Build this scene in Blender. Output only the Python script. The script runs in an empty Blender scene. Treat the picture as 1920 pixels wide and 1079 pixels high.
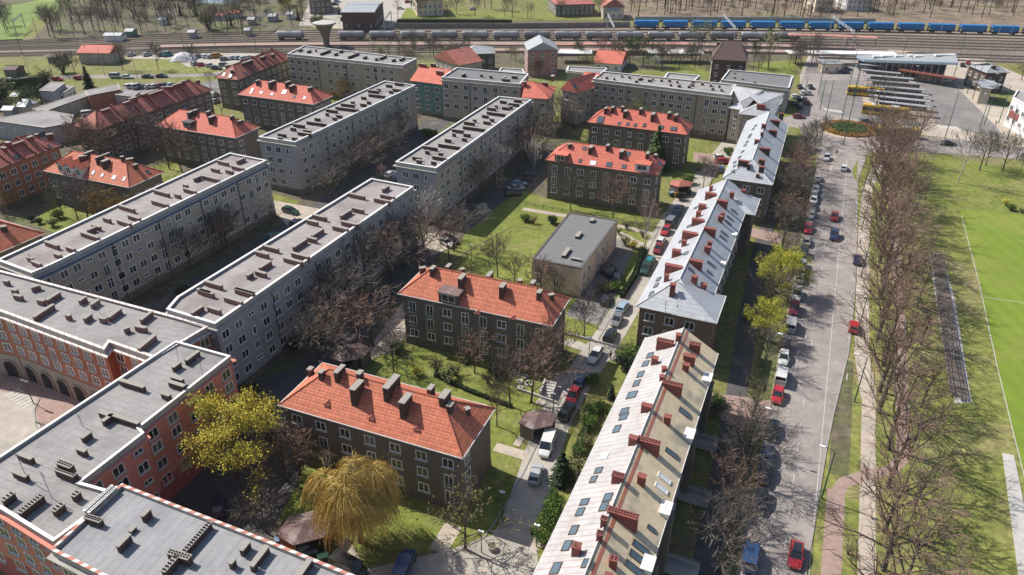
import bpy, math, random
from mathutils import Vector, Matrix
R = math.radians
random.seed(7)
SC = bpy.context.scene
COL = SC.collection
# ------------------------------------------------------------------ camera, sky, sun, exposure
CAM_H = 75.0; F = 1390.0; TILT = R(30.3)
cd = bpy.data.cameras.new('camera'); cam = bpy.data.objects.new('camera', cd); COL.objects.link(cam)
cam.location = (0, 0, CAM_H); cam.rotation_euler = (R(90) - TILT, 0, 0)
cd.sensor_width = 36; cd.lens = 36 * F / 1920; cd.clip_start = 1; cd.clip_end = 6000
SC.camera = cam
SUN_AZ = 300.0; SUN_EL = 47.0           # compass-like: 0 = +Y, 90 = +X
W = bpy.data.worlds.new('World'); SC.world = W; W.use_nodes = True
nt = W.node_tree; bg = nt.nodes['Background']
sky = nt.nodes.new('ShaderNodeTexSky'); sky.sky_type = 'NISHITA'; sky.sun_disc = False
sky.sun_elevation = R(SUN_EL); sky.sun_rotation = R(SUN_AZ); sky.air_density = 1.0; sky.dust_density = 2.0; sky.altitude = 300
nt.links.new(sky.outputs[0], bg.inputs[0]); bg.inputs[1].default_value = 0.095
sd = bpy.data.lights.new('sun', 'SUN'); sd.energy = 4.5; sd.angle = R(0.55); sd.color = (1.0, 0.945, 0.86)
sun = bpy.data.objects.new('sun', sd); COL.objects.link(sun)
sdir = Vector((math.sin(R(SUN_AZ)) * math.cos(R(SUN_EL)), math.cos(R(SUN_AZ)) * math.cos(R(SUN_EL)), math.sin(R(SUN_EL))))
sun.rotation_euler = sdir.to_track_quat('Z', 'Y').to_euler()
sun.location = sdir * 200
SC.view_settings.view_transform = 'Standard'; SC.view_settings.look = 'None'
SC.view_settings.exposure = 0.37; SC.view_settings.gamma = 1.0
SC.render.engine = 'CYCLES'
SC.cycles.max_bounces = 6; SC.cycles.diffuse_bounces = 3; SC.cycles.glossy_bounces = 2
# ------------------------------------------------------------------ survey: a point of the photo -> a point of the place at height z
_c, _s = math.cos(TILT), math.sin(TILT)
def G(px, py, z=0.0):
    a = (px - 960) / F; b = -(py - 539.5) / F
    dx, dy, dz = a, _c + b * _s, -_s + b * _c
    t = (z - CAM_H) / dz
    return Vector((dx * t, dy * t, z))
# ------------------------------------------------------------------ object helpers
def tag(o, label=None, cat=None, group=None, kind=None):
    if label:
        o['label'] = label
    if cat: o['category'] = cat
    if group: o['group'] = group
    if kind: o['kind'] = kind
    return o
def thing(name, label, cat, loc=(0, 0, 0), rz=0.0, group=None):
    o = bpy.data.objects.new(name, None); COL.objects.link(o)
    o.empty_display_size = .5
    o.location = loc; o.rotation_euler = (0, 0, rz)
    return tag(o, label, cat, group)
class MB:
    def __init__(s): s.v = []; s.f = []; s.m = []
    def face(s, pts, m=0):
        n = len(s.v); s.v += [tuple(p) for p in pts]; s.f.append(tuple(range(n, n + len(pts)))); s.m.append(m)
    def box(s, c, d, rz=0.0, m=0, bottom=True):
        cx, cy, cz = c; hx, hy, hz = d[0] / 2, d[1] / 2, d[2] / 2
        co, si = math.cos(rz), math.sin(rz); n = len(s.v)
        for z in (-hz, hz):
            for x, y in ((-hx, -hy), (hx, -hy), (hx, hy), (-hx, hy)):
                s.v.append((cx + x * co - y * si, cy + x * si + y * co, cz + z))
        fs = [(4, 5, 6, 7), (0, 1, 5, 4), (1, 2, 6, 5), (2, 3, 7, 6), (3, 0, 4, 7)]
        if bottom: fs.append((3, 2, 1, 0))
        for f in fs: s.f.append(tuple(n + i for i in f)); s.m.append(m)
    def prism(s, poly, z0, z1, m=0, mtop=None, top=True, bottom=False):
        n = len(s.v); k = len(poly)
        s.v += [(p[0], p[1], z0) for p in poly] + [(p[0], p[1], z1) for p in poly]
        for i in range(k):
            j = (i + 1) % k; s.f.append((n + i, n + j, n + k + j, n + k + i)); s.m.append(m)
        if top: s.f.append(tuple(range(n + k, n + 2 * k))); s.m.append(m if mtop is None else mtop)
        if bottom: s.f.append(tuple(range(n + k - 1, n - 1, -1))); s.m.append(m)
    def ring(s, outer, inner, z0, z1, m=0):
        n = len(s.v); k = len(outer)
        for P, z in ((outer, z0), (outer, z1), (inner, z1), (inner, z0)): s.v += [(p[0], p[1], z) for p in P]
        for i in range(k):
            j = (i + 1) % k
            for a, b in ((0, 1), (1, 2), (2, 3), (3, 0)):
                s.f.append((n + a * k + i, n + a * k + j, n + b * k + j, n + b * k + i)); s.m.append(m)
    def tube(s, pts, rad, sides=6, m=0, cap=True):
        pts = [Vector(p) for p in pts]; n0 = len(s.v)
        for i, p in enumerate(pts):
            a = pts[max(i - 1, 0)]; b = pts[min(i + 1, len(pts) - 1)]
            d = (b - a)
            if d.length < 1e-6: d = Vector((0, 0, 1))
            d.normalize()
            u = d.cross(Vector((0, 0, 1)) if abs(d.z) < .9 else Vector((1, 0, 0))).normalized(); w = d.cross(u)
            r = rad[i] if hasattr(rad, '__len__') else rad
            for k in range(sides):
                t = 2 * math.pi * k / sides; q = p + u * (r * math.cos(t)) + w * (r * math.sin(t)); s.v.append((q.x, q.y, q.z))
        for i in range(len(pts) - 1):
            for k in range(sides):
                a = n0 + i * sides + k; b = n0 + i * sides + (k + 1) % sides
                s.f.append((a, b, b + sides, a + sides)); s.m.append(m)
        if cap:
            s.f.append(tuple(n0 + (len(pts) - 1) * sides + k for k in range(sides))); s.m.append(m)
    def build(s, name, mats, parent=None, smooth=False, loc=None):
        me = bpy.data.meshes.new(name); me.from_pydata(s.v, [], s.f)
        if not isinstance(mats, (list, tuple)): mats = [mats]
        for m in mats: me.materials.append(m)
        if len(mats) > 1: me.polygons.foreach_set('material_index', s.m)
        if smooth: me.polygons.foreach_set('use_smooth', [True] * len(s.f))
        me.update()
        o = bpy.data.objects.new(name, me); COL.objects.link(o)
        if parent: o.parent = parent
        if loc is not None: o.location = loc
        return o
def inst(src, parent=None, loc=(0, 0, 0), rz=0.0, sc=1.0, name=None):
    o = src.copy(); COL.objects.link(o); o.parent = parent
    if name: o.name = name
    o.location = loc; o.rotation_euler = (0, 0, rz); o.scale = (sc, sc, sc) if not hasattr(sc, '__len__') else sc
    return o
def copy_tree(o, parent=None):
    c = o.copy(); COL.objects.link(c); c.parent = parent
    for ch in o.children: copy_tree(ch, c)
    return c
def ordw(n):
    w = ['first', 'second', 'third', 'fourth', 'fifth', 'sixth', 'seventh', 'eighth', 'ninth', 'tenth', 'eleventh', 'twelfth', 'thirteenth', 'fourteenth', 'fifteenth', 'sixteenth', 'seventeenth', 'eighteenth', 'nineteenth', 'twentieth']
    if n < 20: return w[n]
    t = {2: 'twenty', 3: 'thirty', 4: 'forty', 5: 'fifty', 6: 'sixty', 7: 'seventy', 8: 'eighty', 9: 'ninety'}[(n + 1) // 10 if (n + 1) // 10 < 10 else 9]
    r = (n + 1) % 10
    return t + ('-' + w[r - 1] if r else 'th')
# ------------------------------------------------------------------ materials
def newmat(name):
    m = bpy.data.materials.new(name); m.use_nodes = True
    return m, m.node_tree, m.node_tree.nodes['Principled BSDF']
def rgb(c): return (c[0], c[1], c[2], 1)
def M(name, col, rough=.85, col2=None, scale=.5, detail=5, var=None, metal=0, bump=0.0, bscale=8, streak=False, rand=0.0, spec=.3, contrast=.35):
    """weathered plain surface: two colours mixed by noise in object space"""
    m, t, b = newmat(name); N = t.nodes; L = t.links
    b.inputs['Roughness'].default_value = rough; b.inputs['Metallic'].default_value = metal
    b.inputs['Specular IOR Level'].default_value = spec
    if col2 is None:
        v = .18 if var is None else var; col2 = tuple(c * (1 - v) for c in col)
    tc = N.new('ShaderNodeTexCoord'); mp = N.new('ShaderNodeMapping'); L.new(tc.outputs['Object'], mp.inputs[0])
    if streak: mp.inputs['Scale'].default_value = (1, 1, .12)
    nz = N.new('ShaderNodeTexNoise'); nz.inputs['Scale'].default_value = scale; nz.inputs['Detail'].default_value = detail; nz.inputs['Roughness'].default_value = .65
    L.new(mp.outputs[0], nz.inputs[0])
    cr = N.new('ShaderNodeValToRGB'); cr.color_ramp.elements[0].position = .5 - contrast / 2; cr.color_ramp.elements[1].position = .5 + contrast / 2
    cr.color_ramp.elements[0].color = rgb(col2); cr.color_ramp.elements[1].color = rgb(col)
    L.new(nz.outputs[0], cr.inputs[0]); out = cr.outputs[0]
    if rand:
        oi = N.new('ShaderNodeObjectInfo'); mr = N.new('ShaderNodeMapRange'); mr.inputs['To Min'].default_value = 1 - rand; mr.inputs['To Max'].default_value = 1 + rand
        L.new(oi.outputs['Random'], mr.inputs[0]); hv = N.new('ShaderNodeHueSaturation'); L.new(mr.outputs[0], hv.inputs['Value']); L.new(out, hv.inputs['Color']); out = hv.outputs[0]
    L.new(out, b.inputs['Base Color'])
    if bump:
        n2 = N.new('ShaderNodeTexNoise'); n2.inputs['Scale'].default_value = bscale; n2.inputs['Detail'].default_value = 4; L.new(tc.outputs['Object'], n2.inputs[0])
        bp = N.new('ShaderNodeBump'); bp.inputs['Strength'].default_value = bump; bp.inputs['Distance'].default_value = .05; L.new(n2.outputs[0], bp.inputs['Height']); L.new(bp.outputs[0], b.inputs['Normal'])
    return m
def overlay(m, axis_scale, colr, amount, wave_scale, typ='BANDS', direction='Z', dist=0.0, sharp=False, width=.45):
    """darker lines (tile courses, seams) laid over a material in object space"""
    t = m.node_tree; N = t.nodes; L = t.links; b = N['Principled BSDF']
    src = b.inputs['Base Color'].links[0].from_socket
    tc = N.new('ShaderNodeTexCoord'); wv = N.new('ShaderNodeTexWave'); wv.wave_type = 'BANDS'; wv.bands_direction = direction; wv.wave_profile = 'SAW' if typ == 'SAW' else 'SIN'
    wv.inputs['Scale'].default_value = wave_scale; wv.inputs['Distortion'].default_value = dist; wv.inputs['Detail'].default_value = 1
    mp = N.new('ShaderNodeMapping'); mp.inputs['Scale'].default_value = axis_scale; L.new(tc.outputs['Object'], mp.inputs[0]); L.new(mp.outputs[0], wv.inputs[0])
    r = N.new('ShaderNodeValToRGB'); r.color_ramp.elements[0].position = .0; r.color_ramp.elements[1].position = width
    r.color_ramp.elements[0].color = (amount,) * 3 + (1,); r.color_ramp.elements[1].color = (0, 0, 0, 1); L.new(wv.outputs[0], r.inputs[0])
    if sharp: r.color_ramp.interpolation = 'CONSTANT'; r.color_ramp.elements[1].position = .55
    mx = N.new('ShaderNodeMix'); mx.data_type = 'RGBA'; L.new(r.outputs[0], mx.inputs[0]); L.new(src, mx.inputs[6]); mx.inputs[7].default_value = rgb(colr)
    L.new(mx.outputs[2], b.inputs['Base Color']); return m
def patches(m, colr, scale, lo, hi, amount=1.0, mapscale=(1, 1, 1), detail=4):
    """blotches of another colour (stains, bare earth, moss)"""
    t = m.node_tree; N = t.nodes; L = t.links; b = N['Principled BSDF']
    src = b.inputs['Base Color'].links[0].from_socket
    tc = N.new('ShaderNodeTexCoord'); mp = N.new('ShaderNodeMapping'); mp.inputs['Scale'].default_value = mapscale; mp.inputs['Location'].default_value = (13.7, 5.1, 2.2); L.new(tc.outputs['Object'], mp.inputs[0])
    nz = N.new('ShaderNodeTexNoise'); nz.inputs['Scale'].default_value = scale; nz.inputs['Detail'].default_value = detail; L.new(mp.outputs[0], nz.inputs[0])
    r = N.new('ShaderNodeValToRGB'); r.color_ramp.elements[0].position = lo; r.color_ramp.elements[1].position = hi
    r.color_ramp.elements[0].color = (0, 0, 0, 1); r.color_ramp.elements[1].color = (amount,) * 3 + (1,); L.new(nz.outputs[0], r.inputs[0])
    mx = N.new('ShaderNodeMix'); mx.data_type = 'RGBA'; L.new(r.outputs[0], mx.inputs[0]); L.new(src, mx.inputs[6]); mx.inputs[7].default_value = rgb(colr)
    L.new(mx.outputs[2], b.inputs['Base Color']); return m
def bricks(m, colr, amount, w, h, mortar=.02, mapscale=(1, 1, 1), rot=(0, 0, 0)):
    """thin joints between slabs / roof felt sheets"""
    t = m.node_tree; N = t.nodes; L = t.links; b = N['Principled BSDF']
    src = b.inputs['Base Color'].links[0].from_socket
    tc = N.new('ShaderNodeTexCoord'); mp = N.new('ShaderNodeMapping'); mp.inputs['Scale'].default_value = mapscale; mp.inputs['Rotation'].default_value = rot; L.new(tc.outputs['Object'], mp.inputs[0])
    bt = N.new('ShaderNodeTexBrick'); bt.inputs['Scale'].default_value = 1; bt.inputs['Brick Width'].default_value = w; bt.inputs['Row Height'].default_value = h
    bt.inputs['Mortar Size'].default_value = mortar; bt.inputs['Mortar Smooth'].default_value = .3; L.new(mp.outputs[0], bt.inputs[0])
    bt.inputs['Color1'].default_value = (0, 0, 0, 1); bt.inputs['Color2'].default_value = (.12 * amount,) * 3 + (1,); bt.inputs['Mortar'].default_value = (amount,) * 3 + (1,)
    mx = N.new('ShaderNodeMix'); mx.data_type = 'RGBA'; L.new(bt.outputs[0], mx.inputs[0]); L.new(src, mx.inputs[6]); mx.inputs[7].default_value = rgb(colr)
    L.new(mx.outputs[2], b.inputs['Base Color']); return m
def grain(m, scale, amt, detail=6, mapscale=(1, 1, 1)):
    """fine light and dark speckle of the surface itself"""
    t = m.node_tree; N = t.nodes; L = t.links; b = N['Principled BSDF']; src = b.inputs['Base Color'].links[0].from_socket
    tc = N.new('ShaderNodeTexCoord'); mp = N.new('ShaderNodeMapping'); mp.inputs['Scale'].default_value = mapscale; L.new(tc.outputs['Object'], mp.inputs[0]); nz = N.new('ShaderNodeTexNoise'); nz.inputs['Scale'].default_value = scale; nz.inputs['Detail'].default_value = detail; nz.inputs['Roughness'].default_value = .75; L.new(mp.outputs[0], nz.inputs[0])
    mr = N.new('ShaderNodeMapRange'); mr.inputs['From Min'].default_value = .3; mr.inputs['From Max'].default_value = .7; mr.inputs['To Min'].default_value = 1 - amt; mr.inputs['To Max'].default_value = 1 + amt; L.new(nz.outputs[0], mr.inputs[0])
    hv = N.new('ShaderNodeHueSaturation'); L.new(mr.outputs[0], hv.inputs['Value']); L.new(src, hv.inputs['Color']); L.new(hv.outputs[0], b.inputs['Base Color']); return m
MT = {}
# ground
MT['grass'] = patches(patches(M('grass', (.21, .215, .06), .95, (.13, .15, .035), .12, 8, bump=.4, bscale=3), (.22, .18, .10), .045, .5, .66, .75, detail=8), (.23, .19, .12), .4, .55, .72, .7, detail=6)
MT['lush'] = patches(patches(M('lawn', (.205, .23, .05), .95, (.135, .165, .032), .35, 9, bump=.4, bscale=3), (.26, .23, .10), .18, .52, .74, .75, detail=9), (.28, .24, .15), .06, .62, .72, .7, detail=8)
MT['pitch'] = patches(overlay(M('pitch_turf', (.185, .265, .03), .95, (.15, .22, .026), .1, 8), (1, 1, 1), (.155, .205, .028), .7, .10, direction='X', dist=.5, width=.8), (.25, .25, .06), .07, .48, .7, .7, detail=9)
MT['drygrass'] = patches(patches(M('dry_grass', (.24, .245, .065), .95, (.155, .175, .042), .3, 9, bump=.4, bscale=3), (.28, .225, .12), .09, .50, .68, .8, detail=9), (.12, .145, .04), .5, .52, .68, .6, detail=8)
MT['field'] = M('field_grass', (.20, .27, .07), .95, (.15, .215, .06), .02, 6)
MT['soil'] = patches(M('soil', (.165, .135, .095), .95, (.10, .085, .06), .3, 8, bump=.4, bscale=3), (.11, .13, .045), .12, .46, .6, .8, detail=8)
MT['woodfloor'] = patches(M('wood_floor', (.27, .205, .15), .95, (.16, .125, .09), .05, 9, contrast=.5), (.17, .17, .08), .025, .56, .64, .8, detail=8)
MT['asphalt'] = patches(M('asphalt', (.25, .235, .225), .9, (.19, .178, .17), .2, 8, bump=.2, bscale=20), (.14, .135, .135), .06, .52, .62, .5, detail=7)
MT['road'] = patches(patches(M('road_asphalt', (.345, .305, .29), .9, (.255, .225, .21), .25, 9, bump=.2, bscale=20), (.18, .17, .165), .05, .5, .6, .45, (1, .3, 1), detail=8), (.42, .36, .33), .5, .6, .7, .5)
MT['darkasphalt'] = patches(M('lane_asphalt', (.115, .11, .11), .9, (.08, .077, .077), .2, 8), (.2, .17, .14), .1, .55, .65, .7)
MT['pale'] = patches(bricks(M('pale_paving', (.50, .43, .36), .9, (.40, .34, .285), .3, 8), (.3, .26, .22), .35, 1.2, .6), (.34, .30, .26), .12, .5, .65, .6)
MT['pink'] = patches(bricks(M('pink_paving', (.38, .27, .235), .9, (.31, .22, .19), .3, 8), (.28, .2, .17), .35, 1.2, .6), (.30, .22, .19), .12, .5, .65, .6)
MT['redpath'] = M('red_path', (.42, .16, .14), .9, (.34, .14, .12), .4, 8)
MT['plaza'] = patches(M('plaza_paving', (.45, .41, .36), .9, (.37, .34, .30), .2, 8), (.28, .26, .23), .08, .5, .62, .5)
MT['ballast'] = patches(M('ballast', (.20, .16, .135), .95, (.13, .105, .09), .08, 8, contrast=.5), (.30, .25, .20), .03, .45, .6, .8, (.25, 1, 1), detail=8)
MT['platform'] = M('platform_paving', (.38, .27, .23), .9, (.30, .22, .19), .1, 6)
MT['kerb'] = M('kerb_stone', (.34, .32, .30), .9, scale=1)
MT['line'] = M('road_paint', (.55, .53, .50), .8, (.42, .40, .37), .8, 6)
MT['concrete'] = patches(M('concrete', (.50, .485, .46), .9, (.42, .41, .385), .3, 8), (.35, .34, .32), .1, .55, .65, .5)
MT['water'] = M('water', (.12, .17, .22), .08, var=.1, spec=.8)
# roofs
MT['felt'] = patches(bricks(M('grey_roof_felt', (.345, .333, .325), .9, (.265, .255, .25), .14, 8, contrast=.5), (.17, .165, .17), .8, 9.0, 1.05, .035), (.21, .20, .20), .12, .48, .64, .75, detail=10)
MT['feltpink'] = patches(bricks(M('pinkish_roof_felt', (.375, .345, .335), .9, (.29, .267, .26), .14, 8, contrast=.5), (.2, .17, .17), .8, 9.0, 1.05, .035), (.22, .195, .19), .12, .48, .64, .75, detail=10)
MT['feltblue'] = patches(bricks(M('blue_grey_roof_felt', (.335, .335, .345), .85, (.27, .27, .28), .14, 8, contrast=.5), (.17, .175, .19), .8, 9.0, 1.05, .035), (.22, .22, .24), .12, .5, .66, .5, detail=9)
MT['feltdark'] = M('dark_roof_felt', (.175, .178, .18), .85, (.175, .18, .185), .3, 6)
def tile(name, c, c2):
    m = M(name, c, .75, c2, .5, 7, contrast=.6, spec=.35)
    overlay(m, (1, 1, 1), tuple(x * .45 for x in c), .9, 1.25, 'SAW', 'Z', width=.5)
    overlay(m, (1, 1, 1), tuple(x * .55 for x in c), .55, .5, 'SIN', 'X', width=.3); overlay(m, (1, 1, 1), tuple(x * .5 for x in c), .5, .5, 'SIN', 'Y', width=.3)
    return patches(m, (c[0] * .5, c[1] * .6, c[2] * .7), .35, .55, .75, .6, detail=8)
MT['tile'] = tile('orange_red_tiles', (.68, .22, .125), (.54, .165, .10))
MT['tilesmooth'] = tile('bright_red_tiles', (.76, .21, .145), (.62, .17, .12))
MT['tileold'] = tile('old_red_tiles', (.54, .19, .145), (.40, .145, .115))
MT['tiledark'] = tile('dark_brown_tiles', (.16, .105, .095), (.12, .08, .07))
MT['silver'] = patches(overlay(M('silver_sheet_roof', (.54, .555, .58), .42, (.46, .475, .50), .2, 6, metal=.25, spec=.5), (1, 1, 1), (.34, .35, .37), .8, .5, 'SIN', 'Y', width=.14), (.42, .43, .45), .25, .5, .7, .5)
MT['seam'] = patches(overlay(M('rusty_seamed_sheet_roof', (.46, .455, .455), .6, (.38, .37, .37), .2, 6, spec=.35), (1, 1, 1), (.34, .235, .20), .7, .36, 'SIN', 'Y', .3, width=.15), (.34, .25, .215), .5, .58, .72, .6, (1, .25, 1))
MT['tan'] = patches(bricks(M('tan_roof_felt', (.74, .61, .41), .9, (.63, .52, .36), .2, 8), (.22, .18, .13), .7, 60, 3.0, .015, rot=(0, 0, R(90))), (.25, .235, .21), .3, .52, .64, .6)
MT['brownroof'] = patches(M('brown_shelter_roof', (.21, .135, .125), .7, (.15, .10, .095), .4, 6), (.33, .28, .27), .7, .56, .68, .7)
MT['greysheet'] = M('grey_sheet_roof', (.38, .40, .42), .6, (.32, .34, .355), .3, 6, metal=.2)
# walls
def plaster(name, c, c2, stain=None):
    m = M(name, c, .93, c2, .7, 8, streak=True, contrast=.5, bump=.15, bscale=5)
    return patches(m, stain or tuple(x * .6 for x in c), .4, .5, .72, .65, (1, 1, .25), detail=8)
MT['w_grey'] = plaster('grey_plaster', (.45, .40, .335), (.345, .31, .26))
MT['w_blue'] = plaster('blue_grey_plaster', (.40, .395, .425), (.31, .305, .33))
MT['w_dark'] = plaster('dark_plaster', (.20, .175, .145), (.125, .11, .092))  # plain dark grey-brown wall colour, streaked by noise
MT['w_brown'] = plaster('brown_plaster', (.25, .17, .13), (.17, .12, .095))
MT['w_orange'] = plaster('orange_plaster', (.43, .19, .12), (.35, .155, .10))
MT['w_pink'] = plaster('salmon_plaster', (.70, .28, .22), (.58, .225, .175))
MT['w_teal'] = plaster('teal_plaster', (.15, .27, .25), (.12, .22, .2))
MT['w_beige'] = plaster('beige_plaster', (.80, .66, .50), (.72, .58, .44), (.36, .29, .21))
MT['w_taupe'] = plaster('taupe_plaster', (.36, .32, .265), (.29, .255, .215))
MT['w_white'] = M('white_wall', (.72, .72, .72), .85, (.62, .62, .62), .4, 6)
MT['w_redbase'] = M('red_base_plaster', (.46, .14, .13), .9, scale=.6)
MT['w_oldpink'] = plaster('old_pink_plaster', (.46, .26, .24), (.38, .2, .19))
MT['brick'] = bricks(M('red_brick', (.33, .105, .075), .9, (.25, .08, .06), 1.2, 6), (.3, .25, .22), .5, .26, .09, .012)
MT['darkbrick'] = M('dark_brick', (.13, .085, .07), .9, (.09, .06, .05), 1, 6)
MT['stack'] = M('dark_stack_render', (.115, .07, .06), .93, (.07, .045, .04), 1.2, 6)  # plain dark red-brown colour of the chimney stacks
MT['stackred'] = M('red_rendered_brick', (.30, .095, .075), .9, (.19, .07, .06), 1.2, 6)
MT['stackpink'] = M('maroon_rendered_stack', (.26, .135, .13), .92, (.18, .095, .095), 1.2, 6)
MT['cap'] = M('concrete_cap', (.34, .315, .28), .9, (.31, .29, .26), 1.5, 6)
MT['coping'] = M('white_sheet_coping', (.80, .79, .78), .45, (.66, .65, .64), .5, 6, metal=.1)
MT['copingbrick'] = overlay(M('whitewashed_brick_coping', (.72, .68, .65), .7, (.6, .55, .52), .7, 5), (1, 1, 1), (.44, .17, .12), .95, .42, 'SIN', 'DIAGONAL', 2.0, True)
MT['copingtick'] = overlay(M('tile_edged_coping', (.74, .71, .68), .7, (.62, .58, .55), .7, 5), (1, 1, 1), (.50, .30, .24), .7, .5, 'SIN', 'DIAGONAL', 1.5, width=.25)
MT['cornice'] = M('cornice_render', (.44, .42, .385), .9, (.33, .315, .29), .5, 6)
MT['band'] = M('blue_band', (.07, .13, .30), .8, (.05, .09, .2), .5, 6)  # dark blue strip round the wall just under the cornice
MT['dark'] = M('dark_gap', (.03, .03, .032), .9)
MT['gutter'] = M('white_gutter', (.68, .67, .65), .5, (.5, .49, .47), 1, 5)
MT['gutterdark'] = M('dark_gutter', (.12, .10, .09), .6)
MT['pipe'] = M('downpipe_metal', (.10, .10, .10), .6)
MT['frame'] = M('white_window_frame', (.86, .86, .85), .5, (.74, .74, .73), 2, 3, rand=.12)
MT['sill'] = M('window_sill', (.5, .49, .47), .7)
MT['rail'] = M('balcony_rail', (.30, .32, .34), .5)
MT['metal'] = M('galvanised_metal', (.45, .46, .47), .4, metal=.6, spec=.5)
MT['white'] = M('white_paint', (.78, .78, .77), .5, var=.08)
MT['black'] = M('black_rubber', (.02, .02, .02), .8)
MT['greenpole'] = M('green_pole_paint', (.03, .11, .085), .5)
MT['yellow'] = M('bus_yellow', (.62, .40, .05), .4, var=.05, spec=.5)
MT['blue'] = M('wagon_blue', (.03, .22, .52), .5, (.025, .17, .42), .3, 5)
MT['tankgrey'] = M('tank_wagon_grey', (.34, .35, .37), .5, (.22, .22, .24), .3, 5, rand=.25)
MT['chassis'] = M('wagon_chassis', (.05, .045, .045), .8)
MT['wood'] = M('weathered_wood', (.24, .20, .17), .9, (.16, .13, .11), 1, 6)
MT['rust'] = M('rust_orange', (.35, .12, .06), .9)
MT['rail_steel'] = M('rail_steel', (.22, .17, .145), .5, metal=.3)
def glass(name, c, rnd=True, rough=.08):
    m, t, b = newmat(name); N = t.nodes; L = t.links
    b.inputs['Roughness'].default_value = rough; b.inputs['Specular IOR Level'].default_value = .7
    oi = N.new('ShaderNodeObjectInfo'); tc = N.new('ShaderNodeTexCoord')
    r = N.new('ShaderNodeValToRGB'); r.color_ramp.interpolation = 'CONSTANT'
    e = r.color_ramp.elements; e[0].position = 0; e[0].color = rgb(c); e[1].position = .55; e[1].color = rgb(tuple(x * 1.8 + .01 for x in c))
    e2 = e.new(.8); e2.color = rgb(tuple(x + .10 for x in c)); e3 = e.new(.93); e3.color = rgb(tuple(x + .28 for x in c))
    L.new(oi.outputs['Random'], r.inputs[0])
    nz = N.new('ShaderNodeTexNoise'); nz.inputs['Scale'].default_value = 1.5; L.new(tc.outputs['Object'], nz.inputs[0])
    hv = N.new('ShaderNodeHueSaturation'); L.new(r.outputs[0], hv.inputs['Color']); L.new(nz.outputs[0], hv.inputs['Value']); 
    L.new(hv.outputs[0], b.inputs['Base Color']); return m
MT['glass'] = glass('window_glass', (.035, .04, .05))
for k_, s_, a_ in (('grass', .9, .5), ('lush', .9, .38), ('pitch', .5, .12), ('drygrass', .8, .55), ('soil', .7, .5), ('woodfloor', .25, .5), ('field', .1, .25), ('ballast', .5, .5), ('road', .6, .16), ('asphalt', .6, .2), ('darkasphalt', .8, .25), ('plaza', .7, .2), ('pale', .9, .22), ('pink', .9, .22), ('felt', .9, .17), ('feltpink', .9, .17), ('feltblue', .9, .14), ('feltdark', .8, .15), ('tile', 1.2, .3), ('tilesmooth', 1.0, .16), ('tileold', .9, .35), ('tan', 1.0, .15), ('silver', .8, .10), ('seam', .8, .12), ('concrete', 1, .15)): grain(MT[k_], s_, a_)
MT['carglass'] = M('car_glass', (.025, .03, .038), .06, var=.1, spec=.8)
MT['skyglass'] = M('skylight_glass', (.10, .15, .19), .05, var=.3, spec=1.0)

def paint(name, c):
    if name not in MT:
        m = M(name, c, .28, var=.06, spec=.6); m.node_tree.nodes['Principled BSDF'].inputs['Coat Weight'].default_value = .5; MT[name] = m
    return MT[name]
# ------------------------------------------------------------------ windows (built once, copied with obj.copy); local x along wall, -y outwards, origin at centre on the wall face
def win_proto(w, h, mull=(0,), sillw=True, rail=False, transom=None):
    f = MB(); t = .11; d = .10
    f.box((0, -d / 2 + .02, h / 2 - t / 2), (w, d, t)); f.box((0, -d / 2 + .02, -h / 2 + t / 2), (w, d, t))
    for s in (-1, 1): f.box((s * (w / 2 - t / 2), -d / 2 + .02, 0), (t, d, h - 2 * t - .002))
    for x in mull: f.box((x, -d / 2 + .035, 0), (t * .9, d * .9, h - 2 * t - .004))
    if transom is not None: 
        f.box((0, -d / 2 + .03, transom), (w - 2 * t - .002, d * .7, t * .7))
    if sillw: f.box((0, -.12, -h / 2 - .05), (w + .3, .3, .07), m=1)
    if rail:
        for k in range(9): f.box((-w / 2 - .1 + k * (w + .2) / 8, -.32, -h / 2 + .5), (.035, .035, 1.0), m=2)
        f.box((0, -.32, -h / 2 + 1.0), (w + .3, .05, .05), m=2); f.box((0, -.32, -h / 2 + .06), (w + .3, .05, .05), m=2)
        for s in (-1, 1): f.box((s * (w / 2 + .13), -.16, -h / 2 + 1.0), (.04, .3, .04), m=2)
    fo = f.build('window', [MT['frame'], MT['sill'], MT['rail']])
    p = MB(); p.face([(-w / 2 + t, -.035, -h / 2 + t), (w / 2 - t, -.035, -h / 2 + t), (w / 2 - t, -.035, h / 2 - t), (-w / 2 + t, -.035, h / 2 - t)])
    po = p.build('pane', MT['glass'], fo)
    return (fo, po)
PROTO = {}
PROTO['w'] = win_proto(1.6, 1.5, (0,))
PROTO['n'] = win_proto(1.15, 1.45, (0,))
PROTO['t'] = win_proto(1.35, .7, (0,))
PROTO['d'] = win_proto(1.35, 2.25, (0,), False, True)
PROTO['D'] = win_proto(1.35, 2.25, (0,), True, False, .35)
PROTO['s'] = win_proto(.8, 1.5, (), True)
PROTO['3'] = win_proto(2.0, 1.5, (-.32, .32))
for a in PROTO.values():
    for o in a: o.hide_render = True   # templates only; unlinked below once every building has its own copies
WCOUNT = {}
def place_window(root, kind, loc, rz, label=None):
    fo, po = PROTO[kind]
    k = root.name
    WCOUNT.setdefault(k, []).append((root, kind, loc, rz, label))
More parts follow.
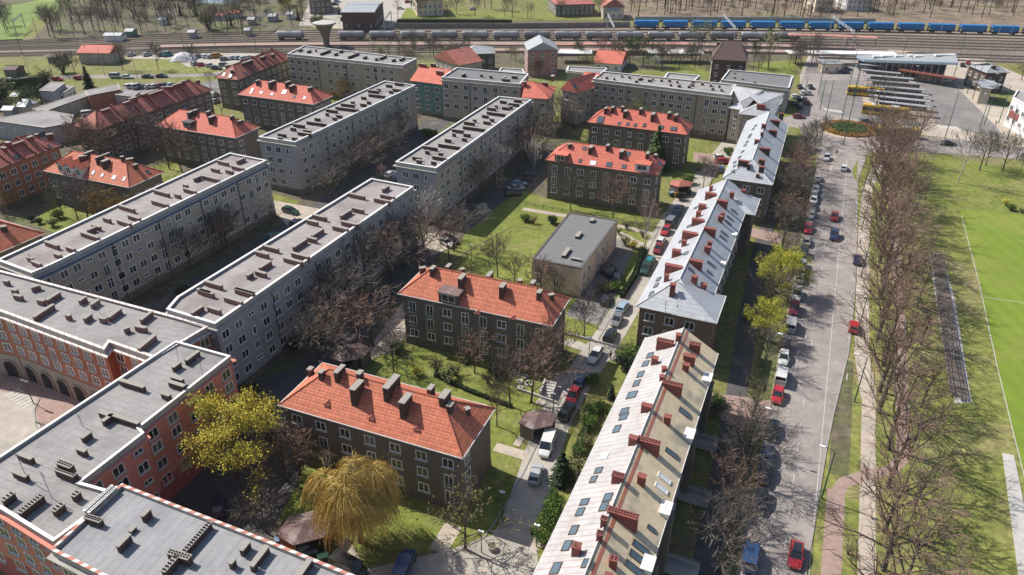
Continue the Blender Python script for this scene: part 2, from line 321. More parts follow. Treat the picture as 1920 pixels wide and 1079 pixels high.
def flush_windows():
    for k, lst in WCOUNT.items():
        root = lst[0][0]
        mw = Matrix.Translation(root.location) @ root.rotation_euler.to_matrix().to_4x4()
        camp = Vector((0, 0, CAM_H))
        def key(e):
            p = mw @ Vector(e[2]); n = mw.to_3x3() @ Vector((math.sin(e[3]), -math.cos(e[3]), 0)); v = camp - p
            return (0 if n.dot(v) > 0 else 1, v.length)
        lst.sort(key=key)
        for i, (r, kind, loc, rz, label) in enumerate(lst[:98]):
            fo, po = PROTO[kind]
            w = inst(fo, r, loc, rz, 1, 'window'); w.hide_render = False
            p = inst(po, w, (0, 0, 0), 0, 1, 'pane'); p.hide_render = False
            if label: w['label'] = label
        rest = lst[98:]
        if rest:
            b = MB()
            for (r, kind, loc, rz, label) in rest:
                for o, mo in ((PROTO[kind][0], 0), (PROTO[kind][1], 3)):
                    n = len(b.v); mt = Matrix.Translation(Vector(loc)) @ Matrix.Rotation(rz, 4, 'Z')
                    for v in o.data.vertices: b.v.append(tuple(mt @ v.co))
                    for q in o.data.polygons: b.f.append(tuple(n + i for i in q.vertices)); b.m.append(mo + q.material_index)
            o = b.build('further_windows', [MT['frame'], MT['sill'], MT['rail'], MT['glass']], root); o['kind'] = 'stuff'
    for a in PROTO.values():
        for o in a: bpy.data.objects.remove(o)
# ------------------------------------------------------------------ polygon tools (2D lists, counter-clockwise)
def ccw(P):
    a = sum(P[i][0] * P[(i + 1) % len(P)][1] - P[(i + 1) % len(P)][0] * P[i][1] for i in range(len(P)))
    return P if a > 0 else P[::-1]
def offset(P, d):
    """grow (d>0) a ccw polygon with mitred corners"""
    n = len(P); out = []
    for i in range(n):
        p0, p1, p2 = Vector(P[i - 1][:2]), Vector(P[i][:2]), Vector(P[(i + 1) % n][:2])
        a = (p1 - p0).normalized(); b = (p2 - p1).normalized()
        na = Vector((a.y, -a.x)); nb = Vector((b.y, -b.x)); m = na + nb
        k = d / max(.3, (1 + na.dot(nb)))
        out.append((p1.x + m.x * k, p1.y + m.y * k))
    return out
BLDS = []
def inside(b, p, pad=0.0):
    q = b.L(p); P = offset(b.P, pad) if pad else b.P; c = False
    for i in range(len(P)):
        (x1, y1), (x2, y2) = P[i], P[i - 1]
        if (y1 > q[1]) != (y2 > q[1]) and q[0] < (x2 - x1) * (q[1] - y1) / (y2 - y1) + x1: c = not c
    return c
def clear_of_buildings(p, pad=1.3):
    """walk towards the camera until the spot is open ground"""
    p = Vector(p); s = p.copy(); n = 0
    while any(inside(b, p, pad) for b in BLDS) and n < 60:
        p.y -= .7; n += 1
    return p if n < 60 else s
class Bld:
    """a building: an Empty at its base, rotated so that local x runs along its reference wall"""
    def __init__(s, name, label, cat, world_pts, group=None, z=0.0):
        P = [Vector(p[:2]) for p in world_pts]
        c = sum(P, Vector((0, 0))) / len(P); d = P[1] - P[0]; s.rz = math.atan2(d.y, d.x); s.c = c; s.z0 = z
        s.root = thing(name, label, cat, (c.x, c.y, z), s.rz, group)
        s.P = ccw([s.L(p) for p in P]); BLDS.append(s)
    def L(s, p):
        v = Vector((p[0], p[1])) - s.c; co, si = math.cos(-s.rz), math.sin(-s.rz)
        return (v.x * co - v.y * si, v.x * si + v.y * co)
def face_cam(b, p0, p1, lim=-.25):
    a = Vector(p0); c = Vector(p1); d = (c - a).normalized(); n = Vector((d.y, -d.x)); m = (a + c) / 2
    co, si = math.cos(b.rz), math.sin(b.rz)
    W_ = Vector((m.x * co - m.y * si, m.x * si + m.y * co)) + b.c; nw = Vector((n.x * co - n.y * si, n.x * si + n.y * co))
    return nw.dot((-W_).normalized()) > lim
def facade(b, p0, p1, zs, spacing=2.9, pattern='w', margin=1.4, off=0.0, skip=None, label=None):
    """one row of windows per height in zs; pattern is cycled along the wall"""
    a = Vector(p0); c = Vector(p1); d = c - a; ln = d.length; d.normalize(); ang = math.atan2(d.y, d.x)
    n = max(1, int((ln - 2 * margin) / spacing + .5) + 1)
    if ln < 3.0: n = 1
    for r, z in enumerate(zs):
        pat = pattern[r % len(pattern)] if isinstance(pattern, (list, tuple)) else pattern
        for i in range(n):
            t = ln / 2 if n == 1 else margin + (ln - 2 * margin) * i / (n - 1)
            k = pat[i % len(pat)]
            if k == '.': continue
            if skip and skip(i, r, n): continue
            dz = 0
            if k in 'dD': dz = -.35
            if k == 't': dz = .35
            p = a + d * t + Vector((d.y, -d.x)) * off
            place_window(b.root, k, (p.x, p.y, z + dz), ang, label)
def firewalls(b, fr, hh=.55, th=.45, mat='stackred'):
    """raised party walls following the roof slope, at fractions fr of the length (ridge along local y)"""
    x0, x1, y0, y1 = b.rect; xm = (x0 + x1) / 2
    for f in fr:
        y = y0 + (y1 - y0) * f; m = MB(); e = .15
        pr = [(x0 + .1, b.zf(x0 + .1, y) - .3), (x0 + .1, b.zf(x0 + .1, y) + hh), (xm, b.zf(xm, y) + hh), (x1 - .1, b.zf(x1 - .1, y) + hh), (x1 - .1, b.zf(x1 - .1, y) - .3), (xm, b.zf(xm, y) - .3)]
        A = [(x, -th / 2, z) for x, z in pr]; B = [(x, th / 2, z) for x, z in pr]
        m.face([A[0], A[5], A[2], A[1]]); m.face([A[5], A[4], A[3], A[2]]); m.face([B[1], B[2], B[5], B[0]]); m.face([B[2], B[3], B[4], B[5]])
        for i in range(5): m.face([A[i], A[i + 1], B[i + 1], B[i]], 1 if i in (1, 2) else 0)
        m.build('party_wall', [MT[mat], MT['tileold']], b.roof, loc=(0, y, 0))
# ------------------------------------------------------------------ chimney stacks and other things standing on a roof
def chimney_on(b, roof, rz_fn, p1, p2, h=.9, th=.5, mats=('stack', 'cap'), deep=.6, pots=False):
    """stack between two photo points given at its top; p1, p2 pixels"""
    zt = rz_fn(0, 0) + h
    for _ in range(8):
        A = b.L(G(p1[0], p1[1], b.z0 + zt)); B = b.L(G(p2[0], p2[1], b.z0 + zt)); c = ((A[0] + B[0]) / 2, (A[1] + B[1]) / 2)
        zt = .5 * zt + .5 * (rz_fn(*c) + h)
    d = Vector((B[0] - A[0], B[1] - A[1])); ln = max(d.length, th); 
    # stacks follow the building's own axes
    a = math.atan2(d.y, d.x); a90 = round(a / (math.pi / 2)) * (math.pi / 2)
    if d.length > th * 1.2 and abs(a - a90) < .6: a = a90
    zb = min(rz_fn(A[0], A[1]), rz_fn(B[0], B[1]), rz_fn(*c)) - deep * .3
    m = MB(); m.box((0, 0, (zb + zt) / 2 - zt), (ln, th, zt - zb), 0, 0)
    m.box((0, 0, .05), (ln + .14, th + .14, .1), 0, 1)
    if pots:
        k = max(2, int(ln / .32))
        for i in range(k):
            for s in (-1, 1): m.box((-ln / 2 + ln * (i + .5) / k, s * th * .22, .16), (.15, .12, .13), 0, 2)
    o = m.build('chimney', [MT[mats[0]], MT[mats[1]], MT['dark']], roof, loc=(c[0], c[1], zt)); o.rotation_euler = (0, 0, a)
    return o
# ------------------------------------------------------------------ flat-roofed block
def flat(name, label, cat, px, h, wall='w_grey', roofm='felt', coping='coping', zs=None, spacing=2.9, pattern='w', par=.9, stacks=(), group=None, cornice=True,
         band=None, pipes=13, base=None, stackmats=('stack', 'cap'), sh=.85, world=None, lim=-.25, corn='cornice', basem='w_dark', margin=1.5, wins=None, copw=.42, stackth=.45, z=0.0, edge_walls=None):
    wp = [G(p[0], p[1], h + z) for p in px] if world is None else world
    b = Bld(name, label, cat, wp, group, z); P = b.P; r = b.root
    Pin = offset(P, -.03)
    m = MB(); m.prism(Pin, 0.0 - .3, h - par - .12, top=True)
    mats = [MT[wall]]
    if edge_walls:
        for idx, wm in edge_walls.items():
            mats.append(MT[wm]); m.m[idx] = len(mats) - 1
    m.build('wall', mats, r)
    if base:
        q = MB(); q.prism(offset(P, .05), -.3, base, top=True); q.build('plinth', MT[basem], r)
    if cornice:
        q = MB(); q.prism(offset(P, .5), h - par - .115, h - par + .06, bottom=True); q.build('cornice', MT[corn], r)
    if band:
        q = MB(); q.ring(offset(P, .045), offset(P, -.02), h - par - .8, h - par - .12); q.build('wall_band', MT[band], r)
    q = MB(); q.ring(P, offset(P, -.3), h - par + .064, h - .01); pm = wall if wall not in ('w_orange', 'w_pink') else 'w_blue'
    q.build('parapet', MT[pm if not cornice else 'cornice'], r)
    q = MB(); q.ring(offset(P, .06), offset(P, -copw), h - .006, h + .07); q.build('coping', MT[coping], r)
    RZ = h - .38 if par > .45 else h - .03
    q = MB(); q.prism(offset(P, -.305), h - par, RZ); roof = q.build('roof', MT[roofm], r)
    fz = lambda x, y: RZ
    for s in stacks: chimney_on(b, roof, fz, s[0], s[1], s[2] if len(s) > 2 else sh, s[3] if len(s) > 3 else stackth, stackmats, pots=len(s) > 4)
    for i in range(len(P)):
        p0, p1 = P[i], P[(i + 1) % len(P)]
        ln = math.hypot(p1[0] - p0[0], p1[1] - p0[1])
        if ln < 2.2 or not face_cam(b, p0, p1, lim): continue
        if wins and not wins(i, ln): continue
        if zs: facade(b, p0, p1, zs, spacing, pattern, margin)
        if pipes and ln > pipes:
            d = Vector((p1[0] - p0[0], p1[1] - p0[1])).normalized(); n = int(ln / pipes)
            for k in range(1, n + 1):
                t = ln * k / (n + 1) + .8; p = Vector(p0) + d * t + Vector((d.y, -d.x)) * .1
                q = MB(); q.box((0, 0, (h - par) / 2), (.16, .14, h - par - .3)); q.build('downpipe', MT['pipe'], r, loc=(p.x, p.y, 0))
    b.roof = roof; b.h = h
    return b
# ------------------------------------------------------------------ hipped / gabled block on a rectangle
def rect_from(px, h, depth=None, world=None):
    """A, B = near eave corners (left, right), C = far right corner; returns the four world corners of a true rectangle"""
    A, B, C = [G(p[0], p[1], h) for p in px] if world is None else [Vector(p) for p in world]
    u = (B - A); u.z = 0; ln = u.length; u.normalize(); v = Vector((-u.y, u.x, 0))
    d = (C - B).dot(v) if depth is None else depth
    if d < 0: v = -v; d = -d
    return [A, B, B + v * d, A + v * d], ln, d
def hip_block(name, label, cat, px, h, ridge=3.6, hip=(True, True), axis='x', tilem='tile', wall='w_dark', over=.55, gut='gutterdark', zs=(2.6, 5.4, 8.2), spacing=3.3, pattern='w',
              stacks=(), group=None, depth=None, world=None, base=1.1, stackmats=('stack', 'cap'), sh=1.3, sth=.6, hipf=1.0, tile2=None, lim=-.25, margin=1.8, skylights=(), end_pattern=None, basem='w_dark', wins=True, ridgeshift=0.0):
    C4, ln, dp = rect_from(px, h, depth, world)
    b = Bld(name, label, cat, C4, group); r = b.root
    # eaves rectangle in local coords
    xs = [p[0] for p in b.P]; ys = [p[1] for p in b.P]; x0, x1, y0, y1 = min(xs), max(xs), min(ys), max(ys)
    b.rect = (x0, x1, y0, y1)
    wx0, wx1, wy0, wy1 = x0 + over, x1 - over, y0 + over, y1 - over
    Wp = [(wx0, wy0), (wx1, wy0), (wx1, wy1), (wx0, wy1)]
    m = MB(); m.prism(Wp, -.3, h - .05); 
    LX, LY = x1 - x0, y1 - y0
    if axis == 'x': half = LY / 2
    else: half = LX / 2
    k = ridge / half                                   # slope of main planes
    hx = half * hipf
    if axis == 'x':
        ym = (y0 + y1) / 2 + ridgeshift
        ra = (x0 + (hx if hip[0] else 0), ym); rb = (x1 - (hx if hip[1] else 0), ym)
        if not hip[0]: m.face([(wx0, wy1, h - .05), (wx0, wy0, h - .05), (wx0, ym, h + ridge - k * over - .08)])
        if not hip[1]: m.face([(wx1, wy0, h - .05), (wx1, wy1, h - .05), (wx1, ym, h + ridge - k * over - .08)])
    else:
        xm = (x0 + x1) / 2 + ridgeshift
        ra = (xm, y0 + (hx if hip[0] else 0)); rb = (xm, y1 - (hx if hip[1] else 0))
        if not hip[0]: m.face([(wx0, wy0, h - .05), (wx1, wy0, h - .05), (xm, wy0, h + ridge - k * over - .08)])
        if not hip[1]: m.face([(wx1, wy1, h - .05), (wx0, wy1, h - .05), (xm, wy1, h + ridge - k * over - .08)])
    m.build('wall', MT[wall], r)
    def zf(x, y):
        if axis == 'x':
            z = min((y - y0), (y1 - y)) * k
            if hip[0]: z = min(z, (x - x0) * ridge / hx)
            if hip[1]: z = min(z, (x1 - x) * ridge / hx)
        else:
            z = min((x - x0), (x1 - x)) * k
            if hip[0]: z = min(z, (y - y0) * ridge / hx)
            if hip[1]: z = min(z, (y1 - y) * ridge / hx)
        return h + .12 + max(-.5, min(z, ridge))
    e = h + .12; z1 = e + ridge
    A, B, C, D = (x0, y0, e), (x1, y0, e), (x1, y1, e), (x0, y1, e); RA = (ra[0], ra[1], z1); RB = (rb[0], rb[1], z1)
    q = MB()
    if axis == 'x':
        q.face([A, B, RB, RA], 0); q.face([C, D, RA, RB], 1 if tile2 else 0)
        q.face([D, A, RA], 0); q.face([B, C, RB], 0)
    else:
        q.face([D, A, RA, RB], 0); q.face([B, C, RB, RA], 1 if tile2 else 0)
        q.face([A, B, RA], 0); q.face([C, D, RB], 0)
    q.prism([(x0, y0), (x1, y0), (x1, y1), (x0, y1)], h - .04, h + .118, bottom=True, top=False)
    roof = q.build('roof', [MT[tilem], MT[tile2 or tilem]], r)
    g = MB()
    g.ring(offset([(x0, y0), (x1, y0), (x1, y1), (x0, y1)], .11), [(x0 - .004, y0 - .004), (x1 + .004, y0 - .004), (x1 + .004, y1 + .004), (x0 - .004, y1 + .004)], h - .02, h + .13)
    g.build('gutter', MT[gut], r)
    # ridge and hip caps
    c = MB()
    for P0, P1 in ([(RA, RB)] + ([(A, RA), (D, RA)] if (hip[0] and axis == 'x') else []) + ([(B, RB), (C, RB)] if (hip[1] and axis == 'x') else []) + ([(A, RA), (B, RA)] if (hip[0] and axis == 'y') else []) + ([(C, RB), (D, RB)] if (hip[1] and axis == 'y') else [])):
        c.tube([Vector(P0) + Vector((0, 0, .02)), Vector(P1) + Vector((0, 0, .02))], .11, 5)
    c.build('ridge_tiles', MT['gutter' if tilem in ('silver', 'seam') else tilem], roof)
    if base:
        q = MB(); q.prism(offset(Wp, .06), -.3, base); q.build('plinth', MT[basem], r)
    for s in stacks:
        chimney_on(b, roof, zf, s[0], s[1], (s[2] if len(s) > 2 else sh) * .78, s[3] if len(s) > 3 else sth, stackmats, deep=2.2, pots=len(s) > 4)
    for s in skylights: skylight(b, roof, zf, *s)
    for i in range(4):
        p0, p1 = Wp[i], Wp[(i + 1) % 4]
        if zs and wins and face_cam(b, p0, p1, lim):
            short = math.hypot(p1[0] - p0[0], p1[1] - p0[1]) < math.hypot(LX, LY) * .6
            facade(b, p0, p1, zs, spacing, (end_pattern or pattern) if short else pattern, margin)
    b.roof = roof; b.zf = zf; b.h = h; b.W4 = Wp
    return b
def skylight(b, roof, zf, p, w=.8, l=1.2, m='skyglass'):
    z = zf(0, 0)
    for _ in range(10):
        c = b.L(G(p[0], p[1], z)); z = .5 * z + .5 * zf(*c)
    e = .3; gx = (zf(c[0] + e, c[1]) - zf(c[0] - e, c[1])) / (2 * e); gy = (zf(c[0], c[1] + e) - zf(c[0], c[1] - e)) / (2 * e)
    n = Vector((-gx, -gy, 1)).normalized(); down = Vector((gx, gy, gx * gx + gy * gy))
    if down.length < 1e-4: down = Vector((0, 1, 0))
    down.normalize(); side = n.cross(down)
    q = MB(); gl = MB()
    def P(u, v, t): return Vector((c[0], c[1], z)) + side * u + down * v + n * t
    w2, l2 = w / 2, l / 2
    for (u0, u1, v0, v1) in ((-w2, w2, l2 - .09, l2), (-w2, w2, -l2, -l2 + .09), (-w2, -w2 + .09, -l2 + .09, l2 - .09), (w2 - .09, w2, -l2 + .09, l2 - .09)):
        a = [P(u0, v0, .12), P(u1, v0, .12), P(u1, v1, .12), P(u0, v1, .12)]; d = [P(u0, v0, -.05), P(u1, v0, -.05), P(u1, v1, -.05), P(u0, v1, -.05)]
        q.face(a); 
        for i in range(4): q.face([d[i], d[(i + 1) % 4], a[(i + 1) % 4], a[i]])
    o = q.build('skylight', MT['gutterdark' if m != 'white' else 'white'], roof)
    gl.face([P(-w2 + .09, -l2 + .09, .08), P(w2 - .09, -l2 + .09, .08), P(w2 - .09, l2 - .09, .08), P(-w2 + .09, l2 - .09, .08)])
    gl.build('pane', MT[m], o)
    return o
def dormer(b, roof, zf, p, w, hgt, dl, wallm='w_white', roofm='tile', gable=True):
    """box or gabled dormer facing local -y, base front centre at photo point p"""
    z = zf(0, 0)
    for _ in range(10):
        c = b.L(G(p[0], p[1], z)); z = .5 * z + .5 * zf(*c)
    m = MB(); m.box((0, dl / 2, hgt / 2 - .3), (w, dl, hgt + .6))
    if gable: m.face([(-w / 2, 0, hgt), (w / 2, 0, hgt), (0, 0, hgt + w * .42)])
    o = m.build('dormer', MT[wallm], roof, loc=(c[0], c[1], z))
    t = MB()
    if gable:
        for s in (-1, 1):
            t.face([(s * (w / 2 + .25), -.25, hgt - .12), (s * (w / 2 + .25), dl, hgt - .12), (0, dl, hgt + w * .42 + .08), (0, -.25, hgt + w * .42 + .08)])
            t.face([(s * (w / 2 + .25), -.25, hgt - .22), (s * (w / 2 + .25), dl, hgt - .22), (0, dl, hgt + w * .42 - .02), (0, -.25, hgt + w * .42 - .02)])
    else:
        t.box((0, dl / 2 - .1, hgt + .07), (w + .4, dl + .4, .14))
    t.build('dormer_roof', MT[roofm], o)
    k = MB(); k.box((0, -.03, hgt * .55), (w * .62, .05, hgt * .62)); k.build('dormer_window', MT['carglass'], o)
    f = MB()
    for x in (-w * .33, 0, w * .33): f.box((x, -.06, hgt * .55), (.08, .07, hgt * .66))
    for zz in (-.33, .33): f.box((0, -.055, hgt * (.55 + zz)), (w * .72, .07, .08))
    f.build('dormer_frame', MT['frame'], o)
    return o
# ================================================================== THE SETTING
def sheet(name, pts, z, mat, world=False, kind='structure'):
    P = [(p if world else G(p[0], p[1], 0)) for p in pts]
    c = P[0]
    me = bpy.data.meshes.new(name); me.from_pydata([(p[0], p[1], z) for p in P], [], [tuple(range(len(P)))]); me.materials.append(MT[mat]); me.update()
    o = bpy.data.objects.new(name, me); COL.objects.link(o); 
    if o.data.polygons[0].normal.z < 0: o.data.flip_normals()
    o['kind'] = kind; return o
def strip(name, pts, w, z, mat, world=False, h=0.0, kind='structure'):
    """a ribbon (or a raised kerb when h>0) along photo points"""
    P = [Vector(p[:2]) if world else Vector(G(p[0], p[1])[:2]) for p in pts]; m = MB(); n = len(P); V = []
    for i in range(n):
        a = P[max(0, i - 1)]; c = P[min(n - 1, i + 1)]; d = (c - a).normalized(); q = Vector((d.y, -d.x)) * w / 2
        V.append((P[i] + q, P[i] - q))
    for i in range(n - 1):
        (a, b_), (c, d) = V[i], V[i + 1]
        if h > 0:
            B = [(*a, -.1), (*c, -.1), (*d, -.1), (*b_, -.1)]; T = [(*a, h), (*c, h), (*d, h), (*b_, h)]
            m.face(T[::-1]); m.face([B[0], B[1], T[1], T[0]]); m.face([B[2], B[3], T[3], T[2]])
            if i == 0: m.face([B[3], B[0], T[0], T[3]])
            if i == n - 2: m.face([B[1], B[2], T[2], T[1]])
        else: m.face([(*a, z), (*b_, z), (*d, z), (*c, z)])
    o = m.build(name, MT[mat]); o['kind'] = kind; return o
# ground: one sheet to the horizon, finer grass near by
g = MB(); g.face([(-2500, -400, -.02), (2500, -400, -.02), (2500, 3500, -.02), (-2500, 3500, -.02)]); o = g.build('ground', MT['grass']); o['kind'] = 'structure'
# main avenue
sheet('courtyard', [(-60, 200), (300, 250), (560, 230), (1000, 200), (1100, 270), (1000, 420), (760, 480), (760, 620), (560, 800), (560, 1079), (300, 1079), (-60, 640)], .0028, 'soil')
road = [(1382, 1079), (1398, 1000), (1415, 920), (1436, 800), (1449, 735), (1478, 585), (1498, 480), (1516, 385), (1526, 330), (1534, 290), (1540, 262), (1548, 240), (1640, 240), (1622, 300), (1607, 342), (1607, 430), (1603, 540), (1596, 620), (1590, 665), (1578, 715), (1562, 780), (1548, 850), (1524, 999), (1510, 1079)]
u0 = (G(1470, 1036) - G(1551, 420)).normalized()       # towards the camera along the avenue
def ext(p, k): q = G(*p) + u0 * k; return q
RD = [ext((1382, 1079), 40)] + [G(*p) for p in road] + [ext((1510, 1079), 40)]
sheet('road', RD, .012, 'road', world=True)
strip('kerb', [ext((1382, 1079), 40), *[G(*p) for p in road[:10]]], .22, 0, 'kerb', world=True, h=.13)
strip('kerb', [ext((1510, 1079), 40), *[G(*p) for p in road[::-1][:11]]], .2, 0, 'kerb', world=True, h=.13)
LNS = MB()
a = G(1471, 1030); dirv = -u0; n_ = Vector((dirv.y, -dirv.x, 0))
def lane(off, k0, k1, on, period, w=.14):
    k = k0
    while k < k1:
        p = a + n_ * off + dirv * k; q = p + dirv * on; sd_ = n_ * w / 2
        LNS.face([(p.x - sd_.x, p.y - sd_.y, .022), (p.x + sd_.x, p.y + sd_.y, .022), (q.x + sd_.x, q.y + sd_.y, .022), (q.x - sd_.x, q.y - sd_.y, .022)])
        k += period
lane(0, -30, 150, 2.0, 6.0); lane(3.1, -30, 150, 30, 30, .12); lane(-2.0, -25, 150, .5, 1.2, .12); lane(6.1, 40, 140, 2.0, 6.0)
LNS.build('road_markings', MT['line'])['kind'] = 'structure'
# left verge of the avenue and the path behind the silver-roofed houses
def off_line(base, k0, k1, o, step=10): return [base + dirv * k + n_ * o for k in range(k0, k1, step)]
sheet('verge', [ext((1382, 1079), 40) + n_ * -.3, G(1382, 1079) + n_ * -.3, G(1478, 585) + n_ * -.3, G(1520, 360) + n_ * -.3, G(1500, 350), G(1440, 590), G(1335, 1079), ext((1335, 1079), 40)], .004, 'soil', world=True)
path = [G(1322, 1079) + u0 * 40, G(1322, 1079), G(1348, 930), G(1372, 800), G(1388, 700), G(1402, 600), G(1425, 480), G(1450, 380)]
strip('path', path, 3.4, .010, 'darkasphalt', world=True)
sheet('path', [(1322, 735), (1445, 752), (1434, 800), (1380, 800), (1318, 766)], .016, 'pink')
sheet('path', [(1395, 425), (1470, 440), (1464, 458), (1400, 442)], .016, 'pink')
# right of the avenue: gravel strip, cycle path, lawn strip, footpath, tree verge
rb = G(1524, 999)
def RB(o, k): return rb + n_ * o + dirv * k
def band(name, o0, o1, k0, k1, z, mat): return sheet(name, [RB(o0, k0), RB(o1, k0), RB(o1, k1), RB(o0, k1)], z, mat, world=True)
band('verge', .2, 1.3, -40, 42, .005, 'drygrass')
band('cycle_path', 1.3, 3.6, -40, 9, .010, 'pink')
band('verge', 3.6, 5.4, -40, 8, .006, 'lush')
strip('cycle_path', [RB(2.4, 8), RB(3.4, 11), RB(6.5, 14), RB(9.4, 16), RB(10.8, 19), RB(11.2, 24), RB(11.6, 60), RB(11.0, 140)], 1.8, .012, 'pink', world=True)
band('footpath', 5.4, 7.4, -40, 33, .010, 'pale')
strip('footpath', [RB(6.4, 32), RB(5.2, 45), RB(5.0, 70), RB(4.9, 95), RB(5.4, 125), RB(8, 145)], 2.4, .0085, 'pale', world=True)
band('tree_verge', 1.3, 15.5, -40, 170, .0025, 'drygrass')
band('verge', 1.3, 4.0, 12, 42, .0055, 'soil')
sheet('traffic_island', [(1609, 298), (1597, 320), (1600, 330), (1606, 342), (1607, 318)], .02, 'lush')
sheet('traffic_island', [(1556, 350), (1559, 320), (1566, 296), (1580, 284), (1564, 275), (1556, 300)], .02, 'pale')
# playing fields
sheet('rough_grass', [RB(15, -40), RB(15, 120), G(1725, 290), G(1900, 320), G(2400, 350), G(2600, 1079), G(2100, 1500)], .004, 'drygrass', world=True)
sheet('lawn', [(1690, 300), (1730, 284), (1920, 320), (2200, 350), (2200, 440), (1920, 425), (1800, 395), (1740, 380)], .007, 'lush')
sheet('playing_field', [(1798, 393), (1920, 405), (2200, 430), (2500, 600), (2500, 820), (2150, 1079), (1990, 1079), (1938, 960), (1900, 815), (1868, 680), (1838, 540)], .010, 'pitch')
for pts in ([(1803, 405), (1820, 470), (1838, 540), (1868, 680), (1900, 812), (1930, 930)], [(1838, 557), (1920, 568), (2060, 588)]):
    strip('pitch_line', pts, .13, .016, 'line')
# white running-strip slab at the lower right
m = MB(); q = [G(1879, 851), G(1901, 855), G(1950, 1100), G(1912, 1100)]; m.prism(ccw([(p.x, p.y) for p in q]), -.1, .12); m.build('long_jump_runway', MT['concrete'])['kind'] = 'structure'
# roundabout, bus station, streets on the upper right
sheet('road', [(1500, 160), (1522, 100), (1602, 96), (1625, 108), (1618, 190), (1640, 222), (1720, 255), (1800, 262), (1880, 275), (2100, 290), (2100, 312), (1900, 298), (1770, 288), (1660, 284), (1600, 292), (1548, 300), (1515, 280), (1498, 240), (1462, 236), (1462, 222), (1500, 214)], .009, 'road')
sheet('plaza', [(1520, 95), (1610, 92), (1700, 96), (1840, 110), (1960, 160), (1960, 300), (1870, 270), (1800, 262), (1700, 250), (1500, 190), (1500, 140)], .005, 'pale')
sheet('bus_station_yard', [(1715, 152), (1790, 160), (1870, 240), (1885, 262), (1780, 240), (1755, 232)], .014, 'asphalt')
sheet('bus_station_yard', [(1540, 150), (1605, 152), (1618, 190), (1745, 236), (1700, 240), (1560, 215), (1535, 190)], .0125, 'asphalt')
sheet('lawn', [(1858, 170), (1905, 172), (1900, 205), (1845, 192)], .012, 'grass')
# railway land
topl = [(-400, 92), (0, 78), (480, 60), (960, 54), (1440, 53), (1920, 62), (2400, 72)]
botl = [(-400, 110), (0, 106), (480, 98), (960, 100), (1440, 102), (1920, 118), (2400, 136)]
sheet('railway_ballast', [(x, y - 3) for x, y in topl] + [(x, y + 2) for x, y in botl][::-1], .004, 'ballast')
def interp(t): return [(a_[0], a_[1] * (1 - t) + b_[1] * t) for a_, b_ in zip(topl, botl)]
def smooth(pts, n=6):
    out = []
    for i in range(len(pts) - 1):
        p0, p1, p2, p3 = [Vector(pts[min(max(j, 0), len(pts) - 1)][:2]) for j in (i - 1, i, i + 1, i + 2)]
        for k in range(n):
            t = k / n; out.append(.5 * ((2 * p1) + (p2 - p0) * t + (2 * p0 - 5 * p1 + 4 * p2 - p3) * t * t + (3 * p1 - p0 - 3 * p2 + p3) * t ** 3))
    out.append(Vector(pts[-1][:2])); return out
def interp_w(t):
    return smooth([G(a_[0], a_[1] * (1 - t) + b_[1] * t) for a_, b_ in zip(topl, botl)])
for k in range(11):
    t = k / 10.0
    if k in (7,): continue
    P = interp_w(t); m = MB()
    o = strip('railway_track', P, 3.0, .012 + .001 * (k % 2), 'soil' if k % 3 else 'ballast', world=True)
    r = MB()
    for s in (-.75, .75):
        for i in range(len(P) - 1):
            d = (P[i + 1] - P[i]).normalized(); q = Vector((d.y, -d.x)); aa = P[i] + q * s; bb = P[i + 1] + q * s; w = q * .09
            r.face([(aa.x - w.x, aa.y - w.y, .2), (aa.x + w.x, aa.y + w.y, .2), (bb.x + w.x, bb.y + w.y, .2), (bb.x - w.x, bb.y - w.y, .2)][::-1])
            r.face([(aa.x + w.x, aa.y + w.y, 0), (bb.x + w.x, bb.y + w.y, 0), (bb.x + w.x, bb.y + w.y, .2), (aa.x + w.x, aa.y + w.y, .2)])
            r.face([(aa.x - w.x, aa.y - w.y, 0), (bb.x - w.x, bb.y - w.y, 0), (bb.x - w.x, bb.y - w.y, .2), (aa.x - w.x, aa.y - w.y, .2)])
    r.build('rails', MT['rail_steel'], o)
# platforms
for pts, w in (([(300, 90), (480, 86), (760, 85), (1300, 86), (1600, 92)], 5), ([(900, 96.5), (1300, 97), (1700, 103)], 5)):
    P = smooth([G(*p) for p in pts]); strip('platform', P, w, 0, 'platform', world=True, h=.75)
# beyond the railway
sheet('garden_ground', [(500, 99), (1500, 103), (1500, 128), (1380, 132), (1100, 130), (980, 142), (880, 120), (760, 112), (540, 102)], .0035, 'soil')
sheet('lawn', [(1240, 118), (1335, 120), (1330, 145), (1290, 140)], .0065, 'lush')
sheet('lawn', [(1405, 118), (1500, 112), (1490, 145), (1420, 132)], .0065, 'lush')
sheet('field', [(-500, 60), (-500, -60), (160, -60), (150, 0), (60, 40), (40, 78), (0, 80)], .004, 'field')
sheet('ploughed_field', [(-500, -60), (-500, 35), (0, 15), (100, -5), (180, -60)], .006, 'soil')
sheet('wood_floor', [(60, 76), (100, 30), (160, -60), (560, -60), (540, 60), (300, 70)], .005, 'soil')
sheet('pond', [(360, 8), (440, 6), (470, -20), (380, -20)], .012, 'water')
sheet('yard', [(560, 50), (600, -40), (830, -40), (760, 52), (640, 54)], .006, 'plaza')
sheet('lawn', [(748, 40), (762, 15), (830, 25), (1080, 22), (1080, 38)], .008, 'lush')
sheet('wood_floor', [(1170, 34), (1150, -60), (2600, -80), (2600, 70), (1920, 52), (1440, 40)], .005, 'woodfloor')
sheet('garden_ground', [(470, 62), (480, 20), (560, -30), (620, -30), (560, 56)], .0055, 'soil')
sheet('embankment', [(740, 52), (745, 40), (1180, 38), (1185, 50), (960, 53)], .007, 'soil')
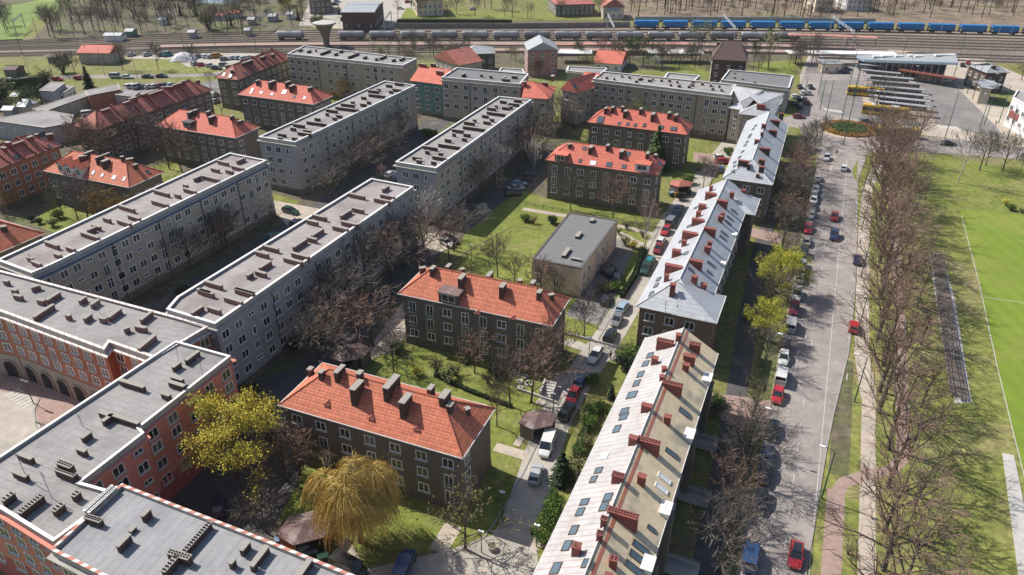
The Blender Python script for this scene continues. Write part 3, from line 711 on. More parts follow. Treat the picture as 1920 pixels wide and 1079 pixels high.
# upper-left streets and car park
sheet('road', [(-200, 166), (0, 154), (120, 148), (240, 147), (330, 145), (400, 143), (430, 138), (430, 130), (395, 138), (330, 140), (150, 141), (0, 148), (-200, 158)], .010, 'road')
sheet('car_park', [(232, 108), (330, 100), (420, 99), (510, 102), (520, 112), (470, 128), (430, 130), (350, 125), (330, 112), (240, 110)], .009, 'plaza')
sheet('earth_patch', [(230, 112), (330, 112), (360, 127), (430, 132), (380, 140), (240, 130)], .007, 'drygrass')
sheet('car_park', [(235, 158), (330, 158), (420, 150), (420, 190), (300, 200), (150, 250), (120, 240), (235, 170)], .008, 'asphalt')
# streets and courts between the blocks
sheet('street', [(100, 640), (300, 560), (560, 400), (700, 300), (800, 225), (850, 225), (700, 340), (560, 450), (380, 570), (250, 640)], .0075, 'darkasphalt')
sheet('path', [(512, 376), (600, 392), (700, 330), (715, 345), (600, 410), (540, 425), (518, 400)], .011, 'pale')
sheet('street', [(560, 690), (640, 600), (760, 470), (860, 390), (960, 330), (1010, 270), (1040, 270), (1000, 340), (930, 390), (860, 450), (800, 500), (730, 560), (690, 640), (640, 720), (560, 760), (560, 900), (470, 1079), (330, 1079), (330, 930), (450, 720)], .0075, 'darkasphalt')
sheet('path', [(797, 440), (835, 432), (862, 446), (850, 462), (815, 478), (797, 466)], .012, 'pale')
sheet('path', [(640, 700), (690, 655), (760, 560), (775, 600), (745, 655), (700, 672)], .012, 'pale')
lane_ = [(880, 1110), (960, 1018), (1003, 900), (1035, 800), (1078, 720), (1135, 640), (1178, 570), (1215, 500), (1262, 410), (1305, 350), (1345, 300), (1385, 250)]
LW = [Vector(G(*p)[:2]) for p in lane_]
strip('lane', smooth(LW), 5.2, .010, 'plaza', world=True)
strip('kerb', [(850, 1040), (880, 1022), (908, 1008), (925, 985), (962, 925), (985, 880), (1003, 842), (1030, 780)], .18, 0, 'kerb', h=.1)
strip('kerb', [(1120, 640), (1150, 590), (1185, 530), (1210, 480), (1235, 430)], .2, 0, 'kerb', h=.1)
sheet('courtyard', [(600, 1079), (680, 1070), (760, 1050), (830, 1035), (920, 1005), (1000, 900), (1010, 1079), (1000, 1200), (600, 1200)], .0085, 'plaza')
for pts, w, m_ in (([(990, 856), (928, 838)], 1.8, 'pale'), ([(968, 836), (990, 800), (1005, 770)], 1.1, 'pale'), ([(1060, 640), (1210, 690)], 2.2, 'plaza'), ([(1010, 760), (1040, 716), (1058, 700)], 1.4, 'pale'), ([(980, 392), (1060, 405), (1180, 428), (1225, 440)], 1.6, 'pale'), ([(830, 500), (960, 425), (1030, 432)], .5, 'soil'), ([(1000, 1016), (1035, 1020)], 1.5, 'pale'),
                  ([(1155, 438), (1180, 452), (1200, 462)], 3.5, 'pale'), ([(820, 1035), (850, 985)], 2.4, 'pale'), ([(640, 1010), (668, 1060)], 1.5, 'pale')):
    strip('path', pts, w, .015, m_)
sheet('courtyard', [(1060, 592), (1092, 545), (1156, 440), (1196, 456), (1182, 480), (1152, 560), (1126, 612)], .013, 'asphalt')
sheet('lawn', [(655, 700), (700, 665), (770, 640), (1060, 700), (1010, 760), (960, 860), (930, 930), (925, 990), (840, 1030), (770, 1040), (640, 985), (560, 960), (470, 1010), (560, 900)], .006, 'lush')
sheet('lawn', [(870, 430), (960, 350), (1020, 370), (1240, 410), (1235, 440), (1170, 540), (1140, 620), (1060, 640), (1060, 560), (860, 500)], .006, 'lush')
sheet('lawn', [(60, 420), (120, 360), (330, 300), (345, 330), (200, 400), (110, 440)], .006, 'lush')
sheet('lawn', [(505, 362), (560, 378), (560, 384), (512, 376)], .012, 'lush')
sheet('lawn', [(1295, 280), (1330, 290), (1350, 320), (1290, 350), (1260, 330)], .006, 'lush')
sheet('path', [(1300, 286), (1345, 290), (1355, 300), (1345, 312), (1300, 302)], .011, 'pink')
# red square at the lower left
sheet('square', [(-260, 640), (40, 690), (230, 770), (150, 900), (-200, 1100)], .007, 'plaza')
sheet('pavement', [(-60, 670), (40, 690), (215, 765), (170, 810), (80, 812), (66, 770), (70, 745), (-60, 725)], .011, 'pink')
strip('kerb', [(96, 830), (68, 800), (64, 770), (74, 748)], .25, 0, 'kerb', h=.12)

# ================================================================== FLAT-ROOFED BLOCKS
def zz(o, s, lst):   # zoomed crop coordinates -> photo pixels
    return [((o[0] + a_ / s, o[1] + b_ / s), (o[0] + c_ / s, o[1] + d_ / s), *rest) for (a_, b_, c_, d_, *rest) in lst]
GP = ('stack', 'cap')
F1s = zz((0, 270), 4, [(200, 850, 250, 860), (235, 880, 310, 900), (330, 735, 445, 760), (495, 770, 560, 790), (405, 820, 455, 835), (600, 665, 745, 700), (655, 650, 710, 625), (690, 605, 750, 625), (780, 550, 820, 570), (870, 575, 990, 595), (950, 540, 1060, 555), (885, 460, 1010, 490), (1125, 430, 1270, 450), (1155, 345, 1265, 375), (1310, 375, 1350, 385), (1365, 340, 1480, 350), (1370, 305, 1410, 310), (1510, 240, 1645, 265), (1455, 262, 1500, 240), (1585, 180, 1640, 195), (1635, 125, 1710, 145), (1690, 195, 1750, 205), (1730, 170, 1835, 180), (1775, 130, 1835, 105)])
F1 = flat('apartment_block', 'long grey four storey block with blue band under its white roof edge', 'apartment block', [(-6, 488), (59, 512), (97, 496), (500, 301), (431, 287)], 14, 'w_grey', 'feltpink', zs=[2.9, 5.7, 8.5, 11.3],
          spacing=2.6, pattern=['wtwdw', 'wwwDw', 'wtwdw', 'wwtwD'], stacks=F1s, band='band', stackmats=('stackpink', 'cap'), base=1.4, group='flat roofed slab blocks')
G2s = zz((480, 270), 4, [(945, 340, 1000, 315), (935, 378, 1040, 400), (885, 408, 1005, 430), (700, 370, 815, 395), (730, 475, 800, 500), (630, 540, 715, 495), (430, 530, 525, 555), (385, 570, 460, 590), (640, 580, 760, 605), (575, 615, 690, 640), (420, 690, 500, 635), (390, 695, 445, 720), (275, 775, 380, 715), (55, 760, 165, 790), (0, 805, 90, 830), (270, 815, 395, 850), (205, 855, 350, 885), (20, 930, 115, 880), (0, 950, 70, 975)]) + zz((380, 380), 5.99, [(20, 885, 220, 930), (-60, 975, 95, 1010), (365, 965, 580, 1020), (495, 820, 560, 785)]) + zz((0, 540), 4, [(1500, 15, 1600, 45), (1765, 5, 1900, 45), (1680, 70, 1820, 105), (1425, 185, 1530, 140), (1560, 140, 1650, 170)])
G2 = flat('apartment_block', 'long blue grey block with pinkish roof, between two dark courtyards', 'apartment block', [(312, 580), (403, 608), (775, 350), (696, 335), (332, 557)], 14, 'w_blue', 'feltpink', zs=[2.9, 5.7, 8.5, 11.3],
          spacing=3.0, pattern=['wwtww', 'wwnww', 'wwsww', 'wwtww'], stacks=G2s, stackmats=('stackpink', 'cap'), base=1.2, group='flat roofed slab blocks')
G3s = zz((480, 0), 4, [(165, 1000, 220, 1010), (165, 1030, 195, 1035), (270, 1030, 305, 1035), (315, 990, 410, 1005), (365, 970, 400, 985), (265, 955, 290, 965), (275, 930, 365, 940), (380, 910, 525, 930), (440, 885, 480, 890), (575, 880, 605, 885), (605, 860, 640, 870), (520, 850, 545, 850), (525, 820, 610, 830), (600, 800, 765, 825), (780, 780, 830, 780), (835, 760, 860, 765), (640, 775, 735, 790), (715, 760, 735, 765), (790, 725, 825, 730), (845, 705, 965, 720), (910, 665, 930, 670), (840, 675, 920, 685), (1000, 680, 1025, 685), (1025, 665, 1085, 675), (975, 635, 1020, 640), (1045, 620, 1100, 630)])
G3 = flat('apartment_block', 'grey slab block with bluish end wall beyond the sunny path with a dark car', 'apartment block', [(485, 257), (553, 267), (779, 160), (721, 152)], 14, 'w_grey', 'felt', zs=[2.9, 5.7, 8.5, 11.3], spacing=3.0, pattern=['wwtww', 'wwsww'], stacks=G3s, base=1.4, margin=2.6, edge_walls={0: 'w_blue', 3: 'w_blue'}, group='flat roofed slab blocks')
G4s = zz((480, 0), 4, [(1830, 755, 1880, 760), (1795, 790, 1810, 795), (1735, 805, 1800, 815), (1730, 840, 1870, 855), (1700, 860, 1740, 870), (1705, 910, 1760, 915), (1755, 890, 1785, 895), (1630, 895, 1650, 900), (1565, 910, 1635, 925), (1555, 945, 1715, 970), (1470, 970, 1560, 980), (1475, 1000, 1495, 1005), (1560, 1000, 1605, 1010), (1545, 1035, 1580, 1040), (1420, 1040, 1460, 1050), (1885, 795, 1925, 800)]) + zz((480, 270), 4, [(1255, 15, 1360, 30), (1365, 0, 1530, 20), (1270, 50, 1300, 55), (1370, 65, 1400, 70), (1325, 90, 1420, 105), (1175, 95, 1240, 105), (1205, 120, 1240, 125), (1315, 130, 1350, 135)]) + zz((960, 0), 4, [(20, 745, 70, 755), (-20, 770, 50, 785), (-70, 800, -20, 810)])
G4 = flat('apartment_block', 'grey slab block whose near end stands behind bare birches, right of the other slab blocks', 'apartment block', [(741, 304), (817, 316), (997, 187), (935, 181)], 14, 'w_grey', 'felt', zs=[2.9, 5.7, 8.5, 11.3], spacing=3.0, pattern=['wwtww', 'wwsww'], stacks=G4s, base=1.4, margin=2.6, edge_walls={0: 'w_blue', 3: 'w_blue'}, group='flat roofed slab blocks')
F5s = zz((0, 540), 4, [(105, 50, 160, 65), (270, 95, 340, 90), (340, 90, 455, 35), (235, 215, 415, 130), (585, 95, 650, 70), (675, 125, 745, 90), (490, 205, 530, 205), (620, 230, 690, 200), (740, 230, 800, 225), (800, 220, 915, 160), (925, 310, 970, 295), (1015, 285, 1095, 300), (1050, 240, 1140, 180), (1020, 450, 1180, 360), (230, 0, 300, -20), (90, 10, 125, 20), (20, -50, 70, -55)])
F5 = flat('arcaded_block', 'orange block with arched ground floor facing the square, under a flat grey roof', 'apartment block', [(-140, 560), (0, 584), (195, 656), (205, 642), (290, 672), (393, 611), (80, 528), (-60, 492)], 13.2, 'w_orange', 'felt', coping='copingtick', zs=[6.2, 8.6, 10.9], spacing=2.9, pattern=['w', 'wwwdwww'], stacks=F5s, stackmats=('stackpink', 'cap'), pipes=0, corn='copingtick')
# arcade: arches of the ground floor on the long front
rb5 = F5.root; 
i0 = max(range(len(F5.P)), key=lambda i: (Vector(F5.P[(i + 1) % len(F5.P)]) - Vector(F5.P[i])).length if face_cam(F5, F5.P[i], F5.P[(i + 1) % len(F5.P)], .2) else 0)
cand = [(i, (Vector(F5.P[(i + 1) % len(F5.P)]) - Vector(F5.P[i])).length) for i in range(len(F5.P)) if face_cam(F5, F5.P[i], F5.P[(i + 1) % len(F5.P)], .2)]
for i0, ln in sorted(cand, key=lambda t: -t[1])[:2]:
    if ln < 9: continue
    p0 = Vector(F5.P[i0]); p1 = Vector(F5.P[(i0 + 1) % len(F5.P)]); d = (p1 - p0).normalized(); nn = Vector((d.y, -d.x)); ang = math.atan2(d.y, d.x)
    na = int(ln / 3.9)
    wl = MB(); wl.box((0, 0, 2.25), (ln - .4, .12, 4.5)); c = (p0 + p1) / 2 + nn * .0; 
    o = wl.build('ground_floor', MT['w_taupe'], rb5, loc=(c.x, c.y, 0)); o.rotation_euler = (0, 0, ang)
    for k in range(na):
        t = ln * (k + .5) / na; c = p0 + d * t + nn * .07
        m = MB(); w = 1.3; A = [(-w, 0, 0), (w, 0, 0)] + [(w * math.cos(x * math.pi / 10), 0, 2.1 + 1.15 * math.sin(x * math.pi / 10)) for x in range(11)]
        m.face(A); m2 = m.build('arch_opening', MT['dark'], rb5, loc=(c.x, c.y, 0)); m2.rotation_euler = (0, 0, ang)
        fr = MB(); pts = [(-w - .1, -.1, 0), (-w - .1, -.1, 2.1)] + [((w + .1) * -math.cos(x * math.pi / 10), -.1, 2.1 + 1.25 * math.sin(x * math.pi / 10)) for x in range(11)] + [(w + .1, -.1, 0)]
        fr.tube(pts, .16, 5); m3 = fr.build('arch_surround', MT['w_taupe'], rb5, loc=(c.x, c.y, 0)); m3.rotation_euler = (0, 0, ang)
F6s = zz((0, 540), 4, [(1390, 545, 1490, 475), (1285, 590, 1360, 565), (1285, 665, 1370, 690), (1265, 705, 1385, 735), (1210, 790, 1275, 805), (900, 690, 1080, 745), (745, 930, 840, 960), (840, 950, 1040, 1015), (765, 1000, 840, 955)]) + zz((0, 809), 4, [(605, 45, 685, 10), (580, 125, 640, 150), (435, 230, 540, 265, 1.6, .6, 1), (415, 285, 570, 325, 1.0, .6, 1), (135, 165, 240, 205), (95, 300, 205, 335), (540, 485, 595, 455, .9, .6, 1), (390, 590, 480, 550, .9, .6, 1), (135, 605, 325, 485, .9, .6, 1), (20, 520, 100, 460, .9, .5, 1)])
F6 = flat('corner_block', 'salmon pink corner block with white edged grey roof beside the yellow budding tree', 'apartment block', [(330, 640), (432, 668), (261, 802), (270, 812), (150, 905), (222, 925), (100, 1015), (0, 953), (-190, 870), (-75, 905)], 13.4, 'w_pink', 'felt', zs=[3.4, 6.2, 9.0, 11.0][:3] + [11.2], spacing=3.4, pattern=['w', 'wwt'], stacks=F6s, base=3.6, basem='w_redbase', pipes=0, corn='w_pink', copw=.3)
F7s = zz((0, 809), 4, [(1055, 630, 1130, 590, 1.0, .4), (870, 860, 980, 780, 1.0, .4), (965, 745, 1020, 720, .4), (1215, 1050, 1330, 945, 1.0, .5, 1), (1265, 900, 1420, 950, 1.0, .6, 1), (640, 640, 760, 670, .8, .5, 1), (1720, 990, 1760, 960, .9, .4), (1800, 890, 1870, 830, .9, .45), (1880, 1010, 1918, 980, .9, .45), (1340, 920, 1590, 690, .75, .45, 1)]) + zz((480, 809), 4, [(-10, 965, 90, 865, .8, .5), (290, 1079, 430, 970, .8, .5)])
F7 = flat('corner_block', 'block with red and white brick edged roof, cut by the bottom edge of the photo', 'apartment block', [(95, 1031), (228, 908), (480, 1005), (690, 1090), (780, 1150), (640, 1350), (330, 1150)], 14.2, 'w_pink', 'feltblue', coping='copingbrick', stackth=.4, zs=[3.2, 6.0, 8.8, 11.3], spacing=3.4, pattern='w', stacks=F7s, pipes=0, par=1.0, base=3.4, basem='w_redbase', copw=.3)
# two rows of bright vent tubes on the party wall of that block
vt = thing('vent_tube_row', 'double row of shiny round vent tubes on the brick edged roof corner', 'roof vents', tuple(G(192, 944, 13.9)))
d = (G(217, 921, 13.9) - G(168, 966, 13.9)); d.z = 0; ln = d.length; d.normalize(); q = Vector((d.y, -d.x, 0))
for k in range(18):
    for s in (-.3, .3):
        m = MB(); m.tube([(0, 0, -.4), (0, 0, .55)], .13, 8); m.box((0, 0, .62), (.34, .34, .06)); p = d * (ln * (k / 17 - .5)) + q * s
        m.build('vent_tube', MT['metal'], vt, loc=(p.x, p.y, .1))
m = MB(); m.box((0, 0, -.25), (ln + .6, 1.1, .5), math.atan2(d.y, d.x)); m.build('vent_base', MT['cap'], vt)
T1s = zz((480, 0), 4, [(385, 385, 410, 375), (445, 375, 455, 373), (475, 400, 565, 375), (590, 405, 610, 395), (680, 425, 780, 395), (805, 430, 830, 420), (890, 440, 915, 435), (925, 435, 980, 415), (1020, 450, 1045, 440), (1075, 445, 1115, 430), (320, 375, 345, 365), (635, 385, 640, 375)])
T1 = flat('apartment_block', 'long grey block standing in front of the funnel shaped water tower', 'apartment block', [(539, 101), (755, 123), (781, 110), (570, 86)], 14, 'w_grey', 'felt', zs=[3.0, 5.9, 8.8, 11.4], spacing=3.1, pattern=['wwww.'], stacks=T1s, base=1.3, sh=.8, group='flat roofed slab blocks')
T2s = zz((480, 0), 4, [(1535, 560, 1580, 550), (1680, 560, 1700, 555), (1750, 570, 1770, 565), (1840, 590, 1880, 575)]) + zz((960, 0), 4, [(-60, 590, -20, 600), (0, 570, 40, 575)])
T2 = flat('apartment_block', 'short grey block with dark gateway standing right of the teal house', 'apartment block', [(828, 145), (975, 158), (991, 139), (856, 127)], 14, 'w_grey', 'feltdark', zs=[5.0, 8.2, 11.3], spacing=3.3, pattern=['wwwwd'], stacks=T2s, base=1.3, group='flat roofed slab blocks')
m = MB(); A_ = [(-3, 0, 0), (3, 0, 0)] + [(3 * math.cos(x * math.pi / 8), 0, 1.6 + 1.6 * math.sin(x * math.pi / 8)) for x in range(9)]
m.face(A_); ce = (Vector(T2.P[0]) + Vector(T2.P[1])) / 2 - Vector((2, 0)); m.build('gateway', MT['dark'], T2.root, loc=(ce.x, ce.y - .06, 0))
Ks = zz((1200, 100), 8, [(120, 400, 180, 400), (185, 380, 205, 375), (310, 395, 345, 395), (430, 400, 460, 395), (450, 465, 480, 465), (550, 420, 580, 420), (570, 480, 610, 475), (720, 490, 765, 490), (780, 420, 810, 415), (920, 450, 960, 450), (1045, 470, 1085, 460), (1080, 525, 1110, 520), (1180, 485, 1210, 485), (1210, 540, 1240, 530), (750, 465, 815, 465)]) + zz((960, 100), 8, [(1405, 360, 1440, 355), (1525, 375, 1550, 370), (1640, 335, 1665, 330), (1745, 350, 1780, 340), (1900, 380, 1950, 350), (1850, 415, 1890, 410)])
K = flat('apartment_block', 'long sunlit looking taupe block with orange brick ground floor, behind the brightest red roof', 'apartment block', [(1112, 148), (1371, 179), (1380, 159), (1130, 134)], 14, 'w_taupe', 'felt', zs=[2.7, 5.7, 8.7, 11.3], spacing=2.7, pattern=['wwwww.d'], stacks=Ks, base=2.1, basem='w_brown', sh=.7, group='flat roofed slab blocks', pipes=12)
K2 = flat('office_block', 'pale blue two storey building with dark flat roof near the parked cars and bus station', 'office building', [(1352, 150), (1480, 165), (1487, 142), (1367, 131)], 8.5, 'w_blue', 'feltdark', zs=[2.4, 5.8], spacing=3.4, pattern='n', stacks=zz((1200, 100), 8, [(1410, 360, 1440, 360), (1530, 375, 1550, 375), (1710, 425, 1740, 425), (1410, 290, 1430, 290)]), pipes=0, sh=.5)
flat('annexe', 'low flat grey annexe half hidden behind the taupe block, left one', 'annexe', [(1063, 133), (1130, 140), (1138, 128), (1065, 124)], 6, 'w_grey', 'felt', pipes=0, par=.5)
flat('annexe', 'low flat grey annexe behind the roof edge of the taupe block, right one', 'annexe', [(1244, 148), (1302, 152), (1312, 142), (1252, 136)], 8, 'w_grey', 'felt', pipes=0, par=.5)
flat('annexe', 'small pale annexe with white edged flat roof right of the dark roofed grey block', 'annexe', [(935, 133), (985, 138), (980, 130), (940, 127)], 7, 'w_grey', 'felt', pipes=0, par=.5)
# the school hall with plain grey roof
H = flat('hall', 'beige hall with plain dark grey sloping roof in the middle of the lawn', 'hall', [(997, 486), (1091, 504), (1159, 414), (1067, 399)], 6.4, 'w_beige', 'feltdark', coping='gutterdark', zs=[1.9, 4.3], spacing=3.0, pattern=['nn.n'], stacks=[((1106, 414), (1115, 410), .5, .7), ((1080, 444), (1090, 435), .5, .7), ((1056, 480), (1067, 465), .5, .7), ((1075, 482), (1086, 489), .4, .5)], pipes=0, par=.2, cornice=False, lim=-.3)

# ================================================================== RED HIPPED HOUSES
SK = 'skyglass'
R1s = zz((480, 540), 4, [(385, 605, 425, 590), (475, 640, 505, 615, 1.3), (595, 640, 655, 580, 1.2), (712, 765, 795, 695, 2.4, .8), (755, 645, 800, 625, 1.1), (965, 755, 1062, 655, 1.4, .8), (1085, 865, 1155, 795, 2.4, .8), (1290, 760, 1330, 725, 1.4), (1390, 830, 1440, 765, 1.4, .8), (1440, 890, 1470, 860, 1.4), (1570, 910, 1600, 900, 1.1)])
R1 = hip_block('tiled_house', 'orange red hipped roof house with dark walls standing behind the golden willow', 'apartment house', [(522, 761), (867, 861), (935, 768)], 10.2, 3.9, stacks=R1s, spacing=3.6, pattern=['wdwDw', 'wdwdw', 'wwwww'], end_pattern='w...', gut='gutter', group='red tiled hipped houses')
R2s = zz((700, 480), 4.495, [(390, 100, 440, 92, 1.2), (485, 115, 515, 85, 1.3), (610, 80, 655, 55, 1.0), (715, 195, 778, 155, 1.8, .7), (735, 90, 765, 82, 1.2), (950, 165, 1010, 130, 1.1), (1062, 265, 1120, 230, 2.0, .7), (1220, 195, 1250, 180, 1.2), (1325, 225, 1365, 200, 1.2), (1375, 310, 1425, 290, 1.2), (1480, 330, 1520, 322, 1.0)])
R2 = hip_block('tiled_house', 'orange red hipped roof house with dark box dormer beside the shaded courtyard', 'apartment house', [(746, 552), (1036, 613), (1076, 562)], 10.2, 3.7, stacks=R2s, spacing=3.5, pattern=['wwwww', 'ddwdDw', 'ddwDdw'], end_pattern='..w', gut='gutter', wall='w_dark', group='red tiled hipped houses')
dormer(R2, R2.roof, R2.zf, (841, 570), 3.6, 1.9, 3.2, 'gutterdark', 'brownroof', False)
R3s = zz((960, 270), 4, [(575, 30, 610, 15, 1.3, .8), (705, 15, 735, 5, 1.1), (805, 60, 845, 45, 1.3, .8), (1000, 75, 1035, 62, 1.2), (1065, 85, 1090, 78, 1.0), (420, 5, 445, 0, 1.0)])
R3 = hip_block('tiled_house', 'bright red hipped roof house with two box dormers beside the tall pale birch', 'apartment house', [(1022, 301), (1233, 330), (1253, 305)], 10.2, 3.6, tilem='tilesmooth', stacks=R3s, spacing=3.3, pattern=['wwwnwwww', 'ddwwdwdd', 'ddwddwww'], end_pattern='w...', group='red tiled hipped houses',
               skylights=[((1112, 306), 1.5, 1.3, 'white'), ((1142, 309), 1.4, 1.3), ((1170, 313), 1, 1.2), ((1178, 289), 1, 1.2), ((1096, 279), 1, 1), ((1088, 302), .8, 1), ((1236, 307), 1.6, 1.1)])
dormer(R3, R3.roof, R3.zf, (1051, 303), 3.0, 1.6, 3.0, 'w_dark', 'tilesmooth', False); dormer(R3, R3.roof, R3.zf, (1203, 322), 3.4, 1.7, 3.4, 'w_white', 'tilesmooth', False)
R4s = zz((960, 0), 4, [(695, 815, 715, 805), (745, 810, 765, 800), (820, 805, 840, 800), (835, 835, 870, 825, 1.4, .8), (950, 820, 985, 812, 1.1), (1045, 860, 1075, 845, 1.3, .8), (1165, 850, 1195, 840, 1.2), (1220, 868, 1245, 855, 1.2)])
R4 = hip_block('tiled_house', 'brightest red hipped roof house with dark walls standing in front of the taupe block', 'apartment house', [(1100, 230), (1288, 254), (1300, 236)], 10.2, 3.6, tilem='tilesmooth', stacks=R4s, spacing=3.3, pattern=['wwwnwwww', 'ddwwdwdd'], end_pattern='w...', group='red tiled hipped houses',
               skylights=[((1126, 224), 1.8, 2.2), ((1161, 232), .8, 1), ((1177, 233), .8, 1), ((1191, 235), .8, 1), ((1208, 234), .8, 1), ((1241, 238), .8, 1), ((1263, 241), 1.6, 1.2)])
R5s = zz((240, 100), 4.795, [(530, 535, 595, 520, 1.3, .9), (725, 580, 780, 560, 1.5, .9), (915, 570, 950, 560, 1.3), (590, 520, 615, 505), (700, 530, 740, 520), (990, 615, 1030, 600, .9)])
R5 = hip_block('tiled_house', 'red hipped roof house with one large dark dormer left of the slab blocks', 'apartment house', [(290, 237), (442, 260), (488, 239)], 10.2, 3.7, tilem='tilesmooth', stacks=R5s, spacing=3.3, pattern=['wwwww', 'ddwdD'], end_pattern='w...', group='red tiled hipped houses', gut='gutter')
dormer(R5, R5.roof, R5.zf, (352, 240), 2.8, 1.5, 3, 'gutterdark', 'gutterdark', False)
R6s = zz((240, 100), 4.795, [(1150, 250, 1180, 240), (1265, 265, 1320, 245, 1.5, .9), (1450, 300, 1500, 285, 1.5, .9), (1620, 315, 1655, 300, 1.2), (1410, 265, 1460, 250)])
R6 = hip_block('tiled_house', 'red hipped roof house with many bright skylights beside the orange budding trees', 'apartment house', [(445, 178), (588, 197), (628, 181)], 10.2, 3.7, tilem='tilesmooth', stacks=R6s, spacing=3.3, pattern=['wwwww', 'ddwdD'], group='red tiled hipped houses', gut='gutter',
               skylights=[((472, 171), .9, 2.2, 'white'), ((490, 174), 1.2, .9, 'white'), ((510, 177), 1.0, .9, 'white'), ((533, 173), 1.6, 1.6, 'white'), ((551, 182), 1, 1), ((571, 184), .9, 1, 'white')])
R7s = zz((240, 100), 4.795, [(875, 110, 925, 105, 1.4, 1.2), (920, 155, 945, 150), (1065, 80, 1110, 60, 1.3, .8), (1030, 92, 1055, 80), (1190, 40, 1230, 25), (1280, 15, 1320, 8)])
R7 = hip_block('tiled_house', 'old red roofed row house running away from the car park towards the long grey block', 'apartment house', [(403, 147), (446, 151), (530, 107)], 10.2, 3.6, axis='y', tilem='tileold', stacks=R7s, spacing=3.2, pattern='w', group='red tiled hipped houses', skylights=[((420, 140), 1, 1.6, 'white'), ((432, 141), 1.2, 1.8, 'white'), ((460, 138), 1.2, 1.2)])
R8s = zz((240, 100), 4.795, [(0, 410, 80, 395, 1.2, .8), (110, 370, 170, 360, 1.0, 1), (180, 370, 310, 330, .9, .6), (300, 305, 400, 300, .8, .6), (400, 290, 480, 262, 1.2, .7), (475, 252, 510, 248, 1.2, .8), (610, 245, 640, 240, 1.6, .9)]) + zz((0, 0), 4, [(930, 775, 1000, 745, .8), (750, 830, 830, 812, .8)])
R8 = hip_block('tiled_house', 'long old red roofed house behind tall reddish bare trees, below the long garage', 'apartment house', [(137, 237), (182, 245), (398, 169)], 10.2, 3.6, axis='y', tilem='tileold', stacks=R8s, wall='w_brown', spacing=3.2, pattern='w', group='red tiled hipped houses', stackmats=('stackred', 'cap'))
R9s = zz((0, 250), 5.394, [(40, 95, 110, 90, 1.2, 1), (0, 150, 70, 145, .8, .6), (270, 45, 330, 30, 1.1, .8), (350, 8, 385, 5, 1.4, .8), (465, 15, 530, 5, 1.3, .9), (110, 120, 240, 75, .8, .5)])
R9 = hip_block('tiled_house', 'old red roofed house with orange brown walls at the left edge of the photo', 'apartment house', [(-70, 312), (-14, 322), (128, 275)], 10.2, 3.6, axis='y', tilem='tileold', stacks=R9s, wall='w_orange', zs=(2.6, 5.4, 8.2), spacing=3.0, pattern='w', group='red tiled hipped houses', stackmats=('stackred', 'cap'), skylights=[((31, 295), 1.2, 1), ((91, 275), 1.2, 1)])
R10s = zz((0, 250), 5.394, [(795, 235, 880, 225, 1.6, .9), (1020, 285, 1110, 265, 1.7, .9), (985, 255, 1085, 195, .5, .4), (1215, 240, 1250, 235, 1.2), (1270, 250, 1340, 240, 1.3, .9), (1345, 325, 1385, 312, 1.2), (860, 210, 920, 175, .6)])
R10 = hip_block('tiled_house', 'red tiled house with three small white gabled dormers behind green and grey bushes', 'apartment house', [(81, 321), (242, 353), (306, 323)], 8.6, 3.9, tilem='tile', stacks=R10s, zs=(2.6, 5.6), spacing=3.3, pattern='w', group='red tiled hipped houses', gut='gutter', skylights=[((175, 324), .8, 1.1, 'white'), ((192, 329), .8, .9, 'white'), ((214, 333), 1.2, 1.1, 'white'), ((233, 336), .8, 1.1, 'white'), ((277, 323), .9, 1.1)])
for p in ((116, 324), (131, 328), (149, 332)): dormer(R10, R10.roof, R10.zf, p, 1.9, 2.1, 4.4, 'w_white', 'tile', True)
R11 = hip_block('tiled_house', 'corner of a red tiled house left of the long blue banded block', 'apartment house', [(-150, 432), (-8, 478), (71, 434)], 8.6, 3.8, tilem='tile', stacks=zz((0, 420), 3.6, [(0, 20, 40, 15, 1.2, .8)]), zs=(2.6, 5.6), spacing=3.3, pattern='w', group='red tiled hipped houses', gut='gutter')
firewalls(R7, (.3, .48, .66, .84)); firewalls(R8, (.22, .36, .5, .64, .78, .9)); firewalls(R9, (.25, .45, .62, .8))
for bb_, px_ in ((R1, ((614, 757), (697, 783), (782, 803))), (R2, ((895, 565), (962, 580)))):
    for p_ in px_:
        z_ = 11
        for _ in range(8): c_ = bb_.L(G(p_[0], p_[1], z_)); z_ = bb_.zf(*c_)
        m = MB(); m.face([(-.6, -.4, 0), (.6, -.4, 0), (0, -.25, .5)]); m.face([(.6, -.4, 0), (0, .9, .45), (0, -.25, .5)]); m.face([(-.6, -.4, 0), (0, -.25, .5), (0, .9, .45)]); m.build('roof_louvre', MT['tileold'], bb_.roof, loc=(c_[0], c_[1], z_))
# houses in the gaps between the upper blocks
M2 = hip_block('corner_house', 'teal three storey house with salmon roof between two grey blocks', 'apartment house', [(768, 152), (829, 160), (836, 138)], 11, 3.2, hip=(False, False), tilem='tilesmooth', wall='w_teal', zs=(3.0, 6.0, 9.0), spacing=3.2, pattern='w', stacks=zz((480, 0), 4, [(1225, 478, 1275, 485, 1.2), (1310, 478, 1350, 480, 1.2), (1360, 530, 1400, 540, 1.5, .8)]), stackmats=('stackred', 'cap'))
M1 = hip_block('corner_house', 'small red roofed house just right of the dark roofed grey block', 'apartment house', [(978, 184), (1031, 187), (1045, 165)], 11, 3.2, hip=(False, True), tilem='tilesmooth', wall='w_grey', zs=(3.0, 6.0, 8.8), spacing=3.2, pattern='w', stacks=zz((960, 100), 8, [(160, 430, 215, 425, 1.6, 1), (450, 440, 540, 440, 1.2, .8), (580, 350, 640, 330, 1.2, 1)]), stackmats=('stackred', 'cap'))
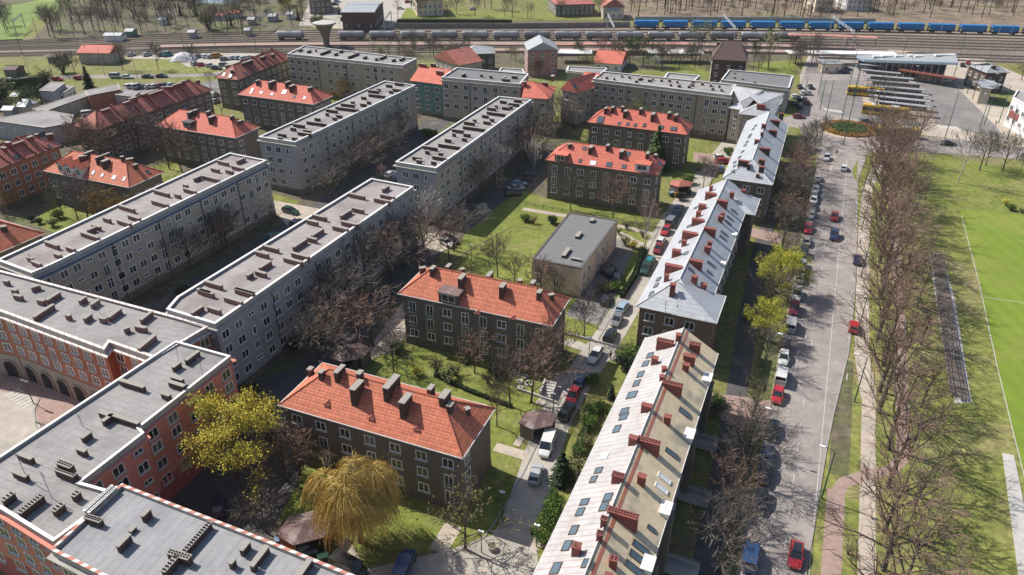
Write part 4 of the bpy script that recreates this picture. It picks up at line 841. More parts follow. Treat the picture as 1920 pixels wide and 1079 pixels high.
M3 = hip_block('corner_house', 'red roofed gabled house with roof opening between the bare trees and the taupe block', 'apartment house', [(1050, 168), (1082, 176), (1090, 152)], 11, 3.4, hip=(False, False), axis='y', tilem='tilesmooth', wall='w_grey', zs=(3.0, 6.0, 8.8), spacing=3.2, pattern='w', skylights=[((1078, 163), 1.4, 1.4)])
M4 = hip_block('corner_house', 'red roofed house touching the left end of the taupe block', 'apartment house', [(1082, 163), (1112, 167), (1118, 148)], 11, 3.2, hip=(False, False), tilem='tilesmooth', wall='w_grey', zs=(3.0, 6.0, 8.8), spacing=3.2, pattern='w')
# ================================================================== SILVER-ROOFED ROWS ALONG THE AVENUE
RED = ('stackred', 'stackred')
far_l, far_r, near_r = G(1208, 640, 9.6), G(1346, 665, 9.6), G(1217, 1079, 9.6)
vd = (near_r - far_r).normalized(); ud = Vector((-vd.y, vd.x, 0))          # ud: towards the avenue
if ud.x < 0: ud = -ud
wid = (far_r - far_l).dot(ud); A0 = far_r + vd * 105 - ud * wid; B0 = far_r + vd * 105; C0 = far_r
S0s = zz((960, 540), 4, [(1090, 385, 1212, 410, 1.5, .8, 1), (1240, 350, 1262, 352, 1.4, .7), (1050, 520, 1095, 530, 1.3, .7), (1130, 600, 1155, 600, .8, .6), (1112, 660, 1140, 665, .8, .6), (1335, 412, 1415, 430, 1.5, .8, 1), (1290, 498, 1375, 520, 1.5, .8), (1283, 570, 1330, 580, 1.3, .7), (1135, 700, 1278, 740, 1.5, .8, 1), (975, 872, 1048, 890, 1.2, .7), (1145, 958, 1193, 970, 1.5, .7)]) + \
    zz((960, 809), 4, [(880, 42, 940, 50, 1.3, .7), (945, 50, 1110, 95, 1.5, .8, 1), (755, 315, 840, 340, 1.3, .7, 1), (948, 325, 1003, 345, 1.6, .7), (722, 580, 945, 650, 1.5, .8, 1), (675, 650, 705, 658, 1.4, .6, 1), (645, 760, 675, 768, 1.3, .6, 1), (455, 848, 515, 865, 1.6, .8), (733, 948, 792, 962, 1.5, .7, 1), (700, 1079, 750, 1090, 1.4, .7)])
S0k = [((960 + a_ / 4, 540 + b_ / 4), *r) for a_, b_, *r in [(1035, 508, 1.5, 1.0), (1003, 570, 1.5, 1), (965, 650, 1.5, 1), (935, 717, 1.5, 1), (900, 805, 1.6, 1.5), (842, 930, 1.6, 1.2), (840, 965, 1.6, 1.2), (788, 1060, 1.5, 1), (1295, 940, 1.0, 1.9)]] + \
      [((960 + a_ / 4, 809 + b_ / 4), *r) for a_, b_, *r in [(695, 190, 1.1, 1, 'white'), (650, 295, 1.1, 1), (612, 362, 1.2, .9), (720, 496, 1.3, 1.1), (545, 532, 1.1, 1.1), (690, 567, 1.4, 1), (512, 606, 1.3, 1), (465, 742, 1.4, 1), (412, 860, 1.5, 1), (330, 1030, 1.6, 1.1), (560, 992, 1.2, 1), (1198, 170, .8, 2.0), (1142, 355, .8, 1.8, 'white'), (1120, 430, .8, 1.8, 'white'), (1045, 735, .6, 1.2), (965, 875, .9, 2.2), (942, 950, .9, 2.2), (912, 1030, .9, 2.2)]]
S0 = hip_block('silver_roof_row', 'long house row with roof half rusty white, half tan, cut by the bottom edge', 'row house', None, 9.6, 3.3, hip=(False, False), axis='y', tilem='seam', tile2='tan', wall='w_brown', gut='gutter', world=[A0, B0, C0], stacks=S0s, stackmats=RED, zs=(2.2, 5.0, 7.8), spacing=3.2, pattern='w', over=.5, skylights=S0k, lim=-.6, sh=1.3, group='silver roofed rows along the avenue')
# red capping board on the tan side of the ridge, little white stair parapets at the eaves
x0, x1, y0, y1 = S0.rect; xm = (x0 + x1) / 2
m = MB(); kk = 3.3 / ((x1 - x0) / 2)
m.face([(xm + .5, y0 + .1, 9.72 + 3.3 - .5 * kk + .03), (xm + .85, y0 + .1, 9.72 + 3.3 - .85 * kk + .03), (xm + .85, y1 - .1, 9.72 + 3.3 - .85 * kk + .03), (xm + .5, y1 - .1, 9.72 + 3.3 - .5 * kk + .03)])
m.build('red_ridge_board', paint('orange_red_board', (.50, .17, .10)), S0.roof)
for p in ((1331, 709), (1298, 815), (1255, 955), (1226, 1060)):
    z = 10.4
    c = S0.L(G(p[0], p[1], z)); m = MB(); m.box((0, 0, 0), (1.1, 1.9, 1.0)); m.box((.0, 0, .54), (1.3, 2.1, .08)); m.build('stair_parapet', MT['white'], S0.root, loc=(x1 - .35, c[1], 9.95))
    m = MB(); m.box((0, 0, 4.6), (1.3, 2.4, 9.2)); m.build('stair_tower', MT['w_dark'], S0.root, loc=(x1 - .05, c[1], 0))
# painted red patches on the roof
for pts, sd_ in (([(1042, 1049), (1054, 1045), (1060, 1052), (1040, 1051)], 0),):
    pass
S1p = [(1193, 575), (1337, 606), (1395, 400)]
A1, B1 = G(1193, 575, 10), G(1343, 607, 10); C1 = G(1420, 380, 10); v1 = Vector((-(B1 - A1).normalized().y, (B1 - A1).normalized().x, 0))
dep1 = (C1 - B1).dot(v1)
D1 = G(1313, 357, 10); dep1 = (D1 - A1).dot(v1)
S1s = zz((1180, 330), 3, [(430, 95, 488, 102, 1.3, .8), (453, 58, 470, 60, 1.4, .7), (392, 160, 432, 166, 1.4, .8), (380, 200, 402, 205, 1.4, .7), (355, 240, 420, 250, 1.3, .8), (302, 312, 382, 328, 1.4, .8), (300, 362, 320, 368, 1.4, .6), (244, 415, 290, 422, 1.5, .8), (205, 495, 295, 515, 1.4, .8), (200, 555, 222, 562, 1.5, .6), (232, 608, 262, 612, 2.6, .8),
                          (495, 135, 555, 145, 1.4, .8), (568, 93, 590, 97, 1.5, .7), (632, 78, 655, 82, 1.5, .7), (502, 225, 528, 230, 1.5, .7), (516, 208, 538, 213, 1.4, .6), (422, 290, 488, 302, 1.4, .8), (442, 370, 466, 374, 1.5, .6), (425, 397, 458, 403, 1.5, .7), (342, 470, 413, 485, 1.4, .8), (355, 562, 382, 570, 1.6, .8), (405, 605, 435, 612, 1.5, .8)])
fr_w = (B1 - A1).length; ux = (B1 - A1).normalized()
S1k = [((1180 + a_ / 3, 330 + b_ / 3), *r) for a_, b_, *r in [(165, 583, 1.5, .8), (152, 617, 1.5, .8), (125, 665, 1.6, .8), (320, 437, 1.3, .8), (290, 370, 1.2, .8), (335, 285, 1.2, .8), (375, 180, 1.2, .8), (588, 200, .8, 1.6), (565, 240, .8, 1.6), (555, 265, .8, 1.6), (532, 325, .8, 1.6), (525, 350, .8, 1.6), (460, 500, .8, 1.8), (450, 545, .8, 1.2), (345, 530, .8, 1.2), (445, 715, .6, 1.0), (288, 727, 1.0, 1.1)]]
S1 = hip_block('silver_roof_row', 'silver roofed row with hipped near end and brown end wall, behind the rusty seamed roof', 'row house', None, 10, 3.5, hip=(True, False), axis='y', tilem='silver', wall='w_brown', gut='gutter', world=[A1, A1 + ux * (fr_w - 1.9), A1 + ux * (fr_w - 1.9) + v1 * (dep1 - .01)], stacks=S1s, stackmats=RED, zs=(2.6, 5.5, 8.2), spacing=3.9, pattern='w', over=.5, skylights=S1k, lim=-.6, group='silver roofed rows along the avenue', ridgeshift=0)
# projecting end wings of that row
for k, (a_, dpt) in enumerate(((0.0, 9.0), (dep1 - 9.0, 9.0))):
    W0 = S1.L(A1 + v1 * a_); e = 10.14
    wx0 = W0[0] + fr_w * .45; wx1 = W0[0] + fr_w; wy0 = W0[1] - .02 - (.0 if k == 0 else 0); wy1 = W0[1] + dpt
    m = MB(); m.prism([(wx0, wy0 + .5), (wx1 - .5, wy0 + .5), (wx1 - .5, wy1 - .5), (wx0, wy1 - .5)], -.3, 9.96); m.build('wing_wall', MT['w_brown' if k == 0 else 'w_dark'], S1.root)
    q = MB(); ap = (W0[0] + (fr_w - 1.9) / 2, (wy0 + wy1) / 2, e + 3.44)
    q.face([(wx0 - 2, wy0, e), (wx1, wy0, e), ap] if k == 1 else [(wx0 + 1, wy0, e + .0), (wx1, wy0, e), ap]); q.face([(wx1, wy0, e), (wx1, wy1, e), ap]); q.face([(wx1, wy1, e), (wx0 - (2 if k == 0 else 0), wy1, e), ap])
    q.prism([(wx0, wy0), (wx1, wy0), (wx1, wy1), (wx0, wy1)], 9.95, e - .004, top=False, bottom=True)
    q.build('wing_roof', MT['silver'], S1.roof)
    g_ = MB(); g_.tube([(wx0, wy0 - .08, e - .08), (wx1 + .08, wy0 - .08, e - .08), (wx1 + .08, wy1 + .08, e - .08), (wx0 + 1.5, wy1 + .08, e - .08)], .11, 5); g_.build('wing_gutter', MT['gutter'], S1.root)
    if k == 0:
        for x in (.18, .5, .82):
            for z in (2.6, 5.5, 8.2): pass
x0, x1, y0, y1 = S1.rect
for p in ((1374, 440), (1356, 495)):
    c = S1.L(G(p[0], p[1], 10.5)); m = MB(); m.box((0, 0, 0), (.9, 1.3, .9)); m.build('stair_parapet', MT['white'], S1.root, loc=(x1 - .4, c[1], 10.3))
A2, B2, C2_, D2 = G(1355, 335, 10), G(1448, 348, 10), G(1490, 236, 10), G(1420, 195, 10)
S2s = zz((1250, 230), 7.195, [(970, 510, 1110, 525, 1.4, .8), (1095, 565, 1125, 570, 1.5, .6), (1210, 700, 1255, 708, .8, .5), (1245, 500, 1330, 510, 1.4, .8), (1250, 595, 1320, 600, 1.4, .8), (1250, 345, 1400, 350, 1.4, .8), (1285, 25, 1345, 30, 1.3, .8), (1270, 135, 1310, 140, 1.2, .6), (1190, 235, 1250, 240, 1.2, .7)]) + zz((1440, 0), 4, [(20, 900, 90, 910, 1.3, .8), (85, 850, 120, 855, 1.3, .7), (10, 975, 70, 985, 1.3, .8)])
S2 = hip_block('silver_roof_row', 'farther silver roofed row next to the bare street trees and roundabout', 'row house', None, 10, 3.4, hip=(True, False), axis='y', tilem='silver', wall='w_dark', gut='gutter', world=[A2, B2, B2 + Vector((-(B2 - A2).normalized().y, (B2 - A2).normalized().x, 0)) * (C2_ - B2).length * .98], stacks=S2s, stackmats=('stack', 'stackred'), zs=(2.6, 5.5, 8.2), spacing=3.6, pattern='w', over=.5, lim=-.6, group='silver roofed rows along the avenue',
               skylights=[((1250 + a_ / 7.195, 230 + b_ / 7.195), 1.5, .8) for a_, b_ in [(895, 655), (920, 590), (920, 540), (985, 470), (1025, 395), (1060, 310), (1085, 265), (1115, 200), (1130, 170), (1170, 90), (1200, 45)]])
S3 = hip_block('white_roof_wing', 'cross wing with white hipped roof and red stacks at the end of the silver row', 'row house', [(1385, 214), (1450, 222), (1468, 186)], 10.5, 4.2, tilem='silver', wall='w_grey', gut='gutter', zs=(2.6, 5.5, 8.2), pattern='n', stacks=zz((1200, 100), 8, [(1690, 655, 1760, 660, 1.3, .9), (1760, 765, 1890, 780, 1.6, 1), (1850, 670, 1920, 680, 1.3, 1)]), stackmats=RED)
S4 = hip_block('blue_side_roof_wing', 'wing with pale roof and blue shaded hip touching the right end of the taupe block', 'row house', [(1366, 203), (1394, 208), (1440, 178)], 10.5, 4.6, axis='x', tilem='silver', wall='w_grey', gut='gutter', zs=(2.6, 5.5, 8.2), pattern='n', depth=14)
flush_later = True
# ================================================================== TREES
def bark(name, c, c2=None): return M(name, c, .95, c2 or tuple(x * .6 for x in c), 2.5, 5, rand=.15)
MT['bark'] = bark('bark', (.155, .125, .10)); MT['barkred'] = bark('reddish_twigs', (.25, .165, .125), (.16, .105, .08)); MT['barkgrey'] = bark('grey_twigs', (.165, .14, .12), (.10, .088, .075))
MT['barkdark'] = bark('dark_twigs', (.11, .09, .075)); MT['barkpale'] = M('birch_bark', (.62, .58, .54), .9, (.3, .26, .23), 3, 5); MT['pinktwig'] = bark('purplish_birch_twigs', (.34, .22, .20))
def leafm(name, c, c2, scale=.8):
    m = M(name, c, .8, c2, scale, 3, contrast=.3, rand=.1, spec=.2)
    b = m.node_tree.nodes['Principled BSDF']; return m
MT['lf_yellow'] = leafm('yellow_green_buds', (.64, .54, .08), (.44, .38, .06)); MT['lf_lime'] = leafm('lime_buds', (.52, .49, .07), (.34, .34, .05))
MT['lf_gold'] = leafm('golden_willow_twigs', (.70, .52, .18), (.46, .34, .10)); MT['lf_olive'] = leafm('olive_buds', (.22, .20, .07), (.13, .12, .045))
MT['lf_orange'] = leafm('orange_buds', (.30, .185, .05), (.19, .13, .04)); MT['lf_red'] = leafm('reddish_buds', (.22, .11, .08), (.15, .08, .06))
MT['lf_green'] = leafm('fresh_green_leaves', (.12, .19, .035), (.06, .11, .02)); MT['lf_dark'] = leafm('dark_needles', (.035, .06, .025), (.018, .032, .015)); MT['lf_mid'] = leafm('mid_needles', (.08, .12, .035), (.04, .07, .02))
MT['lf_white'] = leafm('white_blossom', (.72, .70, .64), (.5, .5, .44)); MT['lf_pink'] = leafm('pink_blossom', (.62, .42, .42), (.45, .3, .3))
MT['lf_palegreen'] = leafm('pale_green_buds', (.26, .28, .11), (.17, .18, .08))
class TreeGen:
    def __init__(s, seed, tw=.02): s.r = random.Random(seed); s.tw = tw; s.trunk = MB(); s.crown = MB(); s.tips = []
    def limb(s, mb, p, d, ln, r0, r1, seg, sides, wob=.12, up=.0):
        pts = [p]; rr = [r0]; q = Vector(p); dd = Vector(d).normalized()
        for i in range(seg):
            dd = (dd + Vector((s.r.uniform(-wob, wob), s.r.uniform(-wob, wob), s.r.uniform(-wob, wob) + up))).normalized()
            q = q + dd * (ln / seg); pts.append(q.copy()); rr.append(r0 + (r1 - r0) * (i + 1) / seg)
        mb.tube(pts, rr, sides, cap=False)
        return pts, dd
    def grow(s, p, d, ln, r, lvl, spec):
        """spec[lvl] = (children, length ratio, spread deg, up bend)"""
        nch, lr, spr, up = spec[lvl]
        last = lvl == len(spec) - 1
        sides = 5 if lvl == 0 else (4 if lvl == 1 else 3)
        seg = 4 if lvl <= 1 else (3 if lvl == 2 else 2)
        mb = s.trunk if lvl == 0 else s.crown
        pts, dd = s.limb(mb, p, d, ln, r, r * (.35 if not last else .4), seg, sides, .13 + .05 * lvl, up)
        if last: s.tips.append((pts[-1], dd)); s.tips.append((pts[len(pts) // 2], dd)); return
        for k in range(nch):
            t = .25 + .75 * (k + s.r.random() * .7) / nch; t = min(t, .99)
            i = min(int(t * seg), seg - 1); f = t * seg - i; q = pts[i].lerp(pts[i + 1], f)
            ax = (pts[i + 1] - pts[i]).normalized(); a = s.r.uniform(0, 6.283)
            u = ax.cross(Vector((0, 0, 1)) if abs(ax.z) < .95 else Vector((1, 0, 0))).normalized(); w = ax.cross(u)
            sp = R(spr * s.r.uniform(.65, 1.25)); nd = ax * math.cos(sp) + (u * math.cos(a) + w * math.sin(a)) * math.sin(sp)
            s.grow(q, nd, ln * lr * s.r.uniform(.7, 1.2) * (1 - .35 * t), r * (.55 - .28 * t) if lvl < 1 else max(r * .42, s.tw * (1.5 if lvl < 2 else 1)), lvl + 1, spec)
def bare(seed, H=14, trunk=3.5, nl=9, spec=None, r=.24, tilt=42, lean=.04, twig=.028, spread=1.0):
    t = TreeGen(seed, twig); rr = t.r
    top = H * .62
    pts, dd = t.limb(t.trunk, Vector((0, 0, -.2)), Vector((rr.uniform(-lean, lean), rr.uniform(-lean, lean), 1)), top, r, r * .38, 6, 7, .05)
    spec = spec or [(6, .55, 42, .06), (5, .55, 40, .04), (4, .6, 38, .02)]
    for k in range(nl):
        f = (k + .4) / nl; z = trunk + (top - trunk) * f; i = min(5, int(z / top * 6)); q = pts[i].lerp(pts[i + 1], z / top * 6 - i) if i < 6 else pts[-1]
        a = k * 2.4 + rr.uniform(-.4, .4); el = R(90 - tilt * (1.15 - .6 * f)); 
        d = Vector((math.cos(a) * math.cos(el), math.sin(a) * math.cos(el), math.sin(el)))
        t.grow(q, d, (H - z) * rr.uniform(.62, .82) * spread, r * (.42 - .18 * f), 0, spec)
    return t
def leafmesh(tips, n, size, spread, seed, droop=0.0, flat_=False, aspect=1.0):
    r = random.Random(seed); m = MB()
    for (p, d) in tips:
        for k in range(n):
            c = Vector(p) + Vector((r.gauss(0, spread), r.gauss(0, spread), r.gauss(0, spread)))
            u = Vector((r.uniform(-1, 1), r.uniform(-1, 1), r.uniform(-1, 1))).normalized(); w = u.cross(Vector((r.uniform(-1, 1), r.uniform(-1, 1), r.uniform(-1, 1)))).normalized()
            s_ = size * r.uniform(.6, 1.3); m.face([c - u * s_, c - w * s_ * aspect * .6, c + u * s_, c + w * s_ * aspect * .6])
    return m
TREES = {}
def reg(name, objname, trunk, crown, leaf=None, tm='bark', cm='bark', lm='lf_yellow', cname='crown'):
    root = thing(objname, 'x', 'tree')
    to = trunk.build('trunk', MT[tm], root) if trunk.v else None
    co = crown.build(cname, MT[cm], root) if crown.v else None
    if leaf: leaf.build('leaves' if crown.v else 'crown', MT[lm], root if not crown.v else co)
    TREES[name] = root
def willow(seed):
    t = bare(seed, 11.5, 2.6, 7, [(5, .6, 40, .06), (4, .6, 38, 0)], .36, 48)
    r = random.Random(seed + 1); m = MB()
    lobes = [(Vector((r.uniform(-3.0, 3.0), r.uniform(-3.0, 3.0), r.uniform(4.6, 9.6))), r.uniform(1.1, 2.1)) for k in range(17)] + [(Vector((.8, 0, 10.4)), 1.5), (Vector((-.9, .5, 9.4)), 1.6)]
    for (c0, rad) in lobes:
        for k in range(190):
            a = r.uniform(0, 6.283); e = math.asin(r.uniform(.05, 1)); n = Vector((math.cos(a) * math.cos(e), math.sin(a) * math.cos(e), math.sin(e) * .8))
            q = c0 + n * rad * r.uniform(.6, 1.05); out = (Vector((n.x, n.y, 0)) + Vector((q.x, q.y, 0)) * .12); pts = [q]; dd = (out * .7 + Vector((r.uniform(-.25, .25), r.uniform(-.25, .25), .15))).normalized(); L = r.uniform(1.6, 4.4)
            for i in range(5):
                dd = (dd + Vector((r.uniform(-.1, .1), r.uniform(-.1, .1), -.5))).normalized(); q = q + dd * (L / 5); pts.append(q.copy())
            if pts[-1].z < 1.6: continue
            s_ = Vector((r.uniform(-1, 1), r.uniform(-1, 1), r.uniform(-.3, .3))).normalized() * .024
            for i in range(5): m.face([pts[i] - s_, pts[i] + s_, pts[i + 1] + s_, pts[i + 1] - s_])
            for i in range(1, 6):
                for j in range(2):
                    c = pts[i] + Vector((r.gauss(0, .06), r.gauss(0, .06), r.gauss(0, .12))); u = Vector((r.uniform(-1, 1), r.uniform(-1, 1), r.uniform(-1, 1))).normalized() * .05; w = Vector((r.uniform(-.03, .03), r.uniform(-.03, .03), .13)); m.face([c - u, c - w, c + u, c + w])
    return t, m
def conifer(seed, H=11, R0=2.4, base=.8):
    r = random.Random(seed); tr = MB(); tr.tube([(0, 0, -.2), (0, 0, H * .5), (0, 0, H)], [.2, .12, .03], 6); m = MB()
    z = base
    while z < H - .2:
        f = (z - base) / (H - base); rad = R0 * (1 - f) ** .85 + .12; n = int(9 + 7 * (1 - f))
        for k in range(n):
            a = r.uniform(0, 6.283); L = rad * r.uniform(.65, 1.12); zz_ = z + r.uniform(-.2, .2)
            for j in range(5):
                t0 = j / 5; t1 = (j + 1.4) / 5; w = .38 * (1 - t0 * .6); dz = -.28 * L * t0 ** 1.3; dz1 = -.28 * L * t1 ** 1.3 + r.uniform(-.06, .06)
                ca, sa = math.cos(a + r.uniform(-.1, .1)), math.sin(a + r.uniform(-.1, .1))
                p0 = Vector((ca * L * t0, sa * L * t0, zz_ + dz)); p1 = Vector((ca * L * t1, sa * L * t1, zz_ + dz1)); s_ = Vector((-sa, ca, r.uniform(-.3, .3))) * w
                m.face([p0 - s_, p0 + s_, p1 + s_ * .5, p1 - s_ * .5])
        z += .34
    return tr, m
def bush(seed, w=2.0, h=2.0, n=700, leaf=.12, stems=26):
    r = random.Random(seed); tr = MB(); m = MB(); tips = []
    for k in range(stems):
        a = r.uniform(0, 6.283); sp = r.random() ** .5; p = Vector((r.uniform(-.15, .15), r.uniform(-.15, .15), 0)); e = Vector((math.cos(a) * sp * w / 2, math.sin(a) * sp * w / 2, h * r.uniform(.6, 1)))
        mid = p.lerp(e, .5) + Vector((0, 0, .15 * h)); tr.tube([p, mid, e], [.035, .025, .012], 3, cap=False); tips += [mid, e]
        for j in range(5):
            q = p.lerp(e, r.uniform(.4, .9)) + Vector((0, 0, .1)); e2 = q + Vector((r.gauss(0, .3), r.gauss(0, .3), r.uniform(.2, .5))) * w * .3; tr.tube([q, e2], [.018, .01], 3, cap=False); tips.append(e2)
    for k in range(n):
        c = r.choice(tips) + Vector((r.gauss(0, .16), r.gauss(0, .16), r.gauss(0, .14))) * w * .6
        if c.z < .1: c.z = .1 + r.random() * .3
        u = Vector((r.uniform(-1, 1), r.uniform(-1, 1), r.uniform(-1, 1))).normalized() * leaf; v = u.cross(Vector((r.uniform(-1, 1), r.uniform(-1, 1), r.uniform(-1, 1)))).normalized() * leaf * .7
        m.face([c - u, c - v, c + u, c + v])
    return tr, m
BSPEC = [(8, .6, 42, .07), (6, .62, 42, .05), (6, .68, 40, .03)]
for i, sd_ in enumerate((11, 12, 13, 14)):
    t = bare(sd_, 14.5, 3.4, 11 if i > 1 else 9, BSPEC if i > 1 else [(7, .6, 42, .08), (6, .62, 42, .06), (6, .68, 40, .04)], .33, 44 if i > 1 else 48, spread=1.08, twig=.026); reg('av%d' % i, 'bare_tree', t.trunk, t.crown, tm='bark', cm='barkred')
for i, sd_ in enumerate((21, 22, 23)):
    t = bare(sd_, 12, 2.4, 11, BSPEC, .22, 46, spread=1.05); reg('gr%d' % i, 'bare_tree', t.trunk, t.crown, tm='barkdark', cm='barkgrey')
for i, sd_ in enumerate((31, 32, 33)):
    t = bare(sd_, 11, 2.0, 11, [(8, .58, 44, .05), (6, .6, 44, .03), (6, .68, 42, .02)], .2, 50, spread=1.05); lf = leafmesh(t.tips[::3], 1, .09, .12, sd_); reg('rd%d' % i, 'bare_tree', t.trunk, t.crown, lf, tm='barkdark', cm='barkred', lm='lf_red')
t = bare(41, 14, 2.4, 16, [(6, .5, 26, .05), (5, .55, 26, .0), (4, .6, 24, -.02)], .16, 26, twig=.01, spread=.9); reg('birch', 'birch_tree', t.trunk, t.crown, tm='barkpale', cm='pinktwig')
t = bare(42, 13, 2.6, 12, [(5, .5, 34, .05), (4, .55, 30, .0), (3, .6, 24, -.02)], .15, 34); reg('birchw', 'birch_tree', t.trunk, t.crown, tm='barkpale', cm='barkpale')
t = bare(43, 15, 4, 12, [(5, .5, 30, .04), (4, .55, 30, .0), (3, .6, 28, -.02)], .17, 30); lf = leafmesh(t.tips, 1, .10, .15, 43); reg('birchg', 'birch_tree', t.trunk, t.crown, lf, tm='barkpale', cm='barkgrey', lm='lf_palegreen')
for i, sd_ in enumerate((51, 52)):
    t = bare(sd_, 11, 2.2, 9, [(5, .6, 44, .05), (4, .6, 42, .03), (3, .6, 40, .02)], .22, 52); lf = leafmesh(t.tips, 42, .095, .36, sd_); reg('yel%d' % i, 'budding_tree', t.trunk, t.crown, lf, cm='barkdark', lm='lf_yellow' if i == 0 else 'lf_lime')
t = bare(53, 11, 2.4, 9, [(5, .6, 44, .05), (4, .6, 42, .03), (3, .6, 40, .02)], .22, 46); lf = leafmesh(t.tips, 3, .12, .22, 53); reg('lime', 'budding_tree', t.trunk, t.crown, lf, cm='barkdark', lm='lf_lime')
t = bare(54, 9, 2.0, 9, [(5, .6, 44, .05), (4, .6, 42, .03), (3, .6, 40, .02)], .17, 50); lf = leafmesh(t.tips, 3, .11, .2, 54); reg('olive', 'budding_tree', t.trunk, t.crown, lf, cm='barkdark', lm='lf_olive')
t = bare(55, 9, 1.6, 9, [(5, .6, 44, .05), (4, .6, 42, .03), (3, .6, 40, .02)], .17, 50); lf = leafmesh(t.tips, 5, .15, .3, 55); reg('orange', 'budding_tree', t.trunk, t.crown, lf, cm='barkdark', lm='lf_orange')
t = bare(56, 6, 1.2, 8, [(5, .6, 44, .05), (4, .6, 42, .03), (3, .6, 40, .02)], .1, 50); lf = leafmesh(t.tips, 5, .10, .18, 56); reg('blossomw', 'blossom_tree', t.trunk, t.crown, lf, cm='barkdark', lm='lf_white')
reg('blossomp', 'blossom_tree', t.trunk, t.crown, leafmesh(t.tips, 4, .09, .18, 57), cm='barkdark', lm='lf_pink')
t, m = willow(61); reg('willow', 'willow_tree', t.trunk, t.crown, m, tm='bark', cm='bark', lm='lf_gold')
tr, m = conifer(71, 11, 2.6); reg('con', 'conifer', tr, MB(), m, lm='lf_mid'); tr, m = conifer(72, 7, 1.7, .4); reg('cond', 'conifer', tr, MB(), m, lm='lf_dark')
# slender wood trees and dense evergreen
for i, sd_ in enumerate((81, 82, 83)):
    t = bare(sd_, 17, 6.5, 9, [(8, .6, 40, .06), (9, .7, 40, .03)], .3, 44, twig=.06, spread=1.0); reg('wd%d' % i, 'woodland_tree', t.trunk, t.crown, tm='barkdark', cm='barkgrey' if i == 1 else 'barkred')
t = bare(84, 14, 2.5, 11, [(6, .6, 44, .06), (6, .62, 40, .03)], .24, 46, twig=.045, spread=1.0); reg('wg', 'woodland_tree', t.trunk, t.crown, leafmesh(t.tips, 4, .22, .45, 84), tm='barkdark', cm='barkgrey', lm='lf_palegreen')
reg('wo', 'woodland_tree', t.trunk, t.crown, leafmesh(t.tips, 1, .2, .4, 85), tm='barkdark', cm='barkgrey', lm='lf_olive')
reg('ev', 'evergreen_tree', t.trunk, t.crown, leafmesh(t.tips, 9, .28, .5, 86), tm='barkdark', cm='barkdark', lm='lf_mid')
for nm, w_, h_, n_l, lm in (('bgreen', 2.4, 1.5, 1500, 'lf_green'), ('bbare', 2.6, 2.2, 40, 'lf_red'), ('bolive', 2.4, 1.8, 600, 'lf_palegreen'), ('bdark', 2.2, 1.6, 1500, 'lf_dark'), ('byellow', 2.4, 1.8, 700, 'lf_yellow')):
    tr, m = bush(hash(nm) % 97 if False else len(nm) * 7 + n_l % 13, w_, h_, n_l, .12, 30); reg(nm, 'shrub', MB(), tr, m, cm='barkdark', lm=lm)
for t_ in TREES.values():
    def hide(o):
        o.hide_render = True
        for c in o.children: hide(c)
    hide(t_)
def tree(kind, p, h=None, label='', group=None, cat='tree', rz=None, world=False, wide=1.0, name=None):
    src = TREES[kind]; root = src.copy(); COL.objects.link(root)
    if name: root.name = name
    q = clear_of_buildings(p if world else G(p[0], p[1]), 1.2 if kind[0] != 'b' else .6); root.location = (q[0], q[1], 0)
    BASEH = dict(av=14.5, gr=12, rd=11, bi=14, ye=11, li=11, ol=9, orr=9, bl=6, wi=13.5, co=11, wd=17, wg=14, wo=14, ev=14, bg=1.5, bb=2.2, bd=1.6, by=1.8, bo=1.8)
    key = kind[:2]; bh = {'or': 9, 'bi': 13.5, 'bo': 1.8}.get(key, BASEH.get(key, 12))
    if kind == 'cond': bh = 7
    if kind.startswith('bl'): bh = 6
    s_ = 1.0 if h is None else h / bh
    root.scale = (s_ * wide, s_ * wide, s_); root.rotation_euler = (0, 0, random.uniform(0, 6.28) if rz is None else rz)
    tag(root, label, cat, group)
    def cp(ch, par):
        c = ch.copy(); COL.objects.link(c); c.parent = par; c.hide_render = False
        for k in ch.children: cp(k, c)
    for ch in src.children: cp(ch, root)
    root.hide_render = False
    return root
def drop_templates():
    def rm(o):
        for c in list(o.children): rm(c)
        bpy.data.objects.remove(o)
    for t_ in TREES.values(): rm(t_)
# --- the avenue of tall trees between carriageway and playing field
p0 = G(1656, 939); k = 0
AV = 'tall bare avenue trees right of the carriageway'
for i in range(22):
    q = p0 + dirv * (-20 + i * 7.7 + random.uniform(-1.2, 1.2)) + n_ * random.uniform(-.6, .8)
    tree('av%d' % (i % 2 if i < 8 else 2 + i % 2), q, random.uniform(14.5, 17.5), 'tall reddish bare tree right of the carriageway, %s from the bottom' % ordw(i), AV, world=True, wide=1.12)
q1 = G(1722, 700)
for i in range(8):
    q = q1 + dirv * (-8 + i * 16 + random.uniform(-2, 2)) + n_ * random.uniform(-1, 1)
    tree('gr%d' % (i % 3) if i % 3 else 'av%d' % (i % 2), q, random.uniform(9.0, 11.5), 'bare tree between the red path and the bleachers, %s from the bottom of the photo' % ordw(i), 'second row of bare trees by the playing field', world=True)
for i, (p, h) in enumerate((((1700, 1085), 10), ((1712, 960), 8), ((1702, 860), 8))):
    tree('gr%d' % i, p, h, 'thin bare tree on the grass below the bleachers, %s from the bottom' % ordw(i), 'thin bare trees near the runway')
